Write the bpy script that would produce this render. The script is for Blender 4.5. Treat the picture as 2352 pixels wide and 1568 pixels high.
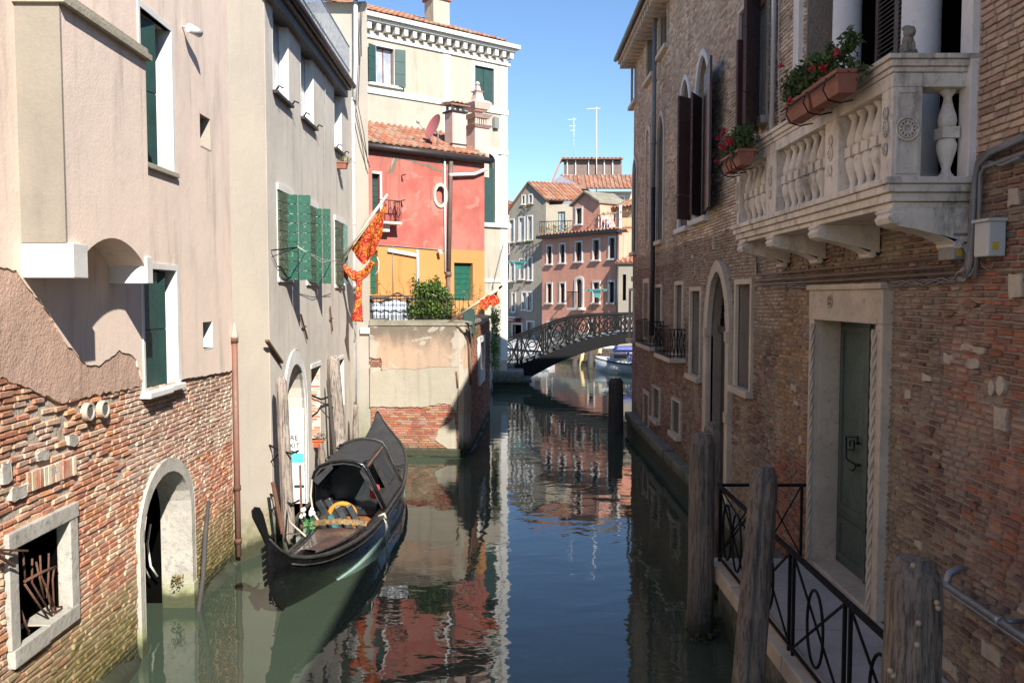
import bpy, bmesh, math, random
from mathutils import Vector, Matrix, noise
from mathutils.geometry import delaunay_2d_cdt
PI = math.pi
for o in list(bpy.data.objects): bpy.data.objects.remove(o)
sc = bpy.context.scene
COL = sc.collection
# ------------------------------------------------------------------ camera
CAMZ, FPX, CX, CY = 3.4, 1900.0, 1176.0, 784.0
PITCH = math.atan(104.0 / FPX)
cam = bpy.data.objects.new('camera', bpy.data.cameras.new('camera'))
COL.objects.link(cam)
cam.location = (0, 0, CAMZ)
cam.rotation_euler = (PI / 2 - PITCH, 0, 0)
cam.data.sensor_width = 36
cam.data.lens = 36 * FPX / 2352
cam.data.clip_start = .05
cam.data.clip_end = 2000
sc.camera = cam
# ------------------------------------------------------------------ sky, sun, exposure
SUN = Vector((-.55, 1.2, -1.0)).normalized()      # the way the sunlight travels
world = bpy.data.worlds.new('World'); sc.world = world; world.use_nodes = True
wn = world.node_tree.nodes; wl = world.node_tree.links
bgn = wn['Background']
sky = wn.new('ShaderNodeTexSky'); sky.sky_type = 'NISHITA'; sky.sun_disc = False
sky.sun_elevation = math.asin(-SUN.z)
sky.sun_rotation = math.atan2(-SUN.x, -SUN.y)
sky.air_density = 1.0; sky.dust_density = 0.0; sky.ozone_density = 5.5
wl.new(sky.outputs[0], bgn.inputs[0]); bgn.inputs[1].default_value = .10
sun = bpy.data.objects.new('sun', bpy.data.lights.new('sun', 'SUN'))
COL.objects.link(sun); sun.location = (8, -10, 20)
sun.data.energy = 5.0; sun.data.angle = math.radians(.5); sun.data.color = (1, .95, .87)
sun.rotation_euler = SUN.to_track_quat('-Z', 'Y').to_euler()
sc.view_settings.view_transform = 'Standard'; sc.view_settings.look = 'None'
sc.view_settings.exposure = .93; sc.view_settings.gamma = 1
# ------------------------------------------------------------------ tags and things
def wloc(o):
    v = Vector((0, 0, 0))
    while o: v += o.location; o = o.parent
    return v
def tag(o, label=None, cat=None, group=None, kind=None):
    if label: o['label'] = label
    if cat: o['category'] = cat
    if group: o['group'] = group
    if kind: o['kind'] = kind
    return o
def thing(name, label, cat, loc=(0, 0, 0), group=None):
    o = bpy.data.objects.new(name, None); COL.objects.link(o)
    o.location = loc; o.empty_display_size = .2
    return tag(o, label, cat, group)
def kids(o): return [c for c in bpy.data.objects if c.parent == o]
def copy_tree(o, parent=None):
    c = o.copy(); COL.objects.link(c)
    if parent: c.parent = parent
    for ch in kids(o): copy_tree(ch, c)
    return c
# ------------------------------------------------------------------ mesh builder
class MB:
    def __init__(s): s.v = []; s.f = []; s.c = []; s.cc = None; s.sm = []
    def vert(s, p): s.v.append(tuple(p)); return len(s.v) - 1
    def face(s, ids, smooth=False): s.f.append(tuple(ids)); s.c.append(s.cc); s.sm.append(smooth)
    def poly(s, pts, smooth=False): s.face([s.vert(p) for p in pts], smooth)
    def hexa(s, p):            # 8 points: 0-3 bottom loop, 4-7 top loop
        b = [s.vert(q) for q in p]
        for f in ((3, 2, 1, 0), (4, 5, 6, 7), (0, 1, 5, 4), (1, 2, 6, 5), (2, 3, 7, 6), (3, 0, 4, 7)):
            s.face([b[i] for i in f])
    def box(s, c, size, rz=0.0, M=None):
        c = Vector(c); x, y, z = size[0] / 2, size[1] / 2, size[2] / 2
        R = M if M is not None else Matrix.Rotation(rz, 3, 'Z')
        s.hexa([c + R @ Vector(q) for q in ((-x, -y, -z), (x, -y, -z), (x, y, -z), (-x, y, -z), (-x, -y, z), (x, -y, z), (x, y, z), (-x, y, z))])
    def bar(s, a, b, w, h=None, up=(0, 0, 1)):
        a = Vector(a); b = Vector(b); d = (b - a).normalized(); u = Vector(up)
        if abs(d.dot(u)) > .98: u = Vector((0, 1, 0))
        r = d.cross(u).normalized(); u = r.cross(d).normalized(); h = h or w
        r *= w / 2; u *= h / 2
        s.hexa([a - r - u, a + r - u, a + r + u, a - r + u, b - r - u, b + r - u, b + r + u, b - r + u])
    def tube(s, pts, r, n=8, cap=True, rad=None):
        pts = [Vector(p) for p in pts]; rings = []; pr = None
        for i, p in enumerate(pts):
            d = (pts[min(i + 1, len(pts) - 1)] - pts[max(i - 1, 0)])
            if d.length < 1e-9: d = Vector((0, 0, 1))
            d.normalize()
            if pr is None:
                pr = d.cross(Vector((0, 0, 1)))
                if pr.length < .1: pr = d.cross(Vector((0, 1, 0)))
            pr = (pr - d * pr.dot(d)).normalized(); q = d.cross(pr)
            rr = rad[i] if rad else r
            rings.append([s.vert(p + (pr * math.cos(2 * PI * k / n) + q * math.sin(2 * PI * k / n)) * rr) for k in range(n)])
        for a, b in zip(rings, rings[1:]):
            for k in range(n): s.face((a[k], a[(k + 1) % n], b[(k + 1) % n], b[k]), True)
        if cap: s.face(rings[0][::-1]); s.face(rings[-1])
    def lathe(s, prof, c=(0, 0, 0), n=16, square=None, axis=None):   # prof: (r, z)
        c = Vector(c); rings = []
        for r, z in prof:
            rings.append([s.vert(c + Vector((r * math.cos(2 * PI * k / n), r * math.sin(2 * PI * k / n), z))) for k in range(n)])
        for a, b in zip(rings, rings[1:]):
            for k in range(n): s.face((a[k], a[(k + 1) % n], b[(k + 1) % n], b[k]), True)
        s.face(rings[0][::-1]); s.face(rings[-1])
    def prism(s, pts, off):        # planar polygon of 3D points swept by off
        pts = [Vector(p) for p in pts]; off = Vector(off)
        a = [s.vert(p) for p in pts]; b = [s.vert(p + off) for p in pts]; n = len(a)
        s.face(a[::-1]); s.face(b)
        for i in range(n): s.face((a[i], a[(i + 1) % n], b[(i + 1) % n], b[i]))
    def build(s, name, m, parent=None, bevel=0, smooth=None, **tags):
        me = bpy.data.meshes.new(name); me.from_pydata(s.v, [], s.f)
        if any(c is not None for c in s.c) or m.name == 'roof_tile':
            at = me.color_attributes.new('Col', 'FLOAT_COLOR', 'CORNER')
            buf = []
            for f, c in zip(s.f, s.c):
                c = c or ((.42, .18, .11) if m.name == 'roof_tile' else (.4, .3, .22))
                buf += [c[0], c[1], c[2], 1.0] * len(f)
            at.data.foreach_set('color', buf)
        me.polygons.foreach_set('use_smooth', [bool(x) for x in s.sm])
        bm = bmesh.new(); bm.from_mesh(me)
        if bevel:
            bmesh.ops.remove_doubles(bm, verts=bm.verts, dist=1e-5)
            es = [e for e in bm.edges if len(e.link_faces) == 2 and e.calc_face_angle(0) > .6]
            bmesh.ops.bevel(bm, geom=es, offset=bevel, segments=2, profile=.6, affect='EDGES', clamp_overlap=True)
        bmesh.ops.recalc_face_normals(bm, faces=bm.faces)
        bm.to_mesh(me); bm.free()
        if smooth: me.shade_smooth(); me.set_sharp_from_angle(angle=smooth)
        me.materials.append(m)
        o = bpy.data.objects.new(name, me); COL.objects.link(o)
        if parent:
            o.location = -wloc(parent); o.parent = parent
        return tag(o, **tags) if tags else o
# ------------------------------------------------------------------ facade frame: t along the wall, z up, d out of the wall
RAYR = Vector((1, 0, 0)); RAYF = Vector((0, math.cos(PITCH), -math.sin(PITCH))); RAYU = Vector((0, math.sin(PITCH), math.cos(PITCH)))
def ray(px, py): return RAYF * FPX + RAYR * (px - CX) + RAYU * (CY - py)
def onz(px, py, z):
    r = ray(px, py); k = (z - CAMZ) / r.z; return Vector((0, 0, CAMZ)) + r * k
def ony(px, py, y):
    r = ray(px, py); k = y / r.y; return Vector((0, 0, CAMZ)) + r * k
def onx(px, py, x):
    r = ray(px, py); k = x / r.x; return Vector((0, 0, CAMZ)) + r * k
class Fac:
    def __init__(s, a, b, side=None):
        s.o = Vector((a[0], a[1], 0)); d = Vector((b[0] - a[0], b[1] - a[1], 0)); s.L = d.length; s.u = d.normalized()
        s.n = Vector((s.u.y, -s.u.x, 0))
        if s.n.dot(Vector((0, 0, 0)) - s.o) < 0: s.n = -s.n
        if side: s.n = Vector(side).normalized()
    def w(s, t, z, d=0.0): return s.o + s.u * t + s.n * d + Vector((0, 0, z))
    def p(s, px, py, d=0.0):
        r = ray(px, py); o = s.o + s.n * d - Vector((0, 0, CAMZ))
        k = o.dot(s.n) / r.dot(s.n); q = Vector((0, 0, CAMZ)) + r * k
        return ((q - s.o).dot(s.u), q.z)
    def pl(s, pts, d=0.0): return [s.p(x, y, d) for x, y in pts]
    def rc(s, x0, x1, top, bot, d=0.0):      # top/bot = (px, py) read on that edge
        zt = s.p(*top, d)[1]; zb = s.p(*bot, d)[1]; ym = (top[1] + bot[1]) / 2
        return (s.p(x0, ym, d)[0], s.p(x1, ym, d)[0], zb, zt)
def rect(t0, t1, z0, z1): return [(t0, z0), (t1, z0), (t1, z1), (t0, z1)]
def grow(r, a, b=None):
    b = a if b is None else b
    return (r[0] - a, r[1] + a, r[2] - b, r[3] + b)
def arch(t0, t1, z0, z1, rise=None, point=0.0, n=14):
    c = (t0 + t1) / 2; a = (t1 - t0) / 2; rise = a if rise is None else rise; zs = z1 - rise
    pts = [(t0, z0), (t1, z0)]
    for i in range(n + 1):
        th = PI * i / n; x = math.cos(th); y = math.sin(th)
        y = y * (1 - point) + point * (1 - abs(x) ** 1.6)
        pts.append((c + a * x, zs + rise * y))
    return pts
def inside(p, poly):
    x, y = p; r = False; n = len(poly); j = n - 1
    for i in range(n):
        xi, yi = poly[i]; xj, yj = poly[j]
        if (yi > y) != (yj > y) and x < (xj - xi) * (y - yi) / (yj - yi) + xi: r = not r
        j = i
    return r
def plate(mb, F, outline, holes, d0, d1=None, sides=True, hole_d=None):
    loops = [outline] + list(holes); vs = []; es = []
    for lp in loops:
        k = len(vs); vs += [Vector(q) for q in lp]; es += [(k + i, k + (i + 1) % len(lp)) for i in range(len(lp))]
    ov, oe, of = delaunay_2d_cdt(vs, es, [], 0, 1e-5)[:3]
    keep = []
    for f in of:
        c = sum((ov[i] for i in f), Vector((0, 0))) / len(f)
        if inside(c, outline) and not any(inside(c, h) for h in holes): keep.append(f)
    idx = {}
    def vid(i, d):
        if (i, d) not in idx: idx[(i, d)] = mb.vert(F.w(ov[i].x, ov[i].y, d))
        return idx[(i, d)]
    cnt = {}
    for f in keep:
        mb.face([vid(i, d0) for i in f])
        for a, b in zip(f, f[1:] + f[:1]): cnt[frozenset((a, b))] = cnt.get(frozenset((a, b)), 0) + 1
    if d1 is not None and sides:
        for e, c in cnt.items():
            if c == 1:
                a, b = tuple(e)
                mb.face((vid(a, d0), vid(b, d0), vid(b, d1), vid(a, d1)))
def ragged(pts, amp=.02, step=.06, seed=1, closed=True):
    rng = random.Random(seed); out = []; n = len(pts)
    for i in range(n if closed else n - 1):
        a = Vector(pts[i]); b = Vector(pts[(i + 1) % n]); k = max(1, int((b - a).length / step))
        for j in range(k):
            q = a.lerp(b, j / k); out.append((q.x + rng.uniform(-amp, amp), q.y + rng.uniform(-amp, amp)))
    return out
def ragline(pts, amp, step, seed):
    r = ragged(pts, amp, step, seed, closed=False); r.append(tuple(pts[-1])); r[0] = tuple(pts[0]); return r
def ring(mb, F, outer, inner, d0, d1=0.0): plate(mb, F, outer, [inner], d0, d1)
def slab(mb, F, r, d0, d1):     # a box on the facade, r = (t0,t1,z0,z1)
    t0, t1, z0, z1 = r
    mb.hexa([F.w(t0, z0, d0), F.w(t1, z0, d0), F.w(t1, z0, d1), F.w(t0, z0, d1), F.w(t0, z1, d0), F.w(t1, z1, d0), F.w(t1, z1, d1), F.w(t0, z1, d1)])
def bricks(mb, F, outline, holes, pal, bl=.17, bh=.047, d=0.0, dj=.006, gap=.007, seed=3, miss=0.0, zmin=None, zmax=None, skip=None, wob=.004, cham=.004):
    rng = random.Random(seed); polys = [outline] + list(holes)
    zs = [q[1] for q in outline]; z = zmin if zmin is not None else min(zs); zt = zmax if zmax is not None else max(zs); row = 0
    while z < zt:
        zc = z + bh / 2; xs = []
        for P in polys:
            n = len(P)
            for i in range(n):
                (x0, y0), (x1, y1) = P[i], P[(i + 1) % n]
                if (y0 > zc) != (y1 > zc): xs.append(x0 + (x1 - x0) * (zc - y0) / (y1 - y0))
        xs.sort()
        for a, b in zip(xs, xs[1:]):
            if b - a < .015: continue
            m = ((a + b) / 2, zc)
            if not inside(m, outline) or any(inside(m, h) for h in holes): continue
            off = (row % 2) * bl * .5 + rng.uniform(-.3, .3) * bl
            k = math.floor((a - off) / bl); s0 = a
            e = off + (k + 1) * bl
            while s0 < b - .004:
                s1 = min(b, e)
                if b - s1 < .03: s1 = b
                ln = s1 - s0
                if ln > .012 and rng.random() >= miss and not (skip and skip((s0 + s1) / 2, zc, rng)):
                    wz = noise.noise(Vector((s0 * .7, z * .7, seed))) * wob * 3
                    wd = noise.noise(Vector((s0 * 1.3, z * 1.3, seed + 9.))) * dj
                    dd = d + wd + rng.uniform(-dj, dj) * .8
                    g = gap * .5 * rng.uniform(1.0, 2.3); hg = gap * .5 * rng.uniform(.6, 1.4)
                    j = lambda: rng.uniform(-wob, wob) * .6
                    A = [(s0 + g, z + hg), (s1 - g, z + hg), (s1 - g, z + bh - hg), (s0 + g, z + bh - hg)]
                    fr = []; bk = []
                    sl = rng.uniform(-.004, .004)
                    for q, (t, zz) in enumerate(A):
                        sx = 1 if q in (0, 3) else -1; sz = 1 if q < 2 else -1
                        jt, jz = j(), j()
                        bk.append(mb.vert(F.w(t + jt, zz + wz + jz, d - .02)))
                        fr.append(mb.vert(F.w(t + jt + sx * cham * rng.uniform(.5, 1.8), zz + wz + jz + sz * cham * rng.uniform(.5, 1.6), dd + sl * sx + j() * .6)))
                    mb.cc = pal(s0, z, rng)
                    mb.face(fr)
                    for q in range(4): mb.face((fr[q], fr[(q + 1) % 4], bk[(q + 1) % 4], bk[q]))
                s0 = s1; e += bl * rng.uniform(.5 if rng.random() < .22 else .85, 1.12)
        z += bh; row += 1
    mb.cc = None
# ------------------------------------------------------------------ materials
def nn(nt, t, **kw):
    n = nt.nodes.new(t)
    for k, v in kw.items(): setattr(n, k, v)
    return n
class Mt:
    """small node DSL"""
    def __init__(s, name):
        s.m = bpy.data.materials.new(name); s.m.use_nodes = True; s.nt = s.m.node_tree
        s.b = s.nt.nodes['Principled BSDF']; s.tc = nn(s.nt, 'ShaderNodeTexCoord'); s.L = s.nt.links
        s.geo = nn(s.nt, 'ShaderNodeNewGeometry')
    def pos(s, scale=(1, 1, 1)):
        mp = nn(s.nt, 'ShaderNodeMapping'); mp.inputs['Scale'].default_value = scale
        s.L.new(s.geo.outputs['Position'] if s.world else s.tc.outputs['Object'], mp.inputs[0]); return mp.outputs[0]
    world = True
    def noise(s, scale, detail=4, rough=.55, sc=(1, 1, 1), dist=0):
        n = nn(s.nt, 'ShaderNodeTexNoise'); n.inputs['Scale'].default_value = scale; n.inputs['Detail'].default_value = detail
        n.inputs['Roughness'].default_value = rough; n.inputs['Distortion'].default_value = dist
        s.L.new(s.pos(sc), n.inputs[0]); return n.outputs[0]
    def ramp(s, x, a, b, ca=0.0, cb=1.0):
        n = nn(s.nt, 'ShaderNodeMapRange'); n.interpolation_type = 'SMOOTHSTEP'
        n.inputs[1].default_value = a; n.inputs[2].default_value = b; n.inputs[3].default_value = ca; n.inputs[4].default_value = cb
        s.L.new(x, n.inputs[0]); return n.outputs[0]
    def math(s, op, a, b=0.5):
        n = nn(s.nt, 'ShaderNodeMath', operation=op)
        for i, q in enumerate((a, b)):
            if isinstance(q, (int, float)): n.inputs[i].default_value = q
            else: s.L.new(q, n.inputs[i])
        return n.outputs[0]
    def mix(s, fac, a, b, mode='MIX'):
        n = nn(s.nt, 'ShaderNodeMix', data_type='RGBA', blend_type=mode)
        for sock, q in ((n.inputs[0], fac), (n.inputs[6], a), (n.inputs[7], b)):
            if isinstance(q, (int, float)): sock.default_value = q
            elif isinstance(q, tuple): sock.default_value = (*q[:3], 1)
            else: s.L.new(q, sock)
        return n.outputs[2]
    def attr(s, name='Col'):
        n = nn(s.nt, 'ShaderNodeAttribute', attribute_name=name); return n.outputs['Color']
    def z(s):
        n = nn(s.nt, 'ShaderNodeSeparateXYZ'); s.L.new(s.geo.outputs['Position'], n.inputs[0]); return n.outputs[2]
    def color(s, c):
        if isinstance(c, tuple): s.b.inputs['Base Color'].default_value = (*c[:3], 1)
        else: s.L.new(c, s.b.inputs['Base Color'])
    def rough(s, v):
        if isinstance(v, (int, float)): s.b.inputs['Roughness'].default_value = v
        else: s.L.new(v, s.b.inputs['Roughness'])
    def bump(s, h, dist=.01, strength=1.0, prev=None):
        n = nn(s.nt, 'ShaderNodeBump'); n.inputs['Distance'].default_value = dist; n.inputs['Strength'].default_value = strength
        s.L.new(h, n.inputs['Height'])
        if prev: s.L.new(prev, n.inputs['Normal'])
        s.L.new(n.outputs[0], s.b.inputs['Normal']); return n.outputs[0]
    def moss(s, col, z0, z1, c=(.045, .06, .018), dark=(.03, .032, .02)):
        """waterline growth: wet dark band and green slime with a ragged upper edge"""
        n = s.noise(3.2, 5, .65); n2 = s.noise(14, 3)
        h = s.math('ADD', s.z(), s.math('MULTIPLY', n, -(z1 - z0) * 1.1))
        f = s.ramp(h, z0 - (z1 - z0) * .55, z1 - (z1 - z0) * .45, 1, 0)
        f = s.math('MULTIPLY', f, s.ramp(n2, .25, .6, .65, 1))
        col = s.mix(f, col, c)
        f2 = s.ramp(s.math('ADD', s.z(), s.math('MULTIPLY', n2, -.12)), z0 - .05, z0 + .09, 1, 0)
        return s.mix(s.math('MULTIPLY', f2, .85), col, dark)
def plaster(name, c, c2, stain=(.3, .27, .24), sa=.5, grain=.12, bump=.004, moss=None, streak=.5, patch=None, dirt=.35, world=True, top=None, drip=.35):
    m = Mt(name); m.world = world
    n1 = m.noise(.9, 6, .62); n2 = m.noise(5, 6, .7); n3 = m.noise(45, 3, .6)
    col = m.mix(m.ramp(n1, .32, .68), c, c2)
    st = m.noise(2.2, 5, .65, sc=(1.6, 1.6, .22)); col = m.mix(m.math('MULTIPLY', m.ramp(st, .49, .74), streak), col, stain)
    col = m.mix(m.math('MULTIPLY', m.ramp(n2, .52, .75), dirt), col, stain)
    dr = m.noise(7, 4, .6, sc=(1, 1, .06)); col = m.mix(m.math('MULTIPLY', m.math('MULTIPLY', m.ramp(dr, .55, .72), m.ramp(n1, .4, .6)), drip), col, tuple(q * .6 for q in stain))
    blot = m.noise(.45, 6, .7); col = m.mix(m.ramp(blot, .48, .68, 0, .55), col, tuple(q * .62 + s_ * .3 for q, s_ in zip(c, stain)))
    if top:
        tz = m.math('ADD', m.z(), m.math('MULTIPLY', m.noise(4, 5, .7, sc=(1, 1, .4)), (top[1] - top[0]) * 1.4)); col = m.mix(m.math('MULTIPLY', m.ramp(tz, top[0] + (top[1] - top[0]) * .7, top[1] + (top[1] - top[0]) * .5), .8), col, (.11, .10, .08))
    if patch: col = m.mix(m.math('MULTIPLY', m.ramp(m.noise(1.7, 5, .6, dist=.6), patch[1], patch[1] + .04), patch[2] if len(patch) > 2 else 1.0), col, patch[0])
    col = m.mix(m.ramp(n3, .3, .7, 0, grain), col, tuple(q * .55 for q in c))
    if moss: col = m.moss(col, *moss)
    m.color(col); m.rough(.9)
    h = m.math('ADD', m.math('MULTIPLY', n3, .35), m.math('MULTIPLY', n2, 1.0))
    m.bump(h, bump * 3); m.b.inputs['Specular IOR Level'].default_value = .2
    return m.m
def brickmat(name, mortar=(.42, .36, .3), smear=.5, moss=None, dark=.4, bump=.006, lo=.5, big=.0, soot=.35):
    m = Mt(name); n1 = m.noise(1.1, 5, .6); n2 = m.noise(22, 5, .7); n3 = m.noise(90, 3, .6); n4 = m.noise(7, 5, .7)
    col = m.mix(m.ramp(n2, .35, .7, 0, dark), m.attr(), (.10, .06, .045))
    col = m.mix(m.ramp(n3, .45, .8, 0, .45), col, mortar)
    f = m.math('MULTIPLY', m.ramp(m.math('ADD', m.math('MULTIPLY', n1, .6), m.math('MULTIPLY', n4, .4)), lo, lo + .1), smear)
    col = m.mix(f, col, mortar)
    col = m.mix(m.ramp(m.noise(.8, 6, .7, sc=(1, 1, .5)), .5, .68, 0, soot), col, (.07, .055, .045))
    if moss: col = m.moss(col, *moss)
    m.color(col); m.rough(.92); m.bump(m.math('ADD', m.math('MULTIPLY', n2, .8), m.math('MULTIPLY', n3, .3)), bump * 1.6); m.b.inputs['Specular IOR Level'].default_value = .2
    return m.m
def stone(name, c=(.55, .52, .47), c2=(.4, .37, .33), moss=None, dirt=.5, stain=(.12, .11, .10), bump=.003, world=True, lo=.5, black=0.0, rough=.75):
    m = Mt(name); m.world = world
    n1 = m.noise(2.5, 6, .65); n2 = m.noise(16, 5, .7); n3 = m.noise(110, 2)
    col = m.mix(m.ramp(n1, .35, .65), c, c2)
    col = m.mix(m.math('MULTIPLY', m.ramp(n2, lo, lo + .25), dirt), col, stain)
    if black: col = m.mix(m.math('MULTIPLY', m.ramp(m.noise(3, 6, .75, sc=(1.5, 1.5, .5)), .5, .7), black), col, (.07, .065, .06))
    if moss: col = m.moss(col, *moss)
    m.color(col); m.rough(rough)
    m.bump(m.math('ADD', m.math('MULTIPLY', n2, .8), m.math('MULTIPLY', n3, .25)), bump); return m.m
def wood(name, c, c2, sc=(9, 9, .6), rough=.8, bump=.004, moss=None, world=True, crack=(.05, .04, .035)):
    m = Mt(name); m.world = world
    g = m.noise(6, 6, .7, sc=sc); g2 = m.noise(22, 4, .7, sc=(sc[0], sc[1], sc[2])); n = m.noise(2.5, 4)
    col = m.mix(m.ramp(n, .35, .65), c, c2); col = m.mix(m.ramp(g, .46, .62, 0, .85), col, crack); col = m.mix(m.ramp(g2, .5, .7, 0, .6), col, crack)
    if moss: col = m.moss(col, *moss)
    m.color(col); m.rough(rough); m.bump(m.math('ADD', g, m.math('MULTIPLY', g2, .6)), bump); return m.m
def paint(name, c, c2=None, rough=.5, metal=0.0, sc=8, bump=.0015, wear=None, world=True, coat=0.0, wl=.62):
    m = Mt(name); m.world = world; c2 = c2 or tuple(q * .75 for q in c)
    n = m.noise(sc, 5, .65); n2 = m.noise(sc * 6, 3)
    col = m.mix(m.ramp(n, .35, .7), c, c2)
    if wear: col = m.mix(m.ramp(m.noise(sc * 2.2, 5, .75), wl, wl + .06), col, wear)
    m.color(col); m.rough(m.ramp(n2, .2, .8, max(0.02, rough - .12), min(1, rough + .15)))
    m.b.inputs['Metallic'].default_value = metal; m.b.inputs['Coat Weight'].default_value = coat
    m.bump(n2, bump); return m.m
def leafmat(name, c, c2, trans=.25):
    m = Mt(name); col = m.mix(m.ramp(m.noise(30, 2), .3, .7), m.attr(), m.mix(.6, m.attr(), c2)); m.color(col); m.rough(.55)
    m.b.inputs['Transmission Weight'].default_value = 0; m.b.inputs['Subsurface Weight'].default_value = 0
    tr = nn(m.nt, 'ShaderNodeBsdfTranslucent'); mx = nn(m.nt, 'ShaderNodeMixShader'); mx.inputs[0].default_value = trans
    m.L.new(col, tr.inputs[0]); m.L.new(m.b.outputs[0], mx.inputs[1]); m.L.new(tr.outputs[0], mx.inputs[2])
    m.L.new(mx.outputs[0], m.nt.nodes['Material Output'].inputs[0]); return m.m
def tilemat(name, moss=.3):
    m = Mt(name); n = m.noise(18, 5, .7); n2 = m.noise(2.2, 5, .65)
    col = m.mix(m.ramp(n, .4, .72, 0, .55), m.attr(), (.22, .17, .12)); col = m.mix(m.ramp(n2, .52, .75, 0, moss), col, (.13, .11, .08))
    m.color(col); m.rough(.9); m.bump(n, .006); return m.m
def glassmat(name, c=(.02, .025, .03), rough=.06):
    m = Mt(name); m.color(m.mix(m.ramp(m.noise(2, 3), .3, .7), c, tuple(q * 2.2 for q in c))); m.rough(rough); m.b.inputs['Specular IOR Level'].default_value = .7; m.bump(m.noise(1.5, 2), .004); return m.m
MAT = {}
M = MAT
M['pink'] = plaster('pink_plaster', (.84, .66, .54), (.79, .64, .53), stain=(.44, .37, .31), streak=.6, dirt=.2, grain=.08, bump=.0015, drip=.5)
M['terra'] = plaster('terracotta_render', (.62, .41, .31), (.56, .38, .29), stain=(.30, .2, .15), grain=.4, bump=.006, dirt=.4)
M['cream'] = plaster('cream_plaster', (.46, .40, .32), (.41, .36, .30), stain=(.42, .36, .3), bump=.002, grain=.08, moss=(.12, .75, (.2, .19, .09)), dirt=.25)
M['bay_cream_dimmed'] = plaster('dimmed_bay_cream_plaster', (.30, .26, .21), (.26, .23, .19), stain=(.2, .17, .14), bump=.002)  # cream copy darkened to offset the stronger sun on the bay's near side
M['grey_plaster'] = plaster('grey_plaster', (.64, .58, .50), (.56, .51, .44), stain=(.36, .33, .29), streak=.65, bump=.002, grain=.1, moss=(.1, .6), dirt=.25)
M['strip'] = plaster('cream_strip_plaster', (.44, .39, .33), (.38, .35, .30), stain=(.38, .34, .3), bump=.002, moss=(.2, 1.3, (.22, .22, .14)))
M['beige'] = plaster('beige_plaster', (.44, .395, .31), (.39, .355, .285), stain=(.30, .265, .21), bump=.002, streak=.45, dirt=.12, grain=.05)
M['red'] = plaster('faded_red_plaster', (.40, .095, .075), (.45, .19, .15), stain=(.24, .08, .07), bump=.002, drip=.5, top=(6.9, 7.6), patch=((.48, .26, .21), .60, .45), streak=.35, dirt=.3)
M['orange'] = plaster('orange_plaster', (.56, .26, .09), (.52, .24, .085), stain=(.38, .19, .08), bump=.001, streak=.15, dirt=.1, grain=.03)
M['far_pink'] = plaster('far_salmon_plaster', (.78, .36, .25), (.70, .33, .23), stain=(.36, .2, .16), streak=.5, dirt=.4)
M['far_tan'] = plaster('far_tan_plaster', (.36, .31, .25), (.3, .27, .22), stain=(.22, .19, .16), streak=.5)
M['far_cream'] = plaster('far_cream_plaster', (.5, .44, .33), (.45, .38, .29), stain=(.45, .38, .3))
M['far_grey'] = plaster('far_grey_plaster', (.27, .27, .32), (.23, .22, .27), stain=(.15, .14, .16))
M['salmon'] = plaster('salmon_garden_plaster', (.46, .32, .215), (.41, .30, .22), stain=(.19, .16, .13), top=(2.2, 2.8), streak=.7, dirt=.4, bump=.003, patch=((.42, .385, .32), .56, .8))
M['cement'] = plaster('grey_cement_render', (.42, .37, .285), (.37, .33, .26), stain=(.27, .235, .165), dirt=.45, bump=.004, streak=.4)
M['coping'] = stone('mossy_coping', (.30, .27, .2), (.2, .18, .13), dirt=.7, bump=.01)
M['mortar'] = plaster('lime_mortar', (.56, .48, .38), (.44, .37, .29), stain=(.16, .13, .1), grain=.4, bump=.008, moss=(.1, .5))
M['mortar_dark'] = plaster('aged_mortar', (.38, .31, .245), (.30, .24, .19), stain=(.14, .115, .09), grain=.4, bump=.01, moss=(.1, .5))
M['brick_left'] = brickmat('weathered_red_brick', (.68, .58, .46), smear=.5, moss=(.1, 1.1, (.13, .115, .035)), dark=.22, lo=.5, soot=.2)
M['brick_garden'] = brickmat('garden_red_brick', (.42, .34, .27), smear=.3, moss=(.05, .3, (.13, .14, .07)), lo=.6, dark=.2)
M['brick_right'] = brickmat('aged_brown_brick', (.46, .37, .29), smear=.5, moss=(.1, .7, (.03, .035, .018)), dark=.3, lo=.5, soot=.28)
M['istria'] = stone('istrian_stone', (.48, .445, .385), (.38, .35, .30), bump=.012, dirt=.6, moss=(.08, .38, (.25, .27, .08)))
M['white_stone'] = stone('white_stone', (.68, .66, .62), (.6, .58, .54), dirt=.15, lo=.6)
M['rstone'] = stone('beige_istrian_stone', (.60, .49, .37), (.47, .39, .30), dirt=.45, moss=(.1, .5))  # beige stone for palazzo trim, portal and vents
M['balcony_stone'] = stone('balcony_stone', (.78, .69, .58), (.62, .54, .45), dirt=.55, black=.65, lo=.52)
M['column'] = stone('column_stone', (.80, .73, .66), (.72, .65, .58), dirt=.18)
M['ledge'] = stone('mossy_quay_ledge', (.32, .30, .25), (.22, .21, .18), dirt=.7, moss=(.12, .75, (.03, .04, .02)), bump=.01)
M['foot'] = stone('slimy_foundation', (.26, .25, .19), (.16, .16, .12), dirt=.6, moss=(.12, .6, (.07, .08, .02)), bump=.02)
M['paving'] = stone('landing_paving', (.42, .39, .37), (.34, .32, .30), dirt=.35, bump=.002)
M['blue_stone'] = stone('grey_abutment_stone', (.36, .37, .38), (.28, .29, .3), dirt=.4, moss=(.05, .3))
M['wood_pole'] = wood('weathered_pole_wood', (.27, .205, .15), (.17, .135, .105), moss=(.06, .45, (.03, .03, .02)))
M['wood_pole_pale'] = wood('sunbleached_pole_wood', (.36, .30, .25), (.27, .22, .18), moss=(.06, .4, (.06, .06, .03)))
M['wood_dark'] = wood('tarred_pole_wood', (.075, .065, .055), (.05, .045, .04))
M['door_wood'] = wood('grey_door_wood', (.10, .085, .065), (.065, .055, .045), sc=(8, 8, .5))
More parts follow.
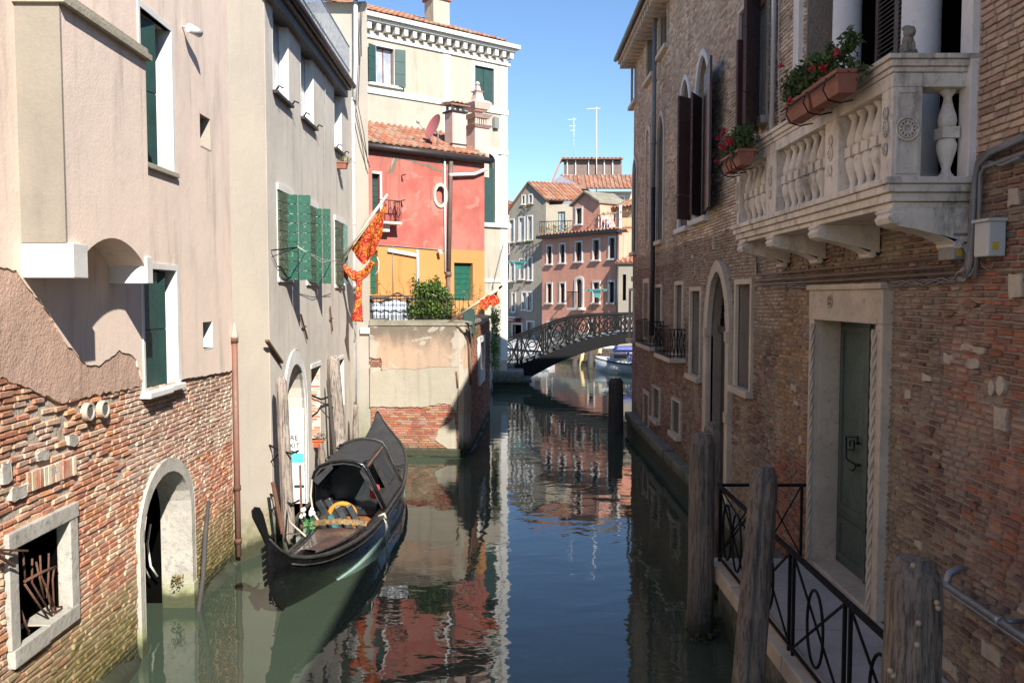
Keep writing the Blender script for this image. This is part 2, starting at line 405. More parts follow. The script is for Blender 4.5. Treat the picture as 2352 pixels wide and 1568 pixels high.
M['shutter_green'] = paint('green_shutter_paint', (.012, .095, .058), (.008, .06, .038), rough=.6, sc=10, wear=(.22, .26, .16), wl=.60)
M['shutter_pale'] = paint('pale_green_shutter_paint', (.07, .15, .12), (.055, .12, .1), rough=.6, sc=9, wear=(.3, .34, .28))
M['shutter_old'] = paint('peeling_green_shutter_paint', (.045, .075, .045), (.06, .07, .045), rough=.7, sc=14, wear=(.28, .27, .2), wl=.55)
M['shutter_dark'] = paint('dark_green_shutter_paint', (.025, .065, .055), (.02, .05, .045), rough=.45, sc=4)
M['shutter_brown'] = paint('brown_shutter_paint', (.085, .036, .032), (.06, .027, .025), rough=.5, sc=4)
M['louver'] = paint('brown_louver_paint', (.105, .085, .075), (.07, .058, .052), rough=.6, sc=5)
M['green_door'] = paint('weathered_green_door', (.085, .115, .095), (.06, .085, .07), rough=.55, sc=3, wear=(.11, .12, .1), wl=.62)
M['iron'] = paint('black_iron', (.009, .009, .010), (.014, .013, .012), rough=.6, metal=.0, sc=14)
M['iron'].node_tree.nodes['Principled BSDF'].inputs['Specular IOR Level'].default_value = .15
M['rust'] = paint('rusty_iron', (.16, .07, .04), (.09, .045, .03), rough=.85, metal=.1, sc=20, bump=.004)
M['gutter'] = paint('dark_gutter', (.03, .022, .022), (.02, .016, .016), rough=.5, sc=4)
M['copper_pipe'] = paint('terracotta_pipe_paint', (.22, .105, .07), (.17, .085, .06), rough=.6, sc=4, wear=(.4, .3, .25), wl=.66)
M['brown_pipe'] = paint('brown_pipe_paint', (.17, .11, .09), (.12, .085, .07), rough=.55, sc=4)
M['white_pipe'] = paint('white_pipe_paint', (.72, .74, .76), (.62, .64, .66), rough=.4, sc=3)
M['grey_pipe'] = paint('grey_pipe', (.22, .22, .225), (.16, .16, .165), rough=.5, sc=5)
M['steel'] = paint('galvanised_steel', (.33, .34, .35), (.24, .25, .26), rough=.4, metal=.6, sc=9)
M['box_white'] = paint('meter_box_plastic', (.52, .51, .48), (.46, .45, .43), rough=.45, sc=3)
M['box_grey'] = paint('grey_box_plastic', (.24, .24, .23), (.2, .2, .195), rough=.5, sc=4)
M['yellow'] = paint('yellow_sticker', (.6, .42, .05), rough=.5)
M['dark'] = paint('dark_interior', (.004, .0035, .003), (.002, .002, .002), rough=1, sc=2)  # near-black paint standing in for shade inside openings, passages and rooms
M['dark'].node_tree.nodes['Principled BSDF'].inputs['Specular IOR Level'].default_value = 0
M['glass'] = glassmat('window_glass')
M['glass_pale'] = glassmat('curtained_glass', (.22, .24, .27), .15)
M['frame_brown'] = paint('brown_window_frame', (.22, .06, .045), (.16, .045, .035), rough=.5)
M['frame_white'] = paint('white_window_frame', (.7, .7, .68), (.6, .6, .58), rough=.5)
M['pot'] = paint('terracotta_pot', (.31, .12, .075), (.24, .095, .06), rough=.75, sc=6)
M['gondola'] = paint('black_hull_paint', (.004, .004, .005), (.009, .009, .010), rough=.25, sc=5, coat=.5, wear=(.05, .05, .05), wl=.66)
M['gondola_trim'] = paint('grey_trim_paint', (.022, .021, .02), (.05, .045, .04), rough=.45, sc=10)
M['waterstripe'] = paint('pale_green_bottom_paint', (.25, .36, .33), (.17, .27, .25), rough=.5, sc=6)
M['canvas'] = paint('charcoal_canvas', (.034, .034, .036), (.022, .022, .024), rough=.75, sc=6, bump=.003)
M['deck_wood'] = paint('worn_brown_deck', (.11, .06, .05), (.045, .033, .03), rough=.35, sc=4, coat=.3, wear=(.15, .13, .11), wl=.66)
M['gilt'] = paint('worn_gilded_carving', (.42, .27, .12), (.14, .10, .06), rough=.5, metal=.3, sc=22)
M['copper'] = paint('copper_rod', (.45, .25, .19), (.35, .2, .15), rough=.3, metal=.8)
M['cushion_orange'] = paint('orange_cushion', (.75, .26, .02), (.65, .22, .02), rough=.8)
M['cushion_red'] = paint('red_cushion', (.5, .03, .04), (.4, .03, .03), rough=.8)
M['cushion_black'] = paint('black_leather', (.02, .024, .026), (.03, .035, .036), rough=.35, sc=7)
M['teal'] = paint('teal_panel', (.05, .2, .2), rough=.5)
M['rope'] = paint('pale_rope', (.5, .46, .38), (.38, .34, .28), rough=.9, sc=40)
M['cable'] = paint('dark_cable', (.05, .05, .05), rough=.7)
M['cable_white'] = paint('white_cable', (.7, .69, .66), rough=.6)
M['flagpole'] = paint('pale_flagpole', (.72, .62, .45), (.62, .52, .38), rough=.5, sc=3)
M['petal_red'] = paint('red_petals', (.5, .02, .035), (.4, .015, .03), rough=.6, sc=30)
M['petal_white'] = paint('white_petals', (.85, .85, .82), rough=.6)
M['tile'] = tilemat('roof_tile')
M['glow_floor'] = paint('orange_brown_glow', (.30, .10, .02), (.16, .06, .02), rough=.9, sc=9)  # floor colour painted in for the warm glow inside the cabin
M['leaf'] = leafmat('leaf', (.06, .11, .02), (.11, .15, .03))
M['paper_white'] = paint('white_paper', (.8, .79, .75), (.72, .7, .67), rough=.7, sc=9)
M['cyan'] = paint('cyan_paint', (.1, .6, .75), rough=.6)
M['poster_red'] = paint('red_poster_print', (.7, .09, .11), rough=.6)
M['ink'] = paint('black_ink', (.02, .02, .02), rough=.7)
M['blue_cover'] = paint('blue_boat_cover', (.09, .11, .32), (.07, .09, .26), rough=.7)
M['boat_white'] = paint('white_boat_hull', (.66, .68, .7), (.5, .52, .54), rough=.35, sc=5)
M['yellow_pole'] = paint('yellow_painted_pole', (.62, .47, .22), (.5, .38, .18), rough=.6)
M['maroon'] = paint('maroon_sign_paint', (.2, .035, .045), rough=.5)
M['dish'] = paint('red_dish_paint', (.45, .13, .12), (.38, .12, .11), rough=.5)
def flagmat():
    m = Mt('flag_print'); m.world = False
    n = m.noise(9, 1, .4, dist=1.6); f = m.math('MULTIPLY', m.ramp(n, .47, .5), m.ramp(n, .60, .57, 1, 1))
    f = m.ramp(m.math('ABSOLUTE', m.math('SUBTRACT', n, .5)), .030, .045, 1, 0)
    col = m.mix(f, (.50, .015, .02), (.80, .42, .04)); m.color(col); m.rough(.7)
    tr = nn(m.nt, 'ShaderNodeBsdfTranslucent'); mx = nn(m.nt, 'ShaderNodeMixShader'); mx.inputs[0].default_value = .35
    m.L.new(col, tr.inputs[0]); m.L.new(m.b.outputs[0], mx.inputs[1]); m.L.new(tr.outputs[0], mx.inputs[2]); m.L.new(mx.outputs[0], m.nt.nodes['Material Output'].inputs[0]); return m.m
M['flag'] = flagmat()
def stripemat():
    m = Mt('striped_awning_cloth'); n = nn(m.nt, 'ShaderNodeTexWave'); n.bands_direction = 'Z'; n.inputs['Scale'].default_value = 2.6; n.inputs['Distortion'].default_value = .6
    m.L.new(m.pos(), n.inputs[0]); m.color(m.mix(m.ramp(n.outputs[1], .35, .6), (.75, .76, .78), (.28, .33, .42))); m.rough(.8); return m.m
M['stripes'] = stripemat()
def watermat():
    m = Mt('canal_water')
    n = m.noise(.5, 3, .5); col = m.mix(n, (.040, .056, .038), (.048, .066, .045)); m.color(col); m.rough(.02)
    m.b.inputs['IOR'].default_value = 1.5
    a = m.noise(1.25, 3, .45, sc=(1.0, 1.5, 1), dist=.4); b = m.noise(5.5, 2, .5, sc=(1.0, 1.3, 1), dist=.3)
    h = m.math('ADD', m.math('MULTIPLY', a, 1.0), m.math('MULTIPLY', b, .13)); m.bump(h, .0065, 1.0); return m.m
M['water'] = watermat()
# ------------------------------------------------------------------ shared builders
BR_L = [tuple(min(.8, q * 1.3) for q in c_) for c_ in [(.45, .17, .09), (.50, .21, .11), (.40, .13, .08), (.53, .30, .19), (.56, .38, .25), (.60, .46, .33), (.52, .33, .2), (.42, .2, .13), (.58, .24, .1), (.36, .17, .13)]]
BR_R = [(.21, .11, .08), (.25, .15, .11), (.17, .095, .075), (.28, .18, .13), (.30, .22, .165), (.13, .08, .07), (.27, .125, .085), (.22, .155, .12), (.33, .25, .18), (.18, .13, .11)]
def leaves(mb, c, r, n, size, cols, rng, shell=.35, up=0.0):
    c = Vector(c)
    for _ in range(n):
        d = Vector((rng.gauss(0, 1), rng.gauss(0, 1), rng.gauss(0, 1))).normalized()
        k = (shell + (1 - shell) * rng.random()) * (1 + .22 * noise.noise(d * 2.3 + c * 3))
        p = c + Vector((d.x * r[0], d.y * r[1], d.z * r[2])) * k
        a = Vector((rng.gauss(0, 1), rng.gauss(0, 1), rng.gauss(0, 1) + up)).normalized()
        b = a.cross(Vector((rng.gauss(0, 1), rng.gauss(0, 1), rng.gauss(0, 1)))).normalized()
        s = size * rng.uniform(.6, 1.3); cc = rng.choice(cols); q = rng.uniform(.7, 1.25)
        mb.cc = (cc[0] * q, cc[1] * q, cc[2] * q)
        mb.poly([p - a * s, p + b * s * .45, p + a * s, p - b * s * .45])
    mb.cc = None
def tiles(mb, o, u, v, LU, LV, pitch=.17, row=.3, seed=1, cut=None):
    """barrel tile roof: o eave corner, u along the eave, v up the slope"""
    rng = random.Random(seed); o = Vector(o); u = Vector(u).normalized(); v = Vector(v).normalized(); n = u.cross(v).normalized()
    if n.z < 0: n = -n
    nu = int(LU / pitch); nv = max(1, int(LV / row)); nv = int(math.ceil(LV / row))
    pal = [(.34, .12, .06), (.38, .15, .075), (.29, .10, .06), (.38, .2, .13), (.26, .13, .09), (.35, .17, .11), (.31, .22, .16)]
    for i in range(nu):
        for j in range(nv):
            q0 = j * row; q1 = min(LV, q0 + row * 1.15)
            if cut and not cut((i + .5) * pitch, (q0 + q1) / 2): continue
            mb.cc = rng.choice(pal); jt = rng.uniform(-.012, .012)
            h0 = .035 + rng.uniform(0, .012); h1 = .012
            for part in (0, 1):
                c = (i + .5 * part) * pitch + pitch * .5 + jt; r = pitch * .30; A = []; B = []
                for k in range(5):
                    th = PI * k / 4; x = math.cos(th) * r; y = math.sin(th) * pitch * .27
                    if part: y = -y * .35
                    A.append(mb.vert(o + u * (c + x) + v * q0 + n * (y + h0))); B.append(mb.vert(o + u * (c + x * .85) + v * q1 + n * (y + h1)))
                for k in range(4): mb.face((A[k], A[k + 1], B[k + 1], B[k]), True)
                if not part: mb.face(A)
    mb.cc = None
    a, b = o, o + u * LU; c, d = b + v * LV, a + v * LV
    mb.cc = (.25, .13, .09)
    mb.hexa([a - n * .05, b - n * .05, c - n * .05, d - n * .05, a, b, c, d]); mb.cc = None
def window(parent, F, r, kind='glass', depth=.1, frame=None, fm='istria', sill=None, sillm=None, bars=True, arched=None, fw=.07, fd=.03, wm='frame_brown', lab=None, back=None):
    """a window part (wood frame) with pane, surround and sill as sub-parts; the wall must have the same hole"""
    t0, t1, z0, z1 = r; out = arched or rect(*r); mb = MB(); e = .035 if (t1 - t0) > .3 else .02
    inner = [(min(max(a, t0 + e), t1 - e), min(max(b, z0 + e), z1 - e)) for a, b in out]
    c = Vector(((t0 + t1) / 2, (z0 + z1) / 2))
    if arched: inner = [((a - c.x) * (1 - 2 * e / (t1 - t0)) + c.x, (b - c.y) * (1 - 2 * e / (z1 - z0)) + c.y) for a, b in arched]
    plate(mb, F, out, [inner], -depth + .03, -depth)
    if bars and kind != 'dark':
        slab(mb, F, (c.x - .015, c.x + .015, z0 + e, z1 - e), -depth, -depth + .028)
    w = mb.build('window', M[wm], parent)
    if lab: w['label'] = lab
    mb = MB(); plate(mb, F, out, [], -depth - .004, -depth - .03); mb.build('pane', M[back or {'glass': 'glass', 'dark': 'dark', 'pale': 'glass_pale'}.get(kind, 'glass')], w)
    if frame:
        if arched:
            sx = 1 + 2 * frame / (t1 - t0); zz = z0
            outer = [((a - c.x) * sx + c.x, zz + (b - zz) * (1 + frame / (z1 - z0))) for a, b in arched]
            outer = [(a, (b if b > z0 + .01 else z0 - .001)) for a, b in outer]
        else: outer = rect(t0 - frame, t1 + frame, z0 - (0 if sill else frame), z1 + frame)
        mb = MB(); plate(mb, F, outer, [out], fd, -.03); mb.build('surround', M[fm], w, bevel=.004)
    if sill:
        mb = MB(); slab(mb, F, (t0 - sill, t1 + sill, z0 - .09, z0), -.05, fd + .07); mb.build('sill', M[sillm or fm], w, bevel=.01)
    return w
def shutter(parent, F, t, z0, z1, wd, ang, m='shutter_green', d=.02, bands=7, th=.03, name='shutter', sgn=1, arch_top=None):
    """leaf hinged at t, ang = angle from the wall, going sgn along t"""
    mb = MB(); ca, sa = math.cos(ang) * sgn, math.sin(ang)
    h = (z1 - z0) / bands; rng = random.Random(int(t * 100))
    for k in range(bands):
        a, b = z0 + k * h + .004, z0 + (k + 1) * h - .004
        P = lambda x, z, y: F.w(t + ca * x - sa * y, z, d + sa * x + (ca * sgn) * y)
        y = rng.uniform(0, .004)
        mb.hexa([P(0, a, 0), P(wd, a, 0), P(wd, a, th + y), P(0, a, th + y), P(0, b, 0), P(wd, b, 0), P(wd, b, th + y), P(0, b, th + y)])
    for x in (.02, wd - .05):
        mb.hexa([P(x, z0, -.004), P(x + .03, z0, -.004), P(x + .03, z0, th * .8), P(x, z0, th * .8), P(x, z1, -.004), P(x + .03, z1, -.004), P(x + .03, z1, th * .8), P(x, z1, th * .8)])
    return mb.build(name, M[m], parent)
def post(name, label, base, top, r0, r1, m='wood_pole', group=None, crack=False, n=44, rings=26, cham=.12, cat='mooring post', seed=1):
    base = Vector(base); top = Vector(top); ax = (top - base); L = ax.length; d = ax.normalized()
    s = Vector((1, 0, 0)); s = (s - d * s.dot(d)).normalized(); q = d.cross(s); mb = MB(); R = []
    for i in range(rings + 1):
        f = i / rings; f = f if f < .9 else f; z = f * L; r = r0 + (r1 - r0) * f
        e = max(0, (z - (L - cham)) / cham); r *= (1 - .32 * e)
        row = []
        for k in range(n):
            a = 2 * PI * k / n
            g = 1 + .06 * noise.noise(Vector((math.cos(a) * 3.4, math.sin(a) * 3.4, z * .6 + seed))) * 2 + .06 * noise.noise(Vector((math.cos(a) * 9, math.sin(a) * 9, z * 1.1 + seed)))
            if crack and abs(a - 4.45) < .09: g *= .62
            row.append(mb.vert(base + d * (z + (.02 * noise.noise(Vector((math.cos(a) * 3, math.sin(a) * 3, seed))) if i == rings else 0)) + (s * math.cos(a) + q * math.sin(a)) * r * g))
        R.append(row)
    for a, b in zip(R, R[1:]):
        for k in range(n): mb.face((a[k], a[(k + 1) % n], b[(k + 1) % n], b[k]), True)
    mb.face(R[-1]); mb.face(R[0][::-1])
    o = mb.build(name, M[m]); return tag(o, label, cat, group)
# ================================================================== SETTING: water, canal bed, ground
mb = MB(); mb.poly([(-60, -25, 0), (60, -25, 0), (60, 90, 0), (-60, 90, 0)]); tag(mb.build('water', M['water']), kind='structure')
mb = MB(); mb.poly([(-700, -300, -1.2), (700, -300, -1.2), (700, 1500, -1.2), (-700, 1500, -1.2)]); tag(mb.build('canal_bed', M['foot']), kind='structure')
def pal_left(t, z, rng):
    c = rng.choice(BR_L)
    if z > 1.55 and t > 4.4: c = rng.choice([(.58, .42, .32), (.62, .48, .38), (.55, .33, .24), (.5, .28, .2)])
    elif z < .75: c = rng.choice([(.50, .36, .2), (.54, .4, .24), (.5, .3, .16), (.46, .33, .2), (.5, .22, .13)])
    n_ = noise.noise(Vector((t * .8, z * 1.1, 3.))); reg = (.36, .15, .10) if (n_ > .12 and z < 1.7) else ((.52, .34, .24) if z > 1.55 and t > 4.4 else ((.46, .32, .18) if z < .75 else (.48, .24, .14)))
    q = rng.uniform(.8, 1.1); return tuple(min(1, (x * .6 + y * .4) * q) for x, y in zip(c, reg))
# ================================================================== PINK HOUSE with brick base (left, nearest)
L1 = Fac((-3.44, 3.0), (-3.54, 10.4))
L1L = L1.L
pink = thing('pink_house', 'pale pink plastered house with bare crumbling brick base and projecting bay, left of the canal', 'house', (-5.5, 7, 0))
w_arch = L1.rc(325, 436, (400, 1074), (400, 1440)); w_arch = (w_arch[0], w_arch[1], -.4, w_arch[3])
H_arch = arch(*w_arch, rise=(w_arch[1] - w_arch[0]) * .46)
r_bar = L1.rc(36, 158, (97, 1223), (97, 1441)); r_bar = (r_bar[0], r_bar[1], r_bar[2], r_bar[3])
r_grn = L1.rc(325, 401, (401, 622), (401, 881))
r_upp = L1.rc(318, 389, (389, 75), (389, 395))
r_s1 = L1.rc(455, 479, (479, 345 - 70), (479, 345))
r_s2 = L1.rc(462, 484, (484, 738), (484, 797))
H1 = [H_arch, rect(*r_bar), rect(*r_grn), rect(*r_upp), rect(*r_s1), rect(*r_s2)]
ZT = 8.4
wallout = rect(-5.5, L1L + .05, -.4, ZT)
mb = MB(); plate(mb, L1, wallout, H1, -.016, -.14)
mb.hexa([L1.w(-5.5, -.4, -5), L1.w(-5.5 + .02, -.4, -5), L1.w(-5.48, -.4, -.36), L1.w(-5.5, -.4, -.36), L1.w(-5.5, ZT, -5), L1.w(-5.48, ZT, -5), L1.w(-5.48, ZT, -.36), L1.w(-5.5, ZT, -.36)])
w1 = mb.build('wall', M['mortar'], pink)
# plaster and render outlines, read in picture points then laid on the wall plane
P = lambda *a: L1.pl(a)
edge_pt = P((0, 615), (30, 620), (60, 665), (100, 710), (145, 786), (195, 839), (222, 841), (245, 822), (270, 804), (305, 819), (320, 870), (330, 884))
edge_pt = [(-5.5, edge_pt[0][1] + .3)] + [(-1, edge_pt[0][1] + .2)] + edge_pt
edge_r = P((408, 873), (430, 868), (470, 862), (517, 853)) + [(L1L + .05, P((530, 851))[0][1])]
line = ragline(edge_pt, .012, .05, 5) + [(r_grn[0] - .02, r_grn[2])] + [(r_grn[1] + .05, r_grn[2])] + ragline(edge_r, .008, .05, 6)
pinkout = line + [(L1L + .05, ZT), (-5.5, ZT)]
mb = MB(); plate(mb, L1, pinkout, H1[1:], .022, -.016); mb.build('plaster', M['pink'], pink)
edge_t = P((0, 869), (45, 884), (90, 904), (135, 921), (185, 918), (240, 902), (318, 888))
edge_t = [(-5.5, edge_t[0][1])] + edge_t
tl = ragline(edge_t, .02, .045, 8)
terr = tl + [(r_grn[0] + .05, r_grn[2] + .1)] + [(r_grn[0] + .05, 2.9), (2, 3.9), (-5.5, 4.1)]
mb = MB(); plate(mb, L1, terr, H1[1:3], .012, -.016); mb.build('render', M['terra'], pink)
# bricks
fr_arch = [(a, b) for a, b in arch(w_arch[0] - .10, w_arch[1] + .10, -.4, w_arch[3] + .14, rise=(w_arch[1] - w_arch[0]) * .46 + .12)]
fr_bar = grow(r_bar, .12, .12)
bz = max(q[1] for q in edge_t) + .25
bout = [(-1.5, -.4), (L1L + .02, -.4), (L1L + .02, edge_r[-1][1] + .03), (r_grn[1], r_grn[2] + .04), (r_grn[0], r_grn[2] + .04), (r_grn[0], 2.9), (3.3, 2.9), (3.0, bz + .2), (-1.5, bz + .2)]
def skipL(t, z, rng):
    return z > 1.75 and t < 4.4 and rng.random() < .16
mb = MB(); bricks(mb, L1, bout, [fr_arch, rect(*fr_bar)], pal_left, seed=4, dj=.009, wob=.0055, cham=.006, skip=skipL)
vn = Vector((0, 0, 1)); rng = random.Random(12)
x0 = L1.p(60, 1105)[0]
for k in range(13):        # course of upright bricks, a relieving arch over the barred window
    a = x0 + k * .052; zz = L1.p(60 + k * 9, 1108 - k * 3.2)[1]; mb.cc = rng.choice(BR_L[:6])
    slab(mb, L1, (a, a + .042, zz - .07, zz + .07), -.01, .012 + rng.uniform(0, .01))
mb.build('brickwork', M['brick_left'], pink)
mb = MB(); rng = random.Random(5)
for px, py, a, b in ((40, 1130, .2, .09), (10, 1085, .1, .14), (165, 1010, .12, .08), (120, 1080, .14, .05), (95, 1045, .16, .06)):
    t, z = L1.p(px, py)
    pts = ragged(rect(t - a / 2, t + a / 2, z - b / 2, z + b / 2), .012, .04, int(px)); plate(mb, L1, pts, [], .018, -.02); mb.build('rubble_stone', M['istria'], pink, bevel=.003); mb = MB()
# water gate arch
mb = MB(); ring(mb, L1, fr_arch, H_arch, .028, -.02)
for th in (.28, .72): pass
dg = mb.build('water_gate', M['istria'], pink, bevel=.006, label='arched stone water gate at canal level')
mb = MB(); slab(mb, L1, (w_arch[1] - .02, w_arch[1] + .12, -.3, .28), -.30, .045); slab(mb, L1, (w_arch[0] - .02, w_arch[1], -.3, -.06), -.6, .0)
mb.build('plinth', M['istria'], dg, bevel=.012)
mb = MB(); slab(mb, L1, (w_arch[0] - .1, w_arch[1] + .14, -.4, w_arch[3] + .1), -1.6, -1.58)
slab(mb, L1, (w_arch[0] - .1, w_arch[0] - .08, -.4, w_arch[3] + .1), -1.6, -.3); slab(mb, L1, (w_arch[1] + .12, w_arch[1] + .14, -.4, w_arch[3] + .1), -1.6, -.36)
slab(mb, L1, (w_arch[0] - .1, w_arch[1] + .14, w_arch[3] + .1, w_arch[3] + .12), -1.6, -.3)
mb.build('passage', M['dark'], dg)  # passage sides painted near-black to stand for unlit depth
mb = MB(); plate(mb, L1, arch(w_arch[0]-.04, w_arch[1] + .06, -.4, w_arch[3]+.04, rise=(w_arch[1] - w_arch[0]) * .46+.04), [[(a, b) for a, b in arch(w_arch[0] + .004, w_arch[1] - .004, -.4, w_arch[3] - .004, rise=(w_arch[1] - w_arch[0]) * .46)]], -.012, -.31); mb.build('inner_arch', M['istria'], dg)
# barred window
mb = MB(); o4 = fr_bar
slab(mb, L1, (o4[0], o4[1], r_bar[3], o4[3]), -.05, .035)
slab(mb, L1, (o4[0] + .01, r_bar[0], r_bar[2], r_bar[3]), -.05, .026); slab(mb, L1, (r_bar[1] - .004, o4[1] - .005, r_bar[2], r_bar[3]), -.08, .028)
c = (r_bar[0] + r_bar[1]) / 2
slab(mb, L1, (o4[0] + .02, c - .004, r_bar[2] - .13, r_bar[2]), -.2, .04); slab(mb, L1, (c + .004, o4[1] - .02, r_bar[2] - .12, r_bar[2] + .004), -.2, .034)
bw = mb.build('barred_window', M['istria'], pink, bevel=.008, label='small square window in rough stone frame with bent rusty bars')
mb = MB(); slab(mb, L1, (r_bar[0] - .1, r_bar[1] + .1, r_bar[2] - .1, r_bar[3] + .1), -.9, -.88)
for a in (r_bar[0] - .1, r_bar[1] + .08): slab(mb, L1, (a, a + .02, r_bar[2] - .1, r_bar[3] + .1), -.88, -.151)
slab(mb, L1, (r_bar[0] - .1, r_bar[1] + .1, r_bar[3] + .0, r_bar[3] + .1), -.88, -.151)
e_ = .008; slab(mb, L1, (r_bar[1] - e_, r_bar[1] - .001, r_bar[2], r_bar[3]), -.15, -.082); slab(mb, L1, (r_bar[0] + .001, r_bar[0] + e_, r_bar[2], r_bar[3]), -.15, -.06); slab(mb, L1, (r_bar[0], r_bar[1], r_bar[3] - e_, r_bar[3] - .001), -.15, -.06)  # black slabs over the inner reveal, painting it as deep shade
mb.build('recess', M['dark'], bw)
mb = MB(); B = lambda px, py, d=-.04: L1.w(*L1.p(px, py, d), d)
def rod(pts, r=.008):
    mb.tube([B(*p) for p in pts], r, 6)
rod([(52, 1200 + 60), (58, 1330)]); rod([(74, 1282), (73, 1336), (126, 1424)]); rod([(92, 1275), (94, 1320), (128, 1400)]); rod([(112, 1270), (111, 1330), (108, 1372)])
rod([(57, 1341), (113, 1423)]); rod([(57, 1334), (100, 1312), (128, 1301)], .012); rod([(124, 1304), (121, 1330), (124, 1395), (142, 1392)]); rod([(112, 1424), (142, 1396)])
rod([(48, 1400), (66, 1453)]); rod([(66, 1446), (66, 1462)]); rod([(118, 1395), (132, 1410)]); rod([(104, 1340), (118, 1398)]); rod([(83, 1290), (101, 1372)])
mb.build('bars', M['rust'], bw)
mb = MB(); slab(mb, L1, (r_bar[0] - .1, r_bar[1] + .1, r_bar[2] - .1, r_bar[2] - .02), -.88, -.2); mb.build('inner_sill', M['dark'], bw)
mb = MB()
for k, (a, b) in enumerate((((-10, 1262), (62, 1264)), ((-10, 1266), (38, 1275)), ((-14, 1268), (34, 1300)))):
    mb.bar(L1.w(*L1.p(*a, .10), .10), L1.w(*L1.p(*b, .06), .06), .02, .014)
mb.build('iron_bracket', M['rust'], pink)
# round vents
for px, py in ((195, 945), (230, 939)):
    t, z = L1.p(px, py); r = .074; mb = MB()
    R = [(t + r * math.cos(2 * PI * k / 24), z + r * math.sin(2 * PI * k / 24)) for k in range(24)]; r2 = .058
    Q = [(t + r2 * math.cos(2 * PI * k / 24), z + r2 * math.sin(2 * PI * k / 24)) for k in range(24)]
    ring(mb, L1, R, Q, .05, .0); v = mb.build('round_vent', M['rstone'], pink)
    mb = MB()
    for k in range(7):
        zz = z - .047 + k * .016; hw = math.sqrt(max(.0001, r2 * r2 - (zz - z) ** 2))
        mb.hexa([L1.w(t - hw, zz, .02), L1.w(t + hw, zz, .02), L1.w(t + hw, zz - .008, .042), L1.w(t - hw, zz - .008, .042), L1.w(t - hw, zz + .004, .02), L1.w(t + hw, zz + .004, .02), L1.w(t + hw, zz - .003, .042), L1.w(t - hw, zz - .003, .042)])
    plate(mb, L1, Q, [], .012, -.01); mb.build('grille', M['box_grey'], v)
# green-shuttered windows
def rwin(F, par, r, surround_m='white_stone', sh='shutter_dark', lab=None, dep=.11, fr=.055):
    t0, t1, z0, z1 = r
    mb = MB(); plate(mb, F, rect(t0 - fr * .7, t1 + fr, z0 - .0, z1 + fr), [rect(*r)], .034, -.03); plate(mb, F, rect(t1 - .001, t1 + .02, z0, z1), [], .03, -.28)
    w = mb.build('window', M[surround_m], par, bevel=.004)
    if lab: w['label'] = lab
    return w
w = rwin(L1, pink, r_grn, lab='lower tall window behind dark green shutter')
mb = MB(); slab(mb, L1, (r_grn[1] - .005, r_grn[1] + .02, r_grn[2], r_grn[3]), -.10, .0); mb.build('jamb', M['white_stone'], w)
shutter(w, L1, r_grn[0], r_grn[2] + .01, r_grn[3] - .02, (r_grn[1] - r_grn[0]) * .56, .04, 'shutter_dark', d=-.075, bands=2)
shutter(w, L1, r_grn[0] + (r_grn[1] - r_grn[0]) * .58, r_grn[2] + .01, r_grn[3] - .02, (r_grn[1] - r_grn[0]) * .18, .35, 'shutter_dark', d=-.085, bands=2)
mb = MB(); slab(mb, L1, (r_grn[0] - .1, r_grn[1] + .1, r_grn[2] - .1, r_grn[3] + .1), -.16, -.145); mb.build('pane', M['dark'], w)
mb = MB(); m_ = r_grn[0] + (r_grn[1] - r_grn[0]) * .62
slab(mb, L1, (r_grn[0] - .06, m_, r_grn[2] - .06, r_grn[2]), -.2, .10); slab(mb, L1, (m_ + .004, r_grn[1] + .1, r_grn[2] - .055, r_grn[2] + .004), -.2, .075)
mb.build('sill', M['white_stone'], w, bevel=.01)
w = rwin(L1, pink, r_upp, lab='upper tall window half hidden by the bay')
mb = MB(); slab(mb, L1, (r_upp[1] - .005, r_upp[1] + .02, r_upp[2], r_upp[3]), -.10, .0); mb.build('jamb', M['white_stone'], w)
shutter(w, L1, r_upp[0] + .1, r_upp[2] + .01, r_upp[3] - .02, (r_upp[1] - r_upp[0]) * .42, .25, 'shutter_dark', d=-.10, bands=2)
mb = MB(); slab(mb, L1, (r_upp[0] - .1, r_upp[1] + .1, r_upp[2] - .1, r_upp[3] + .1), -.16, -.145); mb.build('pane', M['dark'], w)
mb = MB(); slab(mb, L1, (r_upp[0] - .05, r_upp[1] + .08, r_upp[2] - .05, r_upp[2]), -.2, .06); mb.build('sill', M['cement'], w, bevel=.008)
for r in (r_s1, r_s2):
    mb = MB(); slab(mb, L1, (r[0] - .02, r[1] + .02, r[2] - .02, r[3] + .02), -.12, -.10); w = mb.build('small_window', M['dark'], pink)
    mb = MB(); slab(mb, L1, (r[1] - .004, r[1] + .012, r[2], r[3]), -.10, .025); slab(mb, L1, (r[0], r[1], r[2] - .014, r[2]), -.10, .025); mb.build('reveal', M['white_stone'] if r is r_s2 else M['cream'], w)
# projecting bay on stone corbels
bd = .33; y0b = 5.9 - 3.0 - .03; y1b = L1.p(340, 400, bd)[0]; zb = 3.6; ztb = 5.43
arc = [(y1b, zb), (y1b, ztb), (y0b, ztb), (y0b, zb), (y0b + .16, zb)]
a0, a1 = y0b + .18, y1b - .09
for k in range(13):
    f = k / 12; arc.append((a0 + (a1 - a0) * f, 3.64 + .22 * math.sin(PI * f) ** .75))
mb = MB(); plate(mb, L1, arc, [], bd, .0); bay = mb.build('bay', M['pink'], pink, label='square plastered bay projecting on stone corbels')
mb = MB(); slab(mb, L1, (y0b - .006, y0b + .20, 3.53, 3.775), -.05, bd + .05); mb.build('corbel', M['white_stone'], bay, bevel=.006); mb = MB(); slab(mb, L1, (y1b - .11, y1b + .008, 3.51, 3.74), -.05, bd + .02); mb.build('corbel', M['white_stone'], bay, bevel=.006)
